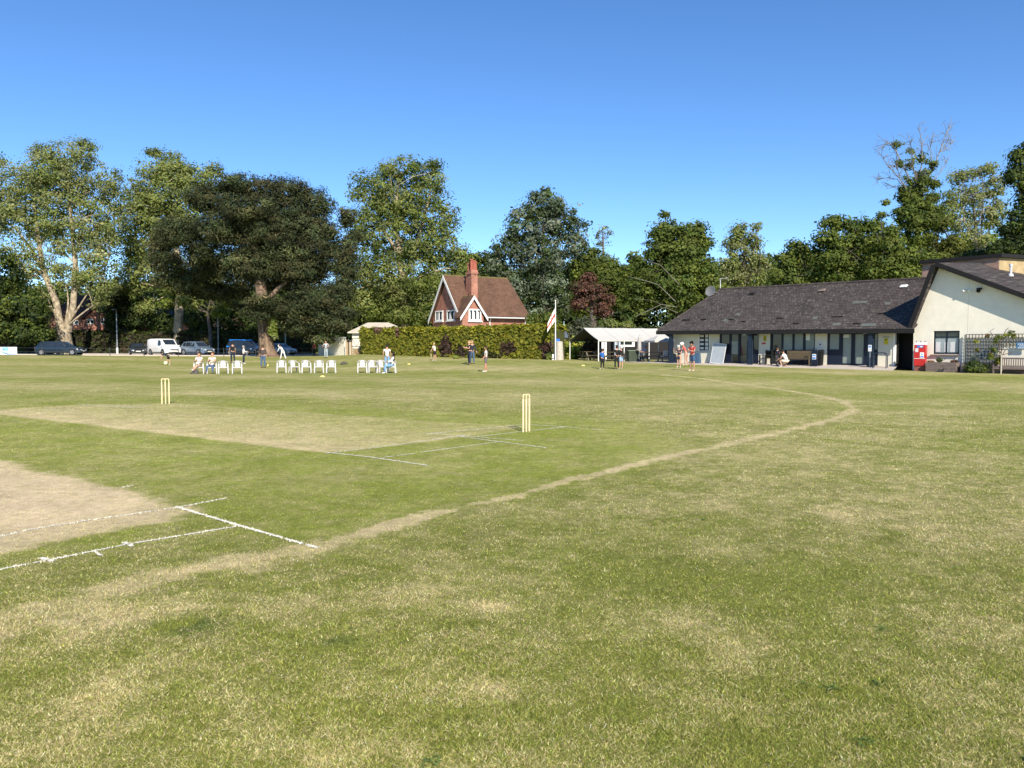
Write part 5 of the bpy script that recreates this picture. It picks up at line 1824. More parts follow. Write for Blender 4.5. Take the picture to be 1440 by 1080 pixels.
def person(label, loc, face, h=1.75, lean=0, hip=(0, 0), knee=(0, 0), abd=(4, 4), arm=((8, 8, 15), (8, 8, 15)), headp=0, heady=0, pelvis=None,
           top='white', top_sleeve='short', bottom='jeans', bottom_len='long', shoes='white', hair='brown', hairlen='short', cap=None, skin=m_skin, girth=1.0, group=None, cross=0):
    """pose: hip/knee flexion per leg, arm = (flex, abduction, elbow) per side, degrees"""
    k = h / 1.75
    if hip[0] > 60 and pelvis is None:
        pelvis = .50
    th, shn = .43 * k, .42 * k
    legs = []
    for i, s in enumerate((-1, 1)):
        d1 = rotx(Vector((0, 0, -1)), hip[i]); d1 = Vector((s * math.sin(R(abd[i])), d1.y, d1.z)).normalized()
        d2 = rotx(Vector((0, 0, -1)), hip[i] - knee[i]); d2 = Vector((s * math.sin(R(abd[i] * .3)) - s * cross * (.5 if i == 0 else 0), d2.y, d2.z)).normalized()
        legs.append((d1, d2))
    low = max(-(l[0].z * th + l[1].z * shn) for l in legs) + .075 * k
    pz = pelvis * k if pelvis else low
    root = thing('person', label, 'person', tuple(loc), R(face), group)
    N, E = [], []

    def nd(co, r, par=None):
        N.append((tuple(co), r)); i = len(N) - 1
        if par is not None: E.append((par, i))
        return i
    hipc = Vector((0, 0, pz))
    up = rotx(Vector((0, 0, 1)), -lean)
    fw = rotx(Vector((0, 1, 0)), -lean)
    g = girth
    sp = [hipc, hipc + up * .13 * k, hipc + up * .30 * k, hipc + up * .44 * k, hipc + up * .52 * k]
    i0 = nd(sp[0], (.125 * k * g, .105 * k * g)); i1 = nd(sp[1], (.12 * k * g, .095 * k * g), i0); i2 = nd(sp[2], (.125 * k * g, .10 * k * g), i1); i3 = nd(sp[3], (.115 * k, .085 * k), i2)
    nk = nd(sp[4] + fw * .01, .055 * k, i3)
    hu = rotx(up, -headp); hf = rotx(fw, -headp)
    if heady:
        Rm = Matrix.Rotation(R(heady), 3, 'Z'); hf = Rm @ hf
    hc = sp[4] + fw * .015 * k + hu * .15 * k
    hb = nd(sp[4] + hu * .06 * k + hf * .015 * k, .062 * k, nk)
    h1 = nd(hc - hu * .035 * k + hf * .012 * k, (.078 * k, .088 * k), hb)
    h2 = nd(hc + hu * .045 * k, (.080 * k, .095 * k), h1)
    nd(hc + hu * .095 * k, .050 * k, h2)
    nd(hc - hu * .01 * k + hf * .115 * k, .013 * k, h1)          # nose
    side = hf.cross(hu).normalized()
    for s in (-1, 1):
        nd(hc - hu * .005 * k + side * s * .092 * k - hf * .01 * k, .016 * k, h1)   # ears
    hands = []
    armj = []
    for j, s in enumerate((-1, 1)):
        f_, a_, e_ = arm[j][:3]
        inw = arm[j][3] if len(arm[j]) > 3 else 0
        sh = sp[3] + up * .035 * k + Vector((s * .175 * k, 0, 0))
        d1 = rotx(Vector((0, 0, -1)), f_ - lean * .6); d1 = Vector((s * math.sin(R(a_)), d1.y, d1.z)).normalized()
        d2 = rotx(Vector((0, 0, -1)), f_ + e_ - lean * .6); d2 = (d2 + Vector((-s * math.sin(R(inw)) * 1.4 + s * .08, 0, 0))).normalized()
        el = sh + d1 * .29 * k; wr = el + d2 * .25 * k
        a0 = nd(sh, .052 * k, i3); a1 = nd(sh + d1 * .14 * k, .043 * k, a0); a2 = nd(el, .036 * k, a1); a3 = nd(el + d2 * .12 * k, .034 * k, a2); a4 = nd(wr, .025 * k, a3)
        pal = wr + d2 * .06 * k
        p0 = nd(pal, (.032 * k, .018 * k), a4)
        sd = d2.cross(Vector((0, 1, 0)) if abs(d2.y) < .8 else Vector((0, 0, 1))).normalized()
        nrm = sd.cross(d2).normalized()
        for q_, (off, ln) in enumerate(((-.028, .062), (-.010, .075), (.010, .070), (.027, .055))):
            b_ = pal + d2 * .04 * k + sd * off * k
            f0 = nd(b_, .0095 * k, p0); f1 = nd(b_ + d2 * ln * .5 * k + nrm * .004 * k, .009 * k, f0); nd(b_ + d2 * ln * k + nrm * .02 * k, .008 * k, f1)
        t0 = nd(wr + d2 * .03 * k - sd * .036 * k + nrm * .01 * k, .011 * k, p0); nd(wr + d2 * .075 * k - sd * .055 * k + nrm * .02 * k, .009 * k, t0)
        hands.append(pal); armj.append((sh, sh + d1 * .15 * k, el, wr))
    legj = []
    for i, s in enumerate((-1, 1)):
        d1, d2 = legs[i]
        hj = hipc + Vector((s * .085 * k, 0, -.03 * k))
        kn = hj + d1 * th; an = kn + d2 * (shn - .03 * k)
        b0 = nd(hj, .092 * k * g, i0); b1 = nd(hj + d1 * th * .5, .074 * k * g, b0); b2 = nd(kn, .056 * k, b1); b3 = nd(kn + d2 * shn * .38, .054 * k, b2); b4 = nd(an, .036 * k, b3)
        ft = Vector((s * .15, 1, 0)).normalized()
        if d2.y > .55: ft = Vector((0, .55, .8)).normalized()
        if d2.y < -.6: ft = Vector((0, -.2, -1)).normalized()
        b5 = nd(an + ft * .08 * k + Vector((0, 0, -.03 * k)), (.036 * k, .028 * k), b4); nd(an + ft * .17 * k + Vector((0, 0, -.04 * k)), (.034 * k, .020 * k), b5)
        legj.append((hj, hj + d1 * th * .5, kn, kn + d2 * shn * .38, an, ft))
    skin_obj('body', N, E, skin, root, 1)
    # clothes
    N, E = [], []
    if top:
        ex = .014 * k
        t0 = nd(sp[0] - up * .07 * k, (.133 * k * g, .115 * k * g)); t1 = nd(sp[1], (.131 * k * g, .107 * k * g), t0); t2 = nd(sp[2], (.137 * k * g, .113 * k * g), t1); t3 = nd(sp[3], (.127 * k, .097 * k), t2)
        nd(sp[3] + up * .05 * k, .072 * k, t3)
        for (sh, mid, el, wr) in armj:
            if top_sleeve == 'none': continue
            c0 = nd(sh, .062 * k, t3); c1 = nd(mid, .056 * k, c0)
            if top_sleeve == 'long':
                c2 = nd(el, .047 * k, c1); c3 = nd(el.lerp(wr, .5), .043 * k, c2); nd(el.lerp(wr, .93), .036 * k, c3)
        skin_obj('jacket' if top_sleeve == 'long' else 'shirt', N, E, CL[top], root, 1)
    N, E = [], []
    if bottom:
        if bottom_len == 'skirt':
            b0 = nd(sp[0] + up * .06 * k, (.135 * k, .115 * k)); kk = (legj[0][1] + legj[1][1]) / 2
            b1 = nd(hipc + (kk - hipc) * .6, (.16 * k, .13 * k), b0); nd(hipc + (kk - hipc) * 1.35, (.17 * k, .13 * k), b1)
        else:
            b0 = nd(sp[0] + up * .11 * k, (.128 * k * g, .112 * k * g))
            for (hj, md, kn, ca_, an, ft) in legj:
                c0 = nd(hj, .102 * k * g, b0); c1 = nd(md, .084 * k * g, c0)
                if bottom_len == 'short':
                    nd(md.lerp(kn, .72), .078 * k * g, c1)
                else:
                    c2 = nd(kn, .068 * k, c1); c3 = nd(ca_, .063 * k, c2); nd(an + Vector((0, 0, .01 * k)), .054 * k, c3)
        skin_obj({'skirt': 'skirt', 'short': 'shorts'}.get(bottom_len, 'trousers'), N, E, CL[bottom], root, 1)
    if shoes:
        for (hj, md, kn, ca_, an, ft) in legj:
            q = [(an + Vector((0, 0, -.008 * k)), .044 * k), (an + ft * .07 * k + Vector((0, 0, -.03 * k)), (.044 * k, .036 * k)), (an + ft * .185 * k + Vector((0, 0, -.045 * k)), (.042 * k, .025 * k))]
            skin_obj('shoe', [(tuple(a), r) for a, r in q], [(0, 1), (1, 2)], CL[shoes], root, 1)
    if hair:
        N, E = [], []
        a0 = nd(hc + hu * .055 * k - hf * .02 * k, (.090 * k, .098 * k)); nd(hc + hu * .108 * k - hf * .012 * k, .06 * k, a0)
        bk = nd(hc - hu * .01 * k - hf * .045 * k, (.082 * k, .06 * k), a0)
        if hairlen == 'long':
            b_ = nd(hc - hu * .14 * k - hf * .085 * k, (.078 * k, .035 * k), bk); b_ = nd(hc - hu * .28 * k - hf * .12 * k, (.08 * k, .03 * k), b_); nd(hc - hu * .42 * k - hf * .14 * k, (.055 * k, .02 * k), b_)
        elif hairlen == 'bob':
            nd(hc - hu * .11 * k - hf * .06 * k, (.08 * k, .04 * k), bk)
        skin_obj('hair', N, E, mat('hair_' + hair, HAIR[hair], .6, noise=.2, nscale=30), root, 1)
    if cap:
        N, E = [], []
        a0 = nd(hc + hu * .075 * k, (.098 * k, .104 * k)); nd(hc + hu * .125 * k, .062 * k, a0); nd(hc + hu * .055 * k + hf * .16 * k, (.06 * k, .012 * k), a0)
        skin_obj('cap', N, E, CL[cap], root, 1)
    q = MB()
    for s in (-1, 1): q.ball(hc + hu * .015 * k + hf * .098 * k + side * s * .032 * k, .011 * k, 6)
    q.ball(hc - hu * .055 * k + hf * .098 * k, .02 * k, 6, (1.2, .5, .35))
    q.build('face_features', mat('dark_features', (.10, .045, .035), .6), root)
    root['hand'] = [tuple(hands[0]), tuple(hands[1])]
    return root


def hgt(px_top, py_base, px):
    p = G(px, py_base)
    return (py_base - px_top) / F * p.y


def lift(p, z): return (p.x, p.y, p.z + z)
STAND = dict(hip=(3, -3), knee=(2, 2))
SIT = dict(hip=(84, 84), knee=(80, 80), pelvis=.52, lean=-8)

p_ = G(237, 513.2)
person('child bending forward in black shorts and pale blue sleeves beside a pale ball', p_, 100, 1.42, lean=72, hip=(10, -8), knee=(8, 6), arm=((70, 6, 10), (75, 8, 8)), top='navy', bottom='black', bottom_len='short', shoes='white', hair='dark', headp=-20)
def seat(px, py, dy=.06): 
    p = G(px, py); return (p.x, p.y + dy, p.z)
person('seated person in white t-shirt with bare crossed legs on leftmost chair', seat(279.5, 525.3), 172, 1.70, hip=(86, 80), knee=(45, 85), pelvis=.53, lean=-6, abd=(2, 6), cross=.7, arm=((30, 12, 60, 30), (25, 14, 70, 30)), top='white', bottom='khaki', bottom_len='short', shoes='white', hair='brown', heady=-30)
person('seated person in cream t-shirt and jeans with folded arms', seat(298, 525.3), 180, 1.72, **SIT, abd=(12, 12), arm=((28, 10, 80, 45), (28, 10, 80, 45)), top='cream', bottom='jeans', shoes='black', hair='ginger', girth=1.12)
person('standing person in black clothes behind the lone right chair of the left group', G(327.5, 510.5), 30, 1.80, **STAND, arm=((12, 14, 30), (10, 10, 20)), top='black', bottom='navy', shoes='black', hair='dark', girth=1.1)
person('child in white shirt and dark trousers near the blue van', G(342.8, 511.5), -70, 1.55, **STAND, arm=((25, 6, 60, 20), (25, 6, 60, 20)), top='white', top_sleeve='long', bottom='navy', shoes='white', hair='grey')
person('person in grey brown jacket and jeans seen from behind before the pine trunk', G(370, 517.3), 10, hgt(485, 517.3, 370), **STAND, abd=(5, 5), arm=((20, 12, 50, 30), (20, 12, 50, 30)), top='brown', top_sleeve='long', bottom='jeans', shoes='black', hair='brown', girth=1.18)
person('player in cricket whites stooping right of the pine trunk', G(398, 505.5), 60, 1.6, lean=42, hip=(20, -18), knee=(12, 8), arm=((50, 6, 20), (40, 6, 30)), top='white', top_sleeve='long', bottom='white', shoes='white', hair='dark', cap='white')
person('person in pale trousers and dark sleeves standing before the white wall', G(458.5, 503.5), 175, 1.70, **STAND, arm=((15, 38, 70, 40), (15, 38, 70, 40)), top='pale', bottom='pale', shoes='black', hair='dark')
p = GP(442.5, 84)
person('person in red top half hidden at left end of the white wall', p, 160, 1.55, **STAND, top='red', bottom='black', shoes='black', hair='brown')
person('person in white shirt with short dark hair behind the long haired sitter', G(544.6, 521), 15, 1.72, **STAND, arm=((10, 14, 20), (10, 10, 20)), top='white', bottom='ljeans', shoes='white', hair='dark', lean=6)
person('seated person in white top and pale jeans with long dark hair down the back', seat(551, 524.8, .05), 108, 1.70, **SIT, abd=(8, 4), arm=((22, 16, 65, 30), (22, 12, 65, 30)), top='white', top_sleeve='long', bottom='ljeans', shoes='white', hair='dark', hairlen='long', heady=-60)
pw = person('girl in white top and black shorts swinging a bat before the hedge', G(611.5, 507.2), 60, 1.42, **STAND, lean=8, arm=((10, 30, 10, -20), (25, 10, 40, 40)), top='white', bottom='black', bottom_len='short', shoes='white', hair='blond', hairlen='bob')
person('blond person in black t-shirt and dark trousers in front of the hedge', G(659.8, 513), 120, 1.72, **STAND, arm=((30, 14, 80, 30), (30, 14, 80, 30)), top='black', bottom='navy', shoes='black', hair='blond')
person('fair haired person in navy jacket and jeans beside the black t-shirt', G(664, 512), 200, 1.70, **STAND, arm=((15, 10, 30), (25, 12, 60)), top='navy', top_sleeve='long', bottom='jeans', shoes='black', hair='blond', hairlen='bob')
person('boy in white t-shirt and dark shorts standing alone side on facing left', G(683.2, 523), 105, hgt(486.3, 523, 683), hip=(8, -6), knee=(4, 4), arm=((12, 6, 25), (8, 6, 20)), top='white', bottom='dgrey', bottom_len='short', shoes='white', hair='brown', skin=m_skin_t)
person('child in bright blue hooded jacket and black trousers before the marquee', G(847, 519), 35, hgt(490.5, 519, 847), **STAND, arm=((20, 10, 70, 35), (20, 10, 70, 35)), top='blue', top_sleeve='long', bottom='black', shoes='white', hair='brown', cap='navy', girth=1.25)
person('person all in black left of the pale blue shorts before the marquee', G(867.3, 519), 20, 1.50, **STAND, arm=((20, 6, 50, 20), (15, 6, 40, 20)), top='black', top_sleeve='long', bottom='black', shoes='black', hair='dark')
person('person in black jacket and pale blue shorts with bare legs', G(873.2, 518.8), 50, hgt(486.5, 518.8, 873), **STAND, arm=((20, 10, 50, 25), (20, 10, 50, 25)), top='black', top_sleeve='long', bottom='lblue', bottom_len='short', shoes='white', hair='white', girth=1.2)
person('child in white cap and navy dress with white socks by the pavilion corner', G(954.8, 516.8), 150, 1.42, **STAND, arm=((30, 10, 70, 20), (30, 10, 70, 20)), top='navy', bottom='navy', bottom_len='skirt', shoes='white', hair='brown', cap='white', girth=1.1)
pp = G(964.6, 514); 
person('person in pink floral dress and white cap leaning towards the child', pp, 75, 1.62, lean=22, hip=(8, -6), knee=(4, 4), arm=((45, 8, 30), (40, 8, 40)), top='floral', bottom='floral', bottom_len='skirt', shoes='cream', hair='white', cap='white', girth=1.05)
person('adult in red t-shirt and denim shorts with dark hair at the field edge', G(973.3, 521.8), 130, hgt(479.8, 521.8, 973), **STAND, abd=(6, 6), arm=((30, 14, 70, 30), (30, 14, 70, 30)), top='red', bottom='denim', bottom_len='short', shoes='cream', hair='dark', skin=m_skin_t, girth=1.08, headp=25)
q0 = pvw(1092.5, -1.2)
person('child in dark backpack and grey trousers standing on the terrace', q0, -60, 1.22, **STAND, arm=((10, 8, 20), (10, 8, 20)), top='navy', bottom='dgrey', shoes='black', hair='brown')
q1 = pvw(1106, -1.4)
person('crouching adult in white t-shirt with dark hair beside the child on terrace', q1, 50, 1.70, lean=24, hip=(100, 70), knee=(125, 135), pelvis=.36, abd=(10, 10), arm=((45, 8, 30, 10), (50, 8, 30, 10)), top='white', bottom='cream', bottom_len='short', shoes='white', hair='dark', girth=1.15)
q2 = GP(905, 61.6)
person('seated person in pale blue shirt at a table under marquee', (q2.x, q2.y, max(q2.z, .47)), 120, 1.68, **SIT, arm=((35, 8, 60, 10), (35, 8, 60, 10)), top='lblue', bottom='navy', shoes='black', hair='grey')
q2 = GP(898.6, 62.2)
person('grey haired person seated behind the green bin under marquee', (q2.x, q2.y, max(q2.z, .47)), 190, 1.70, **SIT, arm=((35, 8, 60, 10), (35, 8, 60, 10)), top='khaki', bottom='grey', shoes='black', hair='brown')
# backpack straps / bat
bt = thing('cricket_bat', 'pale cricket bat held low by the girl in white top', 'cricket bat', (0, 0, 0))
Mw = Matrix.Translation(pw.location) @ Matrix.Rotation(pw.rotation_euler.z, 4, 'Z')
hd = Mw @ Vector(pw['hand'][0])
bt.location = hd
tip = G(607, 507); dv = (tip - hd); dv.z += .12; dv.normalize()
q = MB(); q.tube([Vector((0, 0, 0)) - dv * .05, dv * .2], .016, 6); q.build('handle', m_black, bt)
q = MB(); sd = dv.cross(Vector((0, 1, 0))).normalized(); nn = sd.cross(dv).normalized()
a = [dv * .2 + sd * .03, dv * .26 + sd * .052, dv * .76 + sd * .052, dv * .76 - sd * .052, dv * .26 - sd * .052, dv * .2 - sd * .03]
q.hexa([x - nn * .015 for x in a], [x + nn * .02 for x in a]); q.build('blade', m_stump, bt)
for o in [o for o in COL.objects if 'hand' in o]:
    del o['hand']

# ------------------------------------------------------------------ vehicles
m_tyre = mat('tyre_rubber', (.018, .018, .02), .85, noise=.1)
m_rim = mat('alloy_rim', (.42, .43, .45), .35, .6, noise=.06)
m_cglass = mat('car_glass', (.02, .026, .032), .05, noise=.2, nscale=2, spec=.7)
m_lamp = mat('clear_lamp', (.62, .64, .66), .1, noise=.05, spec=.8)
m_rlamp = mat('red_lamp', (.35, .02, .015), .2, spec=.6)
m_trim = mat('black_trim', (.02, .021, .023), .6, noise=.1)
m_plate = mat('plate_white', (.70, .69, .62), .5)


def car_paint(name, c, coat=.6, rough=.3):
    return mat(name, c, rough, .15, noise=.03, nscale=3, coat=coat, spec=.5)


def vehicle(name, label, cat, loc, rz, paint, L, Wd, kind, group):
    t = thing(name, label, cat, tuple(loc), rz, group)
    h = {'estate': 1.57, 'suv': 1.68, 'hatch': 1.47, 'van': 2.00, 'mpv': 1.85}[kind]
    gc = .24
    l2 = L / 2
    w = Wd / 2
    # stations: x, bottom, mid(bulge), belt, top, half width low, belt, top
    if kind == 'van':
        S = [(-l2, .42, .7, 1.05, 1.80, .92, .94, .86), (-l2 + .06, .30, .7, 1.08, 1.93, .97, .98, .88), (-l2 + .8, .26, .7, 1.10, 2.0, 1, 1, .90), (l2 - 2.35, .26, .7, 1.10, 2.0, 1, 1, .90),
             (l2 - 1.65, .26, .7, 1.08, 1.94, 1, 1, .87), (l2 - .80, .26, .68, 1.06, 1.22, 1, .97, .84), (l2 - .32, .28, .62, .96, 1.05, .97, .93, .78), (l2 - .06, .32, .56, .82, .90, .88, .84, .68), (l2, .36, .54, .72, .78, .80, .76, .62)]
        ws, rs_ = (l2 - .80, l2 - 1.65), None
        side = [(l2 - 2.25, l2 - 1.45)]
    else:
        hb = {'estate': .92, 'suv': 1.02, 'hatch': .92, 'mpv': 1.0}[kind]
        ho = {'estate': 1.25, 'suv': 1.22, 'hatch': 1.05, 'mpv': 1.05}[kind]
        wsl = {'estate': .78, 'suv': .72, 'hatch': .72, 'mpv': .80}[kind]
        rsl = {'estate': .45, 'suv': .40, 'hatch': .55, 'mpv': .30}[kind]
        S = [(-l2, .40, .6, hb - .06, hb - .02, .86, .86, .74), (-l2 + .10, .30, .6, hb + .02, hb + .06, .95, .94, .80), (-l2 + .16, .28, .62, hb + .05, hb + .12, .97, .95, .80),
             (-l2 + .16 + rsl, gc, .62, hb + .04, h - .05, 1, .97, .74), (-l2 + .6 + rsl + .4, gc, .62, hb + .02, h, 1, .97, .76), (l2 - ho - wsl - .25, gc, .62, hb, h - .01, 1, .97, .76), (l2 - ho - wsl, gc, .62, hb, h - .07, 1, .97, .74),
             (l2 - ho, gc, .62, hb - .01, hb + .03, 1, .96, .82), (l2 - .45, gc + .02, .60, hb - .12, hb - .07, .98, .92, .74), (l2 - .12, .26, .55, hb - .24, hb - .20, .90, .84, .64), (l2, .32, .5, hb - .36, hb - .33, .80, .74, .58)]
        ws, rs_ = (l2 - ho, l2 - ho - wsl), (-l2 + .16, -l2 + .16 + rsl)
    q = MB()
    ring = []
    for (x, b_, m_, be, tp, wl_, wb, wt) in S:
        pts = [(-w * wl_ * .97, b_), (-w * wl_, m_), (-w * wb, be), (-w * wt, tp - .03), (-w * wt * .86, tp), (w * wt * .86, tp), (w * wt, tp - .03), (w * wb, be), (w * wl_, m_), (w * wl_ * .97, b_)]
        ring.append([(x, y, z) for y, z in pts])
    vs = [p for r_ in ring for p in r_]
    n = 10
    fs = []
    for i in range(len(S) - 1):
        for k in range(n):
            k2 = (k + 1) % n
            fs.append((i * n + k, i * n + k2, (i + 1) * n + k2, (i + 1) * n + k))
    fs.append(tuple(range(n))); fs.append(tuple((len(S) - 1) * n + k for k in reversed(range(n))))
    q.add(vs, fs)
    body = q.build('body', paint, t, smooth=True)

    def top_at(x):
        for a, b_ in zip(S[:-1], S[1:]):
            if a[0] <= x <= b_[0]:
                f = (x - a[0]) / (b_[0] - a[0] + 1e-9)
                return [a[i] + (b_[i] - a[i]) * f for i in range(8)]
        return list(S[-1])
    # glass
    def across(x0, x1, nm):
        g = MB()
        A, B = top_at(x0), top_at(x1)
        d = Vector((x1 - x0, 0, B[4] - A[4])); nrm = Vector((-d.z, 0, d.x)).normalized()
        if nrm.z < 0: nrm = -nrm
        f0, f1 = .08, .90
        def pt(f, s):
            T = [A[i] + (B[i] - A[i]) * f for i in range(8)]
            return Vector((x0 + (x1 - x0) * f, s * w * T[7] * .80, T[4])) + nrm * .012
        g.slab([pt(f0, -1), pt(f0, 1), pt(f1, 1), pt(f1, -1)], -nrm * .01)
        return g.build(nm, m_cglass, t)
    across(ws[0], ws[1], 'windscreen')
    if rs_: across(rs_[0], rs_[1], 'rear_window')
    for s in (-1, 1):
        if kind == 'van':
            spans = [(l2 - 2.15, l2 - 1.30)]
        else:
            x0, x1 = rs_[1] + .02, ws[1] + .32
            x0 -= .18
            m1 = x0 + (x1 - x0) * .30; m2 = x0 + (x1 - x0) * .63
            spans = [(x0 + .10, m1 - .03), (m1 + .03, m2 - .03), (m2 + .03, x1)]
        for j, (a, b_) in enumerate(spans):
            g = MB()
            def sp_(x, f):
                T = top_at(x)
                z0, z1 = T[3], T[4] - .03
                return Vector((x, s * (w * (T[6] + (T[7] - T[6]) * f) + .010), z0 + (z1 - z0) * f))
            ae = a + (.12 if j == 0 and kind != 'van' else .03); bt_ = b_ - (.30 if j == len(spans) - 1 else .03)
            c = [sp_(a, .10), sp_(b_, .10), sp_(bt_, .86), sp_(ae, .86)]
            if s < 0: c = c[::-1]
            g.slab(c, (0, -s * .012, 0)); g.build('side_window', m_cglass, t)
        # door line, handle, mirror
        T = top_at(ws[0] - .25)
        g = MB(); g.ball((ws[0] - .18, s * (w * T[6] + .13), T[3] + .10), .10, 8, (.6, 1.1, .75)); g.build('wing_mirror', paint if kind != 'van' else m_white, t, smooth=True)
        g = MB(); g.box(-.35 if kind != 'van' else l2 - 2.2, s * (w * 1.0) - .012 * (s > 0), .84, (-.15 if kind != 'van' else l2 - 2.0), s * w * 1.0 + .012 * (s > 0) + (0 if s > 0 else 0), .87) if False else g.tube([(-.35 if kind != 'van' else l2 - 2.1, s * w * .995, .86), (-.17 if kind != 'van' else l2 - 1.92, s * w * .995, .86)], .018, 5); g.build('door_handle', paint, t)
        g = MB(); g.box(-l2 * .52, s * w * 1.0 - .012, .34, l2 * .42, s * w * 1.0 + .012, .42); g.build('sill_trim', m_trim, t)
        # wheels
        for x in (-l2 + .82 if kind != 'van' else -l2 + .95, l2 - .88 if kind != 'van' else l2 - .95):
            r_ = .33 if kind in ('estate', 'hatch') else .36
            Mx = Matrix.Translation((x, s * (w - .10), r_)) @ Matrix.Rotation(math.pi / 2 * -s, 4, 'X')
            g = MB(); g.lathe([(r_ * .62, -.10), (r_ * .93, -.11), (r_, -.08), (r_, .08), (r_ * .93, .115), (r_ * .62, .112)], 20, M=Mx); wo = g.build('wheel', m_tyre, t, smooth=True)
            g = MB(); g.lathe([(r_ * .66, .10), (r_ * .66, .118), (r_ * .56, .122), (r_ * .50, .108), (.02, .116)], 16, M=Mx)
            for k5 in range(5):
                aa = 2 * math.pi * k5 / 5
                g.box(.03, -.035, .112, r_ * .56, .035, .126, Mx @ Matrix.Rotation(aa, 4, 'Z'))
            g.build('rim', m_rim, wo)
            Ma = Matrix.Translation((x, s * (w + .004), r_ + .02)) @ Matrix.Rotation(math.pi / 2 * -s, 4, 'X')
            g = MB(); g.lathe([(r_ * 1.0, -.06), (r_ * 1.14, -.03), (r_ * 1.16, .004), (r_ * 1.02, .006)], 20, M=Ma); g.build('wheel_arch', m_trim if kind in ('suv', 'van') else m_black, t, smooth=True)
    # lamps, grille, plate, bumpers
    T = S[-2]
    zl = T[3] - .03
    for s in (-1, 1):
        g = MB()
        x0 = l2 - .42 if kind != 'van' else l2 - .40
        A, B = top_at(x0), top_at(l2 - .09)
        a0 = Vector((x0, s * (w * A[6] + .004), A[3] - .02)); a1 = Vector((l2 - .085, s * (w * B[6] * .97), B[3] - .01)); a2 = Vector((l2 - .02, s * w * .50, S[-2][4] - .07))
        d_ = Vector((.0, 0, -.14))
        if kind == 'van': d_ = Vector((0, 0, -.26))
        g.slab([a0 + Vector((.02, s * .012, 0)), a1 + Vector((.03, s * .012, 0)), a2 + Vector((.045, 0, 0)), a2 + d_ + Vector((.06, 0, 0)), a1 + d_ + Vector((.035, s * .02, 0)), a0 + d_ * .45 + Vector((.02, s * .02, 0))], Vector((-.03, -s * .015, 0)))
        g.build('headlight', m_lamp, t)
        g = MB(); T0 = S[1]; g.box(-l2 - .005, s * w * T0[6] * .78 - .10, T0[2] + .1, -l2 + .12, s * w * T0[6] * .78 + .10, T0[3] - .02 if kind != 'van' else 1.3); g.build('tail_light', m_rlamp, t)
    gz0 = S[-1][3]
    g = MB(); g.box(l2 - .03, -w * .52, gz0 - .12, l2 + .015, w * .52, gz0 + .02); g.build('grille', m_trim, t)
    g = MB(); g.hexa([(l2 - .10, -w * .72, .27), (l2 + .03, -w * .62, .30), (l2 + .03, w * .62, .30), (l2 - .10, w * .72, .27)], [(l2 - .10, -w * .74, .40), (l2 + .035, -w * .64, .41), (l2 + .035, w * .64, .41), (l2 - .10, w * .74, .40)]); g.build('bumper', m_trim, t)
    g = MB(); g.box(l2 + .016, -.26, .43, l2 + .045, .26, .54); g.build('number_plate', m_plate, t)
    return t


GRP = 'vehicles parked along the road'
def road_pt(u, D): return GP(u, D) + Vector((0, 0, .022))
vehicle('estate_car', 'dark blue estate car parked side on in front of the forked tree', 'car', road_pt(86.5, 87.2), R(4), car_paint('dark_blue_paint', (.010, .020, .034), .35), 5.0, 1.82, 'estate', GRP)
vehicle('hatchback_car', 'black car facing the field left of the white van', 'car', road_pt(194, 91), R(-62), car_paint('black_car_paint', (.018, .020, .022)), 4.2, 1.76, 'hatch', GRP)
vehicle('panel_van', 'white panel van parked at an angle beside the big tree trunk', 'van', road_pt(231.5, 93), R(-40), car_paint('white_van_paint', (.90, .90, .87), .15, .5), 5.0, 1.95, 'van', GRP)
vehicle('sport_utility_car', 'grey blue high car facing the field right of white van', 'car', road_pt(278.5, 92), R(-33), car_paint('grey_blue_paint', (.12, .165, .22), .5, .25), 4.55, 1.80, 'suv', GRP)
vehicle('people_carrier', 'dark navy people carrier with bright blue roof left of pine trunk', 'car', road_pt(345, 89.5), R(-30), car_paint('navy_car_paint', (.014, .024, .04), .4, .25), 4.6, 1.9, 'mpv', GRP)
vehicle('hatchback_car', 'silver car mostly hidden behind the pine trunk', 'car', road_pt(394, 94.5), R(-25), car_paint('silver_paint', (.40, .43, .46), .5, .25), 4.2, 1.76, 'hatch', GRP)
vehicle('hatchback_car', 'dark car with pale windscreen edge between blue roof and pine trunk', 'car', road_pt(366.5, 96), R(-28), car_paint('charcoal_paint', (.05, .06, .07), .6, .25), 4.3, 1.78, 'hatch', GRP)
# bright blue blocks laid over the navy upper body of the people carrier
mp = [o for o in COL.objects if o.name.startswith('people_carrier')][0]
q = MB()
l2 = 2.30; w = .95
q.hexa([(-l2 + .22, -w * .985, 1.02), (-.75, -w * .985, 1.04), (-.75, w * .985, 1.04), (-l2 + .22, w * .985, 1.02)], [(-l2 + .30, -w * .81, 1.43), (-.75, -w * .81, 1.43), (-.75, w * .81, 1.43), (-l2 + .30, w * .81, 1.43)])
q.hexa([(-l2 + .30, -w * .80, 1.40), (.55, -w * .80, 1.42), (.55, w * .80, 1.42), (-l2 + .30, w * .80, 1.40)], [(-l2 + .46, -w * .68, 1.885), (.42, -w * .68, 1.875), (.42, w * .68, 1.875), (-l2 + .46, w * .68, 1.885)])
q.build('roof_panel', car_paint('bright_blue_top', (.03, .26, .85), .3, .35), mp)
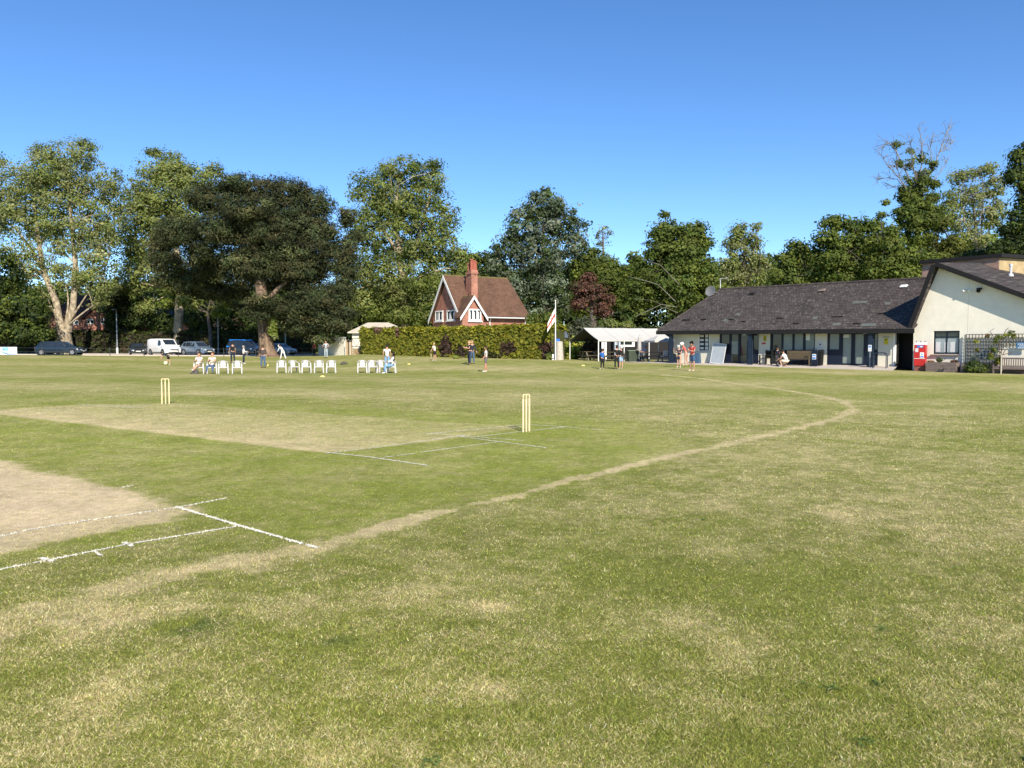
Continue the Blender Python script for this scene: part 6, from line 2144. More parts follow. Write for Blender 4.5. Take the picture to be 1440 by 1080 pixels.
# ------------------------------------------------------------------ trees and hedges
leafm = attr_mat('leaf', .6, .36, .2)
needlem = attr_mat('needle', .75, .10, .15)
m_plane_bark = mat('plane_bark', (.30, .21, .135), .9, noise=.75, nscale=2.6, bump=.3, bscale=8, col2=(.56, .47, .33), stretch=(1, 1, .7))
m_pine_bark = mat('pine_bark', (.10, .062, .045), .95, noise=.5, nscale=2.2, bump=.8, bscale=6, col2=(.29, .20, .135), stretch=(1.6, 1.6, .35))
m_grey_bark = mat('grey_bark', (.12, .10, .085), .95, noise=.35, nscale=2.5, bump=.4, bscale=8)
m_dead = mat('dead_branch', (.24, .225, .20), .9, noise=.2, nscale=3)


DENS = 3.3


def nrm(v):
    return v / (np.linalg.norm(v, axis=1, keepdims=True) + 1e-9)


def leaf_cloud(cent, rad, nout, per, size, cols, colvar, flat=.75, rnd=1.0, droop=0.0, aspect=.6, seed=1, inner=.0):
    """leaves round clump centres -> verts (4 per leaf), colours"""
    g = np.random.default_rng(seed)
    nC = len(cent)
    N = nC * per
    idx = np.repeat(np.arange(nC), per)
    d = nrm(g.normal(size=(N, 3)))
    d[:, 2] *= flat
    rr = g.uniform(inner, 1, (N, 1)) ** .55
    pos = cent[idx] + d * rr * rad[idx][:, None]
    n_ = nrm(nout[idx] * .75 + d * .7 + np.array([[0, 0, .4]]) + g.normal(size=(N, 3)) * .42 * rnd)
    a = nrm(np.cross(n_, g.normal(size=(N, 3))))
    if droop:
        a = nrm(a * (1 - abs(droop)) + np.array([[0, 0, -1]]) * droop)
        n_ = nrm(np.cross(a, np.cross(n_, a)))
    b = np.cross(n_, a)
    s = size * g.lognormal(0, .28, (N, 1))
    V = np.empty((N, 4, 3), np.float32)
    V[:, 0] = pos - a * s
    V[:, 1] = pos + b * s * aspect
    V[:, 2] = pos + a * s
    V[:, 3] = pos - b * s * aspect
    cl = cols[g.integers(0, len(cols), nC)][idx] * g.lognormal(0, colvar * .8, (nC, 1))[idx] * g.lognormal(0, .13, (N, 1))
    cl = cl * (1 + g.normal(0, .07, (N, 1)) * np.array([[1, 0, -.5]]))
    return V.reshape(-1, 3), np.repeat(np.clip(cl, .004, .8), 4, 0)


def lobes_to_clumps(lobes, D, dens, crad, seed, depth=.8, shell=.55):
    """lobes (px, py, rx px, ry px[, depth offset]) -> clump centres in the world"""
    g = np.random.default_rng(seed)
    C, Rr, Nn = [], [], []
    for lb in lobes:
        px, py, rx, ry = lb[:4]
        off = lb[4] if len(lb) > 4 else 0
        c = np.array(P(px, py, D + off))
        mx, mz = rx / F * D, ry / F * D
        my = max(mx, mz) * depth
        area = 4 * math.pi * ((mx * mz) ** 1.6 / 3 + (mx * my) ** 1.6 / 3 + (my * mz) ** 1.6 / 3) ** (1 / 1.6)
        n = max(4, int(area * dens * DENS / crad ** 2))
        if rx < 10: n = max(3, int(n * .5))
        d = nrm(g.normal(size=(n, 3)))
        r = (shell + (1 - shell) * g.uniform(0, 1, (n, 1)) ** .6) * g.uniform(.86, 1.06, (n, 1))
        C.append(c + d * r * np.array([[mx - crad * .5, my, mz - crad * .5]]))
        Nn.append(nrm(d / np.array([[mx, my, mz]])))
        Rr.append(crad * g.lognormal(0, .25, n))
    return np.concatenate(C), np.concatenate(Rr), np.concatenate(Nn)


def limb(mb, a, b, r0, r1, g, bow=.12, n=5):
    a, b = Vector(a), Vector(b)
    L = (b - a).length
    off = Vector((g.normal() * bow * L, g.normal() * bow * L, abs(g.normal()) * bow * L * .6))
    pts = []
    for i in range(n + 1):
        f = i / n
        p = a.lerp(b, f) + off * math.sin(math.pi * f) * .8
        pts.append(p)
    mb.tube(pts, [r0 + (r1 - r0) * i / n for i in range(n + 1)], 6, cap=False)
    return pts


def tree(name, label, D, trunk, lobes, cols, group=None, dens=.16, crad=1.0, per=34, size=.17, colvar=.22, bark=None, needle=False, limbs=True, depth=.8, shell=.5,
         droop=0, aspect=.6, flat=.75, twigs=0, seed=1, stems=(), cat='tree', rnd=1.0, ntw=None):
    """trunk: list of (px, py, radius px) from the ground up; stems: further tapering stems the same way"""
    g = np.random.default_rng(seed * 31 + 5)
    b0 = P(trunk[0][0], trunk[0][1], D)
    gzb = gz(b0.x, b0.y)
    base = Vector((b0.x, b0.y, gzb))
    root = thing(name, label, cat, tuple(base), 0, group)
    k = D / F
    C, Rr, Nn = lobes_to_clumps(lobes, D, dens, crad, seed, depth, shell)
    bl = np.array(base)
    V, cl = leaf_cloud(C - bl, Rr, Nn, per, size, np.array(cols), colvar, flat, rnd, droop, aspect, seed)
    mb = MB()
    ends = []
    for j, st in enumerate([trunk] + list(stems)):
        pts = [P(px, py, D) - base for px, py, r in st]
        rad = [r * k for px, py, r in st]
        if j == 0:
            pts[0].z = -.3
            rad[0] *= 1.0
            pts.insert(1, pts[0].lerp(pts[1], .12)); rad.insert(1, rad[0] * .82 + rad[1] * .18)
        mb.tube(pts, rad, 10, cap=False)
        for i in range(len(pts) // 2, len(pts)):
            ends.append((pts[i], rad[i]))
        ends.append((pts[-1], rad[-1]))
    if limbs:
        for lb in lobes:
            c = P(lb[0], lb[1], D + (lb[4] if len(lb) > 4 else 0)) - base
            e, r = min(ends, key=lambda q: (q[0] - c).length + (4 if q[0].z > c.z + 1 else 0))
            if (e - c).length < .4: continue
            pp = limb(mb, e, c, min(r * .5, .17), .035, g)
            for m_ in range(4):
                i = int(g.integers(2, len(pp)))
                q = Vector(C[int(g.integers(0, len(C)))] - bl)
                if (q - pp[i]).length < 6: limb(mb, pp[i], q, .05, .015, g, .1, 3)
    if twigs:
        sel = g.choice(len(C), min(twigs, len(C)), replace=False)
        for i in sel:
            c = Vector(C[i] - bl)
            e = Vector(C[int(g.integers(0, len(C)))] - bl)
            best = min((Vector(C[int(q)] - bl) for q in g.integers(0, len(C), 40)), key=lambda q: (q - c).length if (q - c).length > .6 else 99)
            if (best - c).length < 4: mb.tube([c, c.lerp(best, .5) + Vector((0, 0, .1)), best], [.035, .028, .02], 4, cap=False)
    tr = mb.build('trunk', bark or m_grey_bark, root, smooth=True)
    cr = np_mesh('crown', V, len(V) // 4, 4, needlem if needle else leafm, root, cl)
    return root, C, bl


PL = [(.185, .22, .058), (.16, .195, .052), (.21, .235, .07), (.19, .21, .072)]
PL2 = [(.225, .24, .10), (.27, .275, .13), (.195, .215, .085)]
DK = [(.040, .062, .016), (.055, .080, .018), (.032, .052, .016)]
MID = [(.105, .138, .026), (.14, .17, .032), (.08, .112, .022)]
PINE = [(.036, .048, .019), (.048, .055, .021), (.028, .038, .016), (.062, .060, .026)]
SILV = [(.16, .19, .13), (.20, .23, .17), (.10, .135, .08), (.13, .16, .10)]
COP = [(.125, .058, .042), (.15, .075, .052), (.095, .05, .034)]
LIME = [(.15, .19, .025), (.12, .16, .022)]
AVE = 'tall plane trees behind the road'
WOODG = 'trees behind the pavilion and hedge'

tree('plane_tree', 'tall airy plane tree with forked mottled trunk behind the dark blue estate car', 97,
     [(92, 489, 12.5), (91, 478, 9.5), (90, 463, 8.5)],
     [(95, 222, 55, 30), (45, 262, 50, 36), (135, 275, 42, 42), (70, 305, 45, 36), (10, 300, 45, 40), (120, 325, 42, 34), (-25, 250, 40, 40), (155, 255, 26, 28), (30, 355, 34, 26), (140, 365, 34, 26), (88, 350, 26, 24), (150, 400, 26, 18), (60, 215, 24, 18), (118, 203, 24, 14), (-5, 225, 18, 12), (20, 400, 30, 16), (112, 395, 20, 14), (85, 270, 50, 40), (60, 320, 50, 30), (130, 330, 30, 40), (20, 280, 40, 50), (75, 245, 70, 40), (160, 300, 30, 50), (150, 340, 30, 30), (-30, 320, 50, 60), (138, 425, 22, 10), (66, 418, 9, 9), (128, 405, 9, 9), (30, 395, 9, 9), (75, 375, 30, 26), (125, 385, 34, 26), (40, 380, 32, 22), (92, 400, 24, 12), (145, 410, 22, 14), (50, 408, 22, 10)],
     PL + PL2, AVE, dens=.125, crad=1.05, per=58, size=.128, bark=m_plane_bark, depth=.65, shell=.35, twigs=160, seed=3,
     stems=([(87, 466, 6.2), (82, 445, 5.2), (79, 425, 4.6), (70, 402, 4.2), (61, 382, 3.8), (56, 350, 3), (50, 310, 2.2), (48, 270, 1.2)],
            [(95, 466, 6.0), (99, 448, 4.8), (103, 430, 4.4), (105, 400, 4.0), (106, 370, 3.4), (102, 330, 2.6), (98, 285, 1.8), (96, 240, 1.0)],
            [(104, 410, 2.2), (118, 395, 1.8), (135, 380, 1.2), (150, 372, .8)], [(60, 380, 2.4), (45, 352, 2.0), (25, 325, 1.4), (8, 310, .8)], [(56, 345, 1.8), (72, 318, 1.4), (84, 290, 1.0)]))
tree('plane_tree', 'second tall plane tree with straight mottled trunk beside the white van', 104,
     [(250.5, 492, 8.5), (250, 470, 6.4), (252, 440, 6), (253, 410, 5.4), (250, 370, 4.6), (245, 320, 3.4), (240, 270, 2)],
     [(232, 238, 46, 30), (200, 282, 32, 42), (262, 248, 34, 30), (298, 243, 24, 18), (190, 345, 30, 40), (235, 320, 42, 40), (180, 395, 30, 30), (235, 385, 45, 36), (218, 215, 18, 10), (290, 270, 30, 24), (205, 430, 22, 16), (235, 270, 60, 45), (210, 320, 50, 60), (262, 300, 40, 40), (195, 385, 34, 40), (320, 262, 14, 10)],
     PL, AVE, dens=.17, crad=1.05, per=58, size=.132, bark=m_plane_bark, depth=.65, shell=.3, twigs=100, seed=4)
tree('lime_tree', 'low bright green tree hanging below the dark pine beside second plane trunk', 99,
     [(296, 492, 3), (296, 470, 2.4), (292, 440, 2)],
     [(252, 404, 24, 18), (290, 402, 28, 22), (322, 418, 22, 18), (270, 425, 24, 14), (306, 438, 18, 10), (235, 428, 14, 12)], LIME + PL, AVE, dens=.16, crad=.8, per=40, size=.16, bark=m_grey_bark, seed=5)
tree('plane_tree', 'tall broad plane tree between the pine and the brick cottage', 100,
     [(570, 470, 7), (569, 440, 5.5), (566, 400, 5), (560, 350, 4.2), (556, 300, 3.2), (560, 250, 1.6)],
     [(566, 240, 44, 26), (520, 268, 38, 34), (606, 255, 32, 28), (622, 305, 28, 40), (560, 298, 50, 38), (508, 318, 32, 36), (590, 355, 48, 36), (528, 372, 38, 34), (635, 352, 28, 34), (560, 412, 52, 34), (502, 408, 30, 36), (612, 412, 40, 40), (480, 440, 24, 26), (560, 444, 50, 18), (612, 232, 18, 12), (650, 380, 20, 40), (562, 275, 70, 45), (565, 330, 80, 45), (560, 385, 85, 45), (520, 430, 45, 30), (590, 440, 50, 24)],
     PL + MID, AVE, dens=.15, crad=1.05, per=58, size=.132, bark=m_plane_bark, depth=.65, shell=.35, twigs=140, seed=6,
     stems=([(566, 400, 3.4), (580, 360, 2.8), (596, 310, 2), (606, 265, 1)], [(562, 360, 3), (540, 325, 2.2), (524, 280, 1.2)]))
# the big pine
tree('pine_tree', 'huge dark spreading pine with thick flared trunk at the field edge', 82,
     [(377, 505, 20), (376, 498, 13), (375, 488, 10.5), (373, 470, 9.5), (371, 445, 9), (368, 415, 8), (362, 370, 6.5), (355, 320, 4.5), (352, 275, 2)],
     [(345, 262, 44, 22), (300, 280, 44, 28), (400, 268, 44, 24), (446, 285, 32, 26), (252, 325, 36, 30), (318, 322, 52, 34), (385, 322, 50, 36), (446, 325, 40, 32), (488, 305, 14, 20), (240, 370, 26, 24, 5), (292, 375, 40, 26, 6), (356, 372, 46, 30), (420, 378, 48, 30), (474, 365, 26, 28), (432, 425, 42, 26), (480, 412, 24, 22), (462, 455, 40, 18), (410, 440, 26, 20), (425, 465, 30, 12), (330, 410, 36, 18, 7), (488, 440, 18, 14), (498, 330, 12, 10), (228, 395, 18, 14, 6), (222, 355, 20, 30, 6), (232, 330, 22, 24, 5), (490, 350, 18, 30), (485, 380, 22, 26), (345, 432, 20, 10, 7), (452, 478, 22, 8), (370, 300, 78, 34), (320, 350, 76, 44, 3), (425, 345, 60, 48), (385, 380, 90, 40, 3), (450, 425, 50, 40), (280, 395, 50, 30, 7), (372, 424, 30, 12, -2), (398, 436, 24, 12, -1), (352, 438, 20, 8, -1), (302, 412, 40, 16, 8), (415, 452, 26, 14), (366, 445, 16, 6, -2), (400, 330, 60, 60)],
     PINE, None, dens=.30, crad=.95, per=78, size=.15, bark=m_pine_bark, needle=True, depth=.75, shell=.45, aspect=.28, flat=.62, colvar=.50, seed=7, twigs=0, rnd=1.1, limbs=False,
     stems=([(370, 430, 4), (392, 405, 3.2), (420, 385, 2.2), (445, 370, 1.2)], [(372, 455, 3), (402, 440, 2.4), (435, 430, 1.6), (470, 425, 1)], [(366, 400, 3.5), (340, 380, 2.6), (310, 365, 1.6)], [(378, 470, 2.4), (385, 440, 2.2), (392, 420, 1.5)]))
# ivy on the pine trunk
CIV = np.array([P(384 + random.uniform(-2.5, 2.5), y, 81.0) for y in np.linspace(438, 474, 26)])
Vi, ci = leaf_cloud(CIV, np.full(len(CIV), .42), np.tile([[.3, -1, .2]], (len(CIV), 1)), 30, .12, np.array(LIME + PL), .2, seed=77)
pine = [o for o in COL.objects if o.name == 'pine_tree'][0]
np_mesh('ivy', Vi - np.array(pine.location), len(Vi) // 4, 4, leafm, pine, ci)

# dark masses at the left edge and round the houses
tree('evergreen_tree', 'dark evergreen tree mass at the left edge behind the advertising board', 92, [(5, 492, 4), (4, 450, 3)],
     [(0, 385, 34, 40), (30, 425, 38, 28), (-5, 450, 44, 28), (48, 445, 24, 22), (20, 470, 52, 18), (-40, 420, 40, 60), (58, 470, 20, 16)], DK + MID, None, dens=.24, crad=.95, per=44, size=.16, seed=8)
tree('evergreen_tree', 'dark spreading evergreen between brick house and second plane trunk', 107, [(186, 492, 4), (186, 460, 3.5), (185, 440, 3)],
     [(168, 428, 26, 18), (200, 430, 26, 20), (186, 450, 32, 18), (158, 448, 14, 20), (215, 452, 14, 16), (180, 412, 18, 10), (232, 452, 10, 24)], DK, None, dens=.26, crad=.95, per=44, size=.16, seed=9)
tree('evergreen_tree', 'black green evergreen thicket filling the gap left of the pine trunk', 106, [(300, 492, 3), (300, 460, 3)],
     [(285, 450, 26, 28), (325, 448, 26, 28), (355, 455, 24, 26), (275, 472, 20, 14), (310, 474, 40, 12), (340, 430, 26, 18), (390, 450, 26, 30), (420, 462, 26, 24)], DK, None, dens=.25, crad=1.0, per=42, size=.17, seed=10)
# roadside hedge
def hedge_boxes(name, label, cat, path, zt, thick, cols, per, size, dens, colvar=.2, seed=1, zvar=.12, topcols=None, patches=()):
    """path: ground points along the front face; leaves over front, top and ends"""
    g = np.random.default_rng(seed)
    base = Vector(path[0])
    root = thing(name, label, cat, tuple(base), 0)
    C, Nn, top = [], [], []
    mb = MB()
    for (a, za), (b, zb) in zip(list(zip(path, zt))[:-1], list(zip(path, zt))[1:]):
        a, b = Vector(a), Vector(b)
        d = b - a; d.z = 0; L = d.length; d.normalize()
        n_ = Vector((-d.y, d.x, 0))
        if n_.y < 0: n_ = -n_
        ins = .22
        A = [a + n_ * ins, b + n_ * ins, b + n_ * (thick - ins), a + n_ * (thick - ins)]
        mb.hexa([Vector((p.x, p.y, p.z - .3)) - base for p in A], [Vector((p.x, p.y, (za, zb, zb, za)[i] - .22)) - base for i, p in enumerate(A)])
        nf = int(L * max(za - a.z, zb - b.z) * dens)
        for _ in range(nf):
            f = g.uniform(); h_ = g.uniform()
            p = a.lerp(b, f); z1 = za + (zb - za) * f
            C.append((p.x + n_.x * g.uniform(.0, .25), p.y + n_.y * g.uniform(.0, .25), p.z + (z1 - p.z - .1) * h_)); Nn.append((-n_.x, -n_.y, .15)); top.append(0)
        for _ in range(int(L * thick * dens * .9)):
            f = g.uniform(); t_ = g.uniform() * thick
            p = a.lerp(b, f) + n_ * t_; z1 = za + (zb - za) * f + g.normal() * zvar - .12
            C.append((p.x, p.y, z1)); Nn.append((0, 0, 1)); top.append(1)
    for (p, z1, s_) in ((Vector(path[0]), zt[0], 1), (Vector(path[-1]), zt[-1], -1)):
        for _ in range(int(thick * (z1 - p.z) * dens)):
            C.append((p.x + .1 * s_, p.y + g.uniform() * thick, p.z + (z1 - p.z - .1) * g.uniform())); Nn.append((-s_, 0, .1)); top.append(0)
    C = np.array(C); Nn = np.array(Nn, float); top = np.array(top)
    V, cl = leaf_cloud(C - np.array(base), np.full(len(C), .30), Nn, per, size, np.array(cols), colvar, seed=seed)
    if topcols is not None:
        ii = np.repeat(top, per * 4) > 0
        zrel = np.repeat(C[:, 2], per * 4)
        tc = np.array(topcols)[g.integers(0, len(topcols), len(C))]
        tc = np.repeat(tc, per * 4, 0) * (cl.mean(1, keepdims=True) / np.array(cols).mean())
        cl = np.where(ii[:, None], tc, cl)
    for (px, py, r_, pc) in patches:
        c = np.array(P(px, py, float(base.y) + 0))
        # nearest clumps as seen along the hedge
        u = 720 + F * C[:, 0] / C[:, 1]; v = 488 - F * (C[:, 2] - H) / C[:, 1]
        w_ = (((u - px) / r_[0]) ** 2 + ((v - py) / r_[1]) ** 2 + g.normal(size=len(C)) * .25) < 1
        ii = np.repeat(w_, per * 4)
        cl[ii] = np.array(pc) * (cl[ii].mean(1, keepdims=True) / np.array(cols).mean())
    mb.build('core', mat('hedge_core', (.05, .056, .014), .95), root)
    np_mesh('foliage', V, len(V) // 4, 4, leafm, root, np.clip(cl, .004, .7))
    return root


hp = [GP(u, 103.5) for u in range(-160, 500, 60)]
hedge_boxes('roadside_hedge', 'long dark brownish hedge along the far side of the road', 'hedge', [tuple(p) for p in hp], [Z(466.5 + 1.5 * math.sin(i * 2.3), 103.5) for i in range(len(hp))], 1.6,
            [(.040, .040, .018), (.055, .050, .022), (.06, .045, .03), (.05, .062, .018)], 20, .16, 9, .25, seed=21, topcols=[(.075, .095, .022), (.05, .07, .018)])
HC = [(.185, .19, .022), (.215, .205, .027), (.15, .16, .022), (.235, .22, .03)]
h0, h1, h2 = GP(508.5, 77.2), GP(640, 68.5), GP(771.5, 61.8)
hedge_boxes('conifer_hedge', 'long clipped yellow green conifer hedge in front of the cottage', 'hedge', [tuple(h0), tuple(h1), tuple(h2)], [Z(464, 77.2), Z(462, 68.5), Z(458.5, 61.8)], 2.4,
            HC, 26, .14, 31, .13, seed=22, zvar=.10, topcols=[(.28, .27, .028), (.24, .245, .026), (.32, .29, .04)],  # top leaves coloured brighter to paint in the sun on them
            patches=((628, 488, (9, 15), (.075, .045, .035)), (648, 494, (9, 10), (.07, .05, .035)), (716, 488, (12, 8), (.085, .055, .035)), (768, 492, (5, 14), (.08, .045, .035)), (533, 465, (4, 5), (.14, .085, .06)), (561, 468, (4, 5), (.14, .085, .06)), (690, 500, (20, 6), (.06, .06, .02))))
# small plants at the hedge foot
def bush(name, label, D, lobes, cols, size=.11, per=34, crad=.4, dens=.35, seed=1, cat='shrub', group=None, droop=0, colvar=.2, aspect=.6, base=None):
    b0 = base or GP(lobes[0][0], D)
    root = thing(name, label, cat, tuple(b0), 0, group)
    C, Rr, Nn = lobes_to_clumps(lobes, D, dens * .6, crad, seed, .85, .35)
    bl = np.array(b0)
    V, cl = leaf_cloud(C - bl, Rr, Nn, per, size, np.array(cols), colvar, .8, 1, droop, aspect, seed)
    V[:, 2] = np.maximum(V[:, 2], .01)
    np_mesh('foliage', V, len(V) // 4, 4, leafm, root, cl)
    mb = MB(); g = np.random.default_rng(seed)
    for i in g.choice(len(C), min(10, len(C)), replace=False):
        mb.tube([(0, 0, -.05), tuple((C[i] - bl) * .5 + np.array([0, 0, .05])), tuple(C[i] - bl)], [.03, .02, .008], 4, cap=False)
    mb.build('stems', m_grey_bark, root)
    return root


bush('yellow_shrub', 'bright yellow green leafy shrub between flagpole and marquee', 68.2, [(805, 492, 13, 14), (796, 482, 8, 8), (815, 488, 9, 11), (803, 502, 14, 6), (809, 477, 7, 6), (820, 499, 6, 6)], [(.34, .34, .06), (.42, .40, .10), (.24, .27, .045), (.16, .21, .03)], .13, 34, .38, .35, 31, colvar=.3)
bush('pale_shrub', 'small pale leaved plant at the hedge foot behind the players', 63.5, [(641.5, 502, 3.5, 3)], [(.25, .28, .06)], .09, 30, .2, .6, 32)
bush('dark_shrub', 'small dark shrub at hedge end below the blue headed notice board', 61.5, [(771, 501, 4, 6), (774, 498, 3, 4)], DK + MID, .09, 34, .25, .5, 33)
bush('grey_shrub', 'large soft grey green shrub above the marquee roof left end', 77, [(815, 462, 20, 12), (800, 470, 12, 12), (835, 466, 18, 10), (820, 452, 14, 6)], [(.10, .11, .065), (.12, .125, .08), (.085, .095, .055)], .10, 44, .6, .3, 34)
bush('green_shrub', 'mid green shrub behind the marquee ridge right of the grey one', 80, [(860, 458, 22, 9), (880, 461, 16, 8), (845, 465, 14, 8)], MID + PL, .13, 40, .6, .28, 35)
bush('green_shrub', 'rounded green shrub between cottage end and flag', 80, [(752, 449, 14, 12), (770, 446, 12, 12), (780, 455, 14, 10), (745, 460, 10, 10)], MID, .13, 40, .6, .3, 36)
bush('purple_shrub', 'dim purple brown shrub seen under the marquee roof', 66.5, [(830, 486, 12, 10), (824, 492, 9, 9)], [(.08, .05, .045), (.06, .055, .03)], .11, 34, .4, .3, 37)

# woodland trees, left to right
tree('silver_poplar', 'large silver grey leaved tree rising behind the cottage roof', 98, [(765, 480, 6), (764, 440, 5), (763, 380, 4), (764, 320, 2.5)],
     [(765, 288, 34, 26), (738, 318, 36, 34), (792, 315, 32, 32), (716, 352, 30, 28), (760, 360, 48, 38), (698, 375, 18, 22), (808, 345, 22, 24), (716, 402, 28, 30), (765, 408, 40, 34), (750, 442, 30, 22), (790, 430, 18, 20), (768, 271, 10, 12), (752, 277, 8, 12), (786, 284, 8, 12), (805, 300, 7, 12), (822, 318, 6, 12)],
     SILV + DK[:2] + [(.07, .095, .05)], WOODG, dens=.18, crad=.95, per=46, size=.16, seed=41, droop=.25, colvar=.3)
tree('broadleaf_tree', 'dark green tree filling the gap between plane tree and silver tree', 112, [(672, 480, 5), (672, 430, 4)],
     [(662, 368, 24, 20), (688, 368, 16, 18), (650, 395, 26, 26), (682, 402, 26, 28), (662, 430, 34, 28), (628, 430, 20, 30), (700, 420, 18, 30)], MID + DK, WOODG, dens=.2, crad=1.0, per=42, size=.18, seed=42)
tree('broadleaf_tree', 'rounded mid green tree right of the silver tree', 106, [(835, 480, 5), (835, 420, 4)],
     [(832, 365, 30, 20), (812, 380, 22, 20), (856, 380, 22, 22), (838, 395, 40, 24), (806, 408, 22, 24), (862, 412, 28, 30), (830, 425, 36, 30), (882, 395, 18, 26), (785, 420, 20, 30), (835, 385, 40, 30)], [(.075, .10, .018), (.09, .115, .02)] + MID, WOODG, dens=.22, crad=.95, per=44, size=.17, seed=43)
tree('birch_tree', 'thin wispy tree top against the sky between silver and round trees', 118, [(850, 470, 2.5), (849, 400, 2), (848, 330, 1)],
     [(847, 322, 9, 9), (858, 328, 8, 7), (838, 330, 8, 7), (849, 342, 12, 8)], PL2, WOODG, dens=.08, crad=.7, per=24, size=.14, seed=44, twigs=20)
tree('copper_beech', 'small copper red leaved tree above the white marquee', 84, [(832, 490, 3.5), (832, 450, 3), (832, 420, 2)],
     [(818, 405, 18, 16), (838, 412, 22, 18), (828, 392, 14, 10), (845, 432, 18, 16), (815, 426, 16, 14), (856, 420, 12, 10), (852, 442, 10, 8)], COP + COP + [(.07, .06, .025)], WOODG, dens=.2, crad=.7, per=44, size=.13, seed=45)
r_, _, _ = tree('oak_tree', 'big rounded green oak with bare pale lower branches left of the pavilion roof', 90, [(958, 495, 5), (957, 460, 4.4), (955, 420, 4), (950, 370, 3), (946, 330, 1.6)],
     [(938, 326, 30, 22), (972, 325, 26, 20), (925, 352, 24, 24), (962, 355, 36, 28), (992, 345, 14, 20), (912, 385, 26, 20), (955, 392, 40, 26), (985, 388, 28, 30), (1008, 410, 22, 28), (960, 425, 34, 22), (925, 420, 20, 14), (985, 430, 34, 28), (935, 302, 6, 5), (900, 372, 14, 14), (950, 350, 48, 40), (950, 400, 60, 45), (900, 410, 26, 30), (975, 345, 30, 30)],
     MID + [(.085, .12, .025)], WOODG, dens=.19, crad=.95, per=44, size=.16, seed=46, depth=.75)
mb = MB(); g = np.random.default_rng(4)
for pts in ([(950, 424, 1.6), (925, 400, 1.2), (905, 394, .9), (884, 389, .5)], [(952, 432, 1.4), (930, 428, 1.1), (905, 440, .8), (892, 446, .4)], [(953, 440, 1.2), (935, 432, .9), (918, 440, .5)], [(955, 400, 1.4), (928, 372, 1.0), (912, 368, .7), (898, 360, .4)], [(930, 428, .8), (915, 422, .5), (892, 420, .3)]):
    mb.tube([P(a, b, 82.5 + i * -.6) - r_.location for i, (a, b, c) in enumerate(pts)], [c * .03 for a, b, c in pts], 5)
mb.build('bare_branch', mat('grey_bare_branch', (.19, .175, .15), .9, noise=.2), r_)
tree('ash_tree', 'lighter feathery tree behind the left end of the pavilion roof', 108, [(1048, 480, 4), (1048, 400, 3), (1046, 340, 1.5)],
     [(1042, 325, 20, 14), (1030, 345, 18, 16), (1060, 342, 18, 18), (1044, 365, 30, 20), (1020, 375, 18, 20), (1072, 372, 18, 18), (1050, 392, 36, 18), (1064, 318, 10, 6), (1086, 385, 14, 14), (1020, 400, 30, 24), (1045, 345, 26, 24)],
     PL2 + PL, WOODG, dens=.13, crad=.95, per=38, size=.16, seed=47, twigs=40)
tree('broadleaf_tree', 'bushy green tree behind the middle of the pavilion roof', 82, [(1140, 480, 5), (1140, 420, 4), (1140, 360, 2)],
     [(1118, 352, 22, 18), (1142, 362, 28, 20), (1108, 374, 20, 20), (1150, 385, 40, 22), (1115, 395, 28, 18), (1100, 362, 8, 8), (1092, 388, 12, 16)], MID + DK[:1], WOODG, dens=.22, crad=.85, per=44, size=.15, seed=48)
tree('broadleaf_tree', 'taller domed green tree left of the ivy covered dead tree', 80, [(1196, 480, 5), (1196, 420, 4), (1196, 340, 2)],
     [(1175, 315, 24, 16), (1204, 318, 22, 16), (1160, 335, 22, 16), (1190, 345, 36, 22), (1222, 345, 20, 20), (1240, 330, 22, 22), (1228, 318, 14, 12), (1252, 345, 22, 24), (1170, 368, 36, 20), (1215, 375, 34, 22), (1190, 392, 44, 16)], MID + [(.09, .125, .022)], WOODG, dens=.22, crad=.85, per=44, size=.15, seed=49)
tree('broadleaf_tree', 'low green tree in front of the ivy covered dead tree', 76, [(1262, 480, 4), (1262, 420, 3)],
     [(1250, 345, 22, 18), (1240, 368, 28, 20), (1272, 362, 30, 20), (1258, 385, 40, 18), (1300, 372, 26, 18), (1228, 385, 24, 14), (1238, 302, 9, 5), (1254, 325, 14, 8)], MID + [(.095, .115, .02)], WOODG, dens=.22, crad=.8, per=44, size=.14, seed=50)
# ivy-clad tree with a dead top
D5 = 84
rt, C5, bl5 = tree('dead_topped_tree', 'tall tree with bare grey dead top and ivy clad trunk', D5, [(1292, 480, 5), (1292, 400, 4.4), (1291, 330, 3.6), (1290, 280, 2.4), (1288, 240, 1.4)],
     [(1291, 262, 9, 26), (1279, 232, 6, 12), (1312, 232, 6, 12), (1260, 204, 7, 8), (1298, 222, 4, 12), (1285, 296, 24, 20), (1270, 272, 12, 14), (1315, 258, 10, 8), (1305, 300, 22, 20), (1290, 330, 26, 20), (1262, 232, 6, 10), (1318, 298, 12, 12), (1246, 285, 5, 3), (1281, 212, 3, 8), (1300, 250, 10, 16), (1275, 255, 8, 10), (1284, 280, 18, 18), (1268, 300, 16, 12), (1310, 278, 12, 12), (1290, 312, 34, 16)],
     MID + [(.065, .095, .018)], WOODG, dens=.2, crad=.55, per=44, size=.12, seed=51, limbs=False)
mb = MB(); g = np.random.default_rng(12)
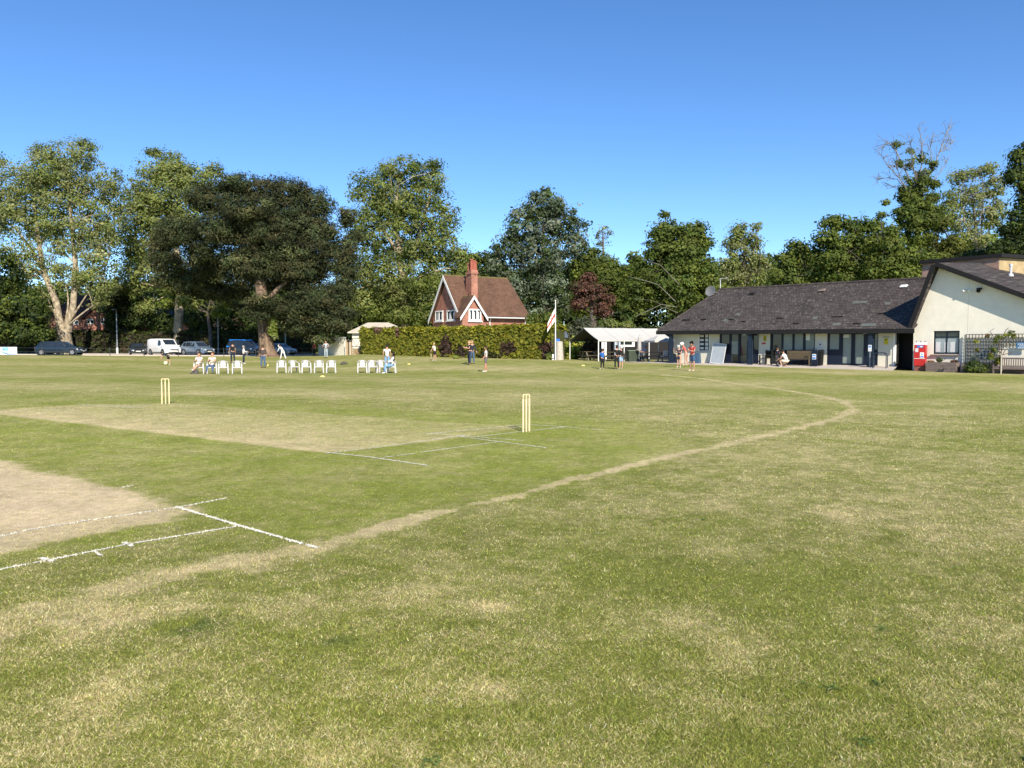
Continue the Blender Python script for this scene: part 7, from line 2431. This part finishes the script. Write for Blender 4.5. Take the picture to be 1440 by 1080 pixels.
def deadlimb(pts, r0):
    w_ = [P(a, b, D5 + (i * dz if i else 0)) - rt.location for i, (a, b) in enumerate(pts)]
    n = len(w_)
    mb.tube(w_, [r0 * .55 * (1 - .75 * i / (n - 1)) for i in range(n)], 5)
    for i in range(1, n):
        for _ in range(6):
            a = w_[i - 1].lerp(w_[i], g.uniform())
            dr = (w_[i] - w_[i - 1]).normalized()
            v_ = (dr * .8 + Vector(g.normal(size=3)) * .55 + Vector((0, 0, .35))).normalized()
            L_2 = g.uniform(.6, 1.7)
            b_ = a + v_ * L_2
            mb.tube([a, a.lerp(b_, .5) + Vector(g.normal(size=3)) * .08, b_], [.026, .020, .012], 4, cap=False)
            for __ in range(2):
                c = a.lerp(b_, g.uniform(.3, .9)); e = c + (v_ + Vector(g.normal(size=3)) * .8).normalized() * g.uniform(.3, .8)
                mb.tube([c, e], [.017, .009], 4, cap=False)
for j, (pts, r0) in enumerate((([(1291, 260), (1296, 232), (1297, 205), (1293, 184)], .16), ([(1293, 270), (1312, 238), (1322, 212), (1330, 190), (1334, 182)], .16), ([(1290, 272), (1272, 238), (1260, 212), (1250, 200), (1243, 206)], .15), ([(1288, 285), (1266, 252), (1248, 232), (1236, 214)], .13),
                 ([(1290, 262), (1284, 232), (1282, 212), (1280, 200)], .13), ([(1322, 214), (1336, 206), (1340, 196)], .08), ([(1290, 290), (1262, 252), (1246, 250), (1230, 254)], .09), ([(1312, 240), (1308, 210), (1312, 190)], .09), ([(1292, 280), (1320, 245), (1332, 226)], .1), ([(1288, 300), (1262, 262), (1244, 266)], .08), ([(1266, 252), (1260, 230), (1262, 208)], .08))):
    dz = g.normal() * .8
    deadlimb(pts, r0)
mb.build('bare_branch', m_dead, rt)
tree('birch_tree', 'pale feathery birch right of the dead topped tree', 93, [(1378, 470, 3), (1376, 400, 2.6), (1372, 330, 2), (1368, 270, 1)],
     [(1352, 250, 22, 16), (1380, 240, 22, 14), (1345, 278, 24, 20), (1375, 275, 28, 24), (1400, 262, 20, 20), (1350, 310, 28, 20), (1385, 308, 28, 22), (1402, 300, 18, 24), (1360, 338, 34, 18), (1392, 235, 14, 8), (1330, 300, 14, 20)],
     PL2 + PL, WOODG, dens=.15, crad=.8, per=38, size=.125, seed=52, twigs=110, bark=m_dead, stems=([(1376, 380, 1.6), (1390, 330, 1.2), (1398, 280, .7)], [(1374, 350, 1.4), (1356, 310, 1.0), (1350, 265, .6)], [(1376, 360, 1.2), (1382, 300, 1), (1384, 250, .5)]))
tree('broadleaf_tree', 'yellowing green shrubby tree just left of birch foot', 90, [(1322, 470, 3), (1322, 380, 2.4)],
     [(1322, 318, 18, 14), (1310, 340, 18, 16), (1338, 345, 22, 18), (1322, 365, 28, 16), (1350, 368, 26, 14)], [(.13, .125, .028), (.10, .115, .022), (.085, .105, .02)], WOODG, dens=.2, crad=.75, per=42, size=.14, seed=53)
tree('evergreen_tree', 'dark heavy tree leaning in at the right edge of picture', 74, [(1450, 470, 5), (1450, 380, 4.4), (1448, 300, 3), (1446, 230, 1.6)],
     [(1434, 222, 16, 16), (1452, 210, 22, 20), (1424, 248, 16, 16), (1446, 250, 26, 24), (1440, 285, 18, 16), (1436, 310, 24, 20), (1418, 322, 18, 12), (1440, 345, 36, 22), (1412, 352, 26, 14), (1475, 260, 30, 60), (1470, 320, 36, 40)],
     DK + MID[:1], WOODG, dens=.22, crad=.7, per=46, size=.13, seed=54)
tree('broadleaf_tree', 'dark shaded tree low behind the brick block at right', 80, [(1385, 470, 4), (1385, 400, 3)],
     [(1370, 362, 30, 12), (1405, 360, 30, 14), (1340, 372, 26, 12), (1385, 380, 40, 14)], DK, WOODG, dens=.24, crad=.8, per=42, size=.15, seed=55)
# far woodland, one mass
g = np.random.default_rng(99)
C, Rr, Nn = [], [], []
for u in np.arange(-700, 2300, 9):
    topy = np.interp(u, [-140, 0, 40, 70, 210, 260, 480, 520, 700, 880, 1000, 1100, 1300, 1460, 1620], [395, 398, 404, 406, 404, 400, 405, 405, 378, 372, 368, 364, 345, 325, 325])
    topy += g.normal() * 5
    D_ = 128 + g.uniform(-4, 8)
    zt_ = Z(topy, D_)
    for _ in range(int((zt_ - .5) * 2.6)):
        C.append((X(u + g.normal() * 6, D_), D_ + g.uniform(0, 3), g.uniform(.8, zt_))); Rr.append(1.5); Nn.append((0, -1, .5))
C = np.array(C); Rr = np.array(Rr); Nn = np.array(Nn, float)
V, cl = leaf_cloud(C, Rr, Nn, 30, .34, np.array(DK + MID[:1]), .25, seed=98)
o = np_mesh('woodland', V, len(V) // 4, 4, leafm, None, cl)
tag(o, 'dark far woodland closing the view behind houses and trees', 'woodland', kind='stuff')

# plants by the wing wall
def wpt(px, t, z=0):
    x, y = wat(px, t); return Vector((x, y, gz(x, y) + z))
b = wpt(1371, -1.35)
bush('round_bush', 'dense round green bush in front of the trellis planter', b.y, [(1372, 517, 13, 9), (1364, 518, 8, 7), (1380, 517, 9, 8), (1372, 511, 9, 6)], DK + MID + [(.05, .075, .03)], .055, 46, .22, .5, 61, base=b)
b = wpt(1425, -.3)
cb_ = thing('climbing_rose', 'straggly climbing plant with yellow green top growing over the trellis', 'climber', tuple(wpt(1407, -.45)), 0)
lob = [(1415, 471, 8, 4), (1424, 472, 6, 5), (1406, 474, 6, 5), (1400, 480, 5, 6), (1422, 467, 6, 2.5), (1398, 492, 6, 6), (1392, 500, 7, 6), (1404, 505, 6, 8), (1372, 480, 3, 5), (1374, 492, 3, 5), (1388, 472, 3, 3)]
DW = b.y - .15
C, Rr, Nn = lobes_to_clumps(lob, DW, .2, .14, 62, .35, .2)
V, cl = leaf_cloud(C - np.array(cb_.location), Rr, Nn, 26, .045, np.array([(.12, .15, .025), (.20, .20, .035), (.08, .11, .022), (.13, .07, .04)]), .25, seed=62)
np_mesh('foliage', V, len(V) // 4, 4, leafm, cb_, cl)
mb = MB()
for pts in ([(1407, 520), (1406, 500), (1405, 485), (1412, 474), (1424, 470)], [(1406, 505), (1414, 492), (1422, 486), (1427, 484)], [(1406, 497), (1412, 488), (1418, 480)], [(1405, 485), (1398, 474), (1392, 466), (1398, 462)], [(1407, 478), (1415, 464), (1418, 461)], [(1406, 510), (1396, 500), (1388, 490)], [(1407, 500), (1420, 496), (1425, 495)]):
    mb.tube([P(a, y, DW) - cb_.location for a, y in pts], [.022 * (1 - .15 * i) for i in range(len(pts))], 5)
mb.build('stems', mat('rose_stem', (.10, .07, .045), .9), cb_)
for (px, py, cols_, lab, nm) in ((1320, 506, [(.08, .11, .04)], 'small green flower sprig standing in the left planter', 'flowering_plant'), (1308, 509, [(.35, .22, .10), (.3, .12, .12), (.10, .12, .04)], 'low pinkish flowers at the left end of planter', 'flowering_plant'), (1341, 508, [(.38, .25, .06), (.30, .12, .10), (.10, .12, .04)], 'low orange flowers at the right end of planter', 'flowering_plant'),
                           (1371, 502, [(.36, .38, .36), (.25, .28, .24)], 'silvery pale leaved plant above the round bush', 'silver_plant'), (1400, 510, [(.28, .10, .08), (.10, .12, .03)], 'reddish low plant at the right end of trellis planter', 'flowering_plant')):
    b = wpt(px, -.7)
    bush(nm, lab, b.y, [(px, py, 5 if px != 1320 else 2.5, 2.6 if px not in (1320, 1371) else 4), (px + 3, py + 1, 3, 2)], cols_, .035, 30, .12, .6, 63 + px, base=Vector((b.x, b.y, b.z + .45)), cat='plant')
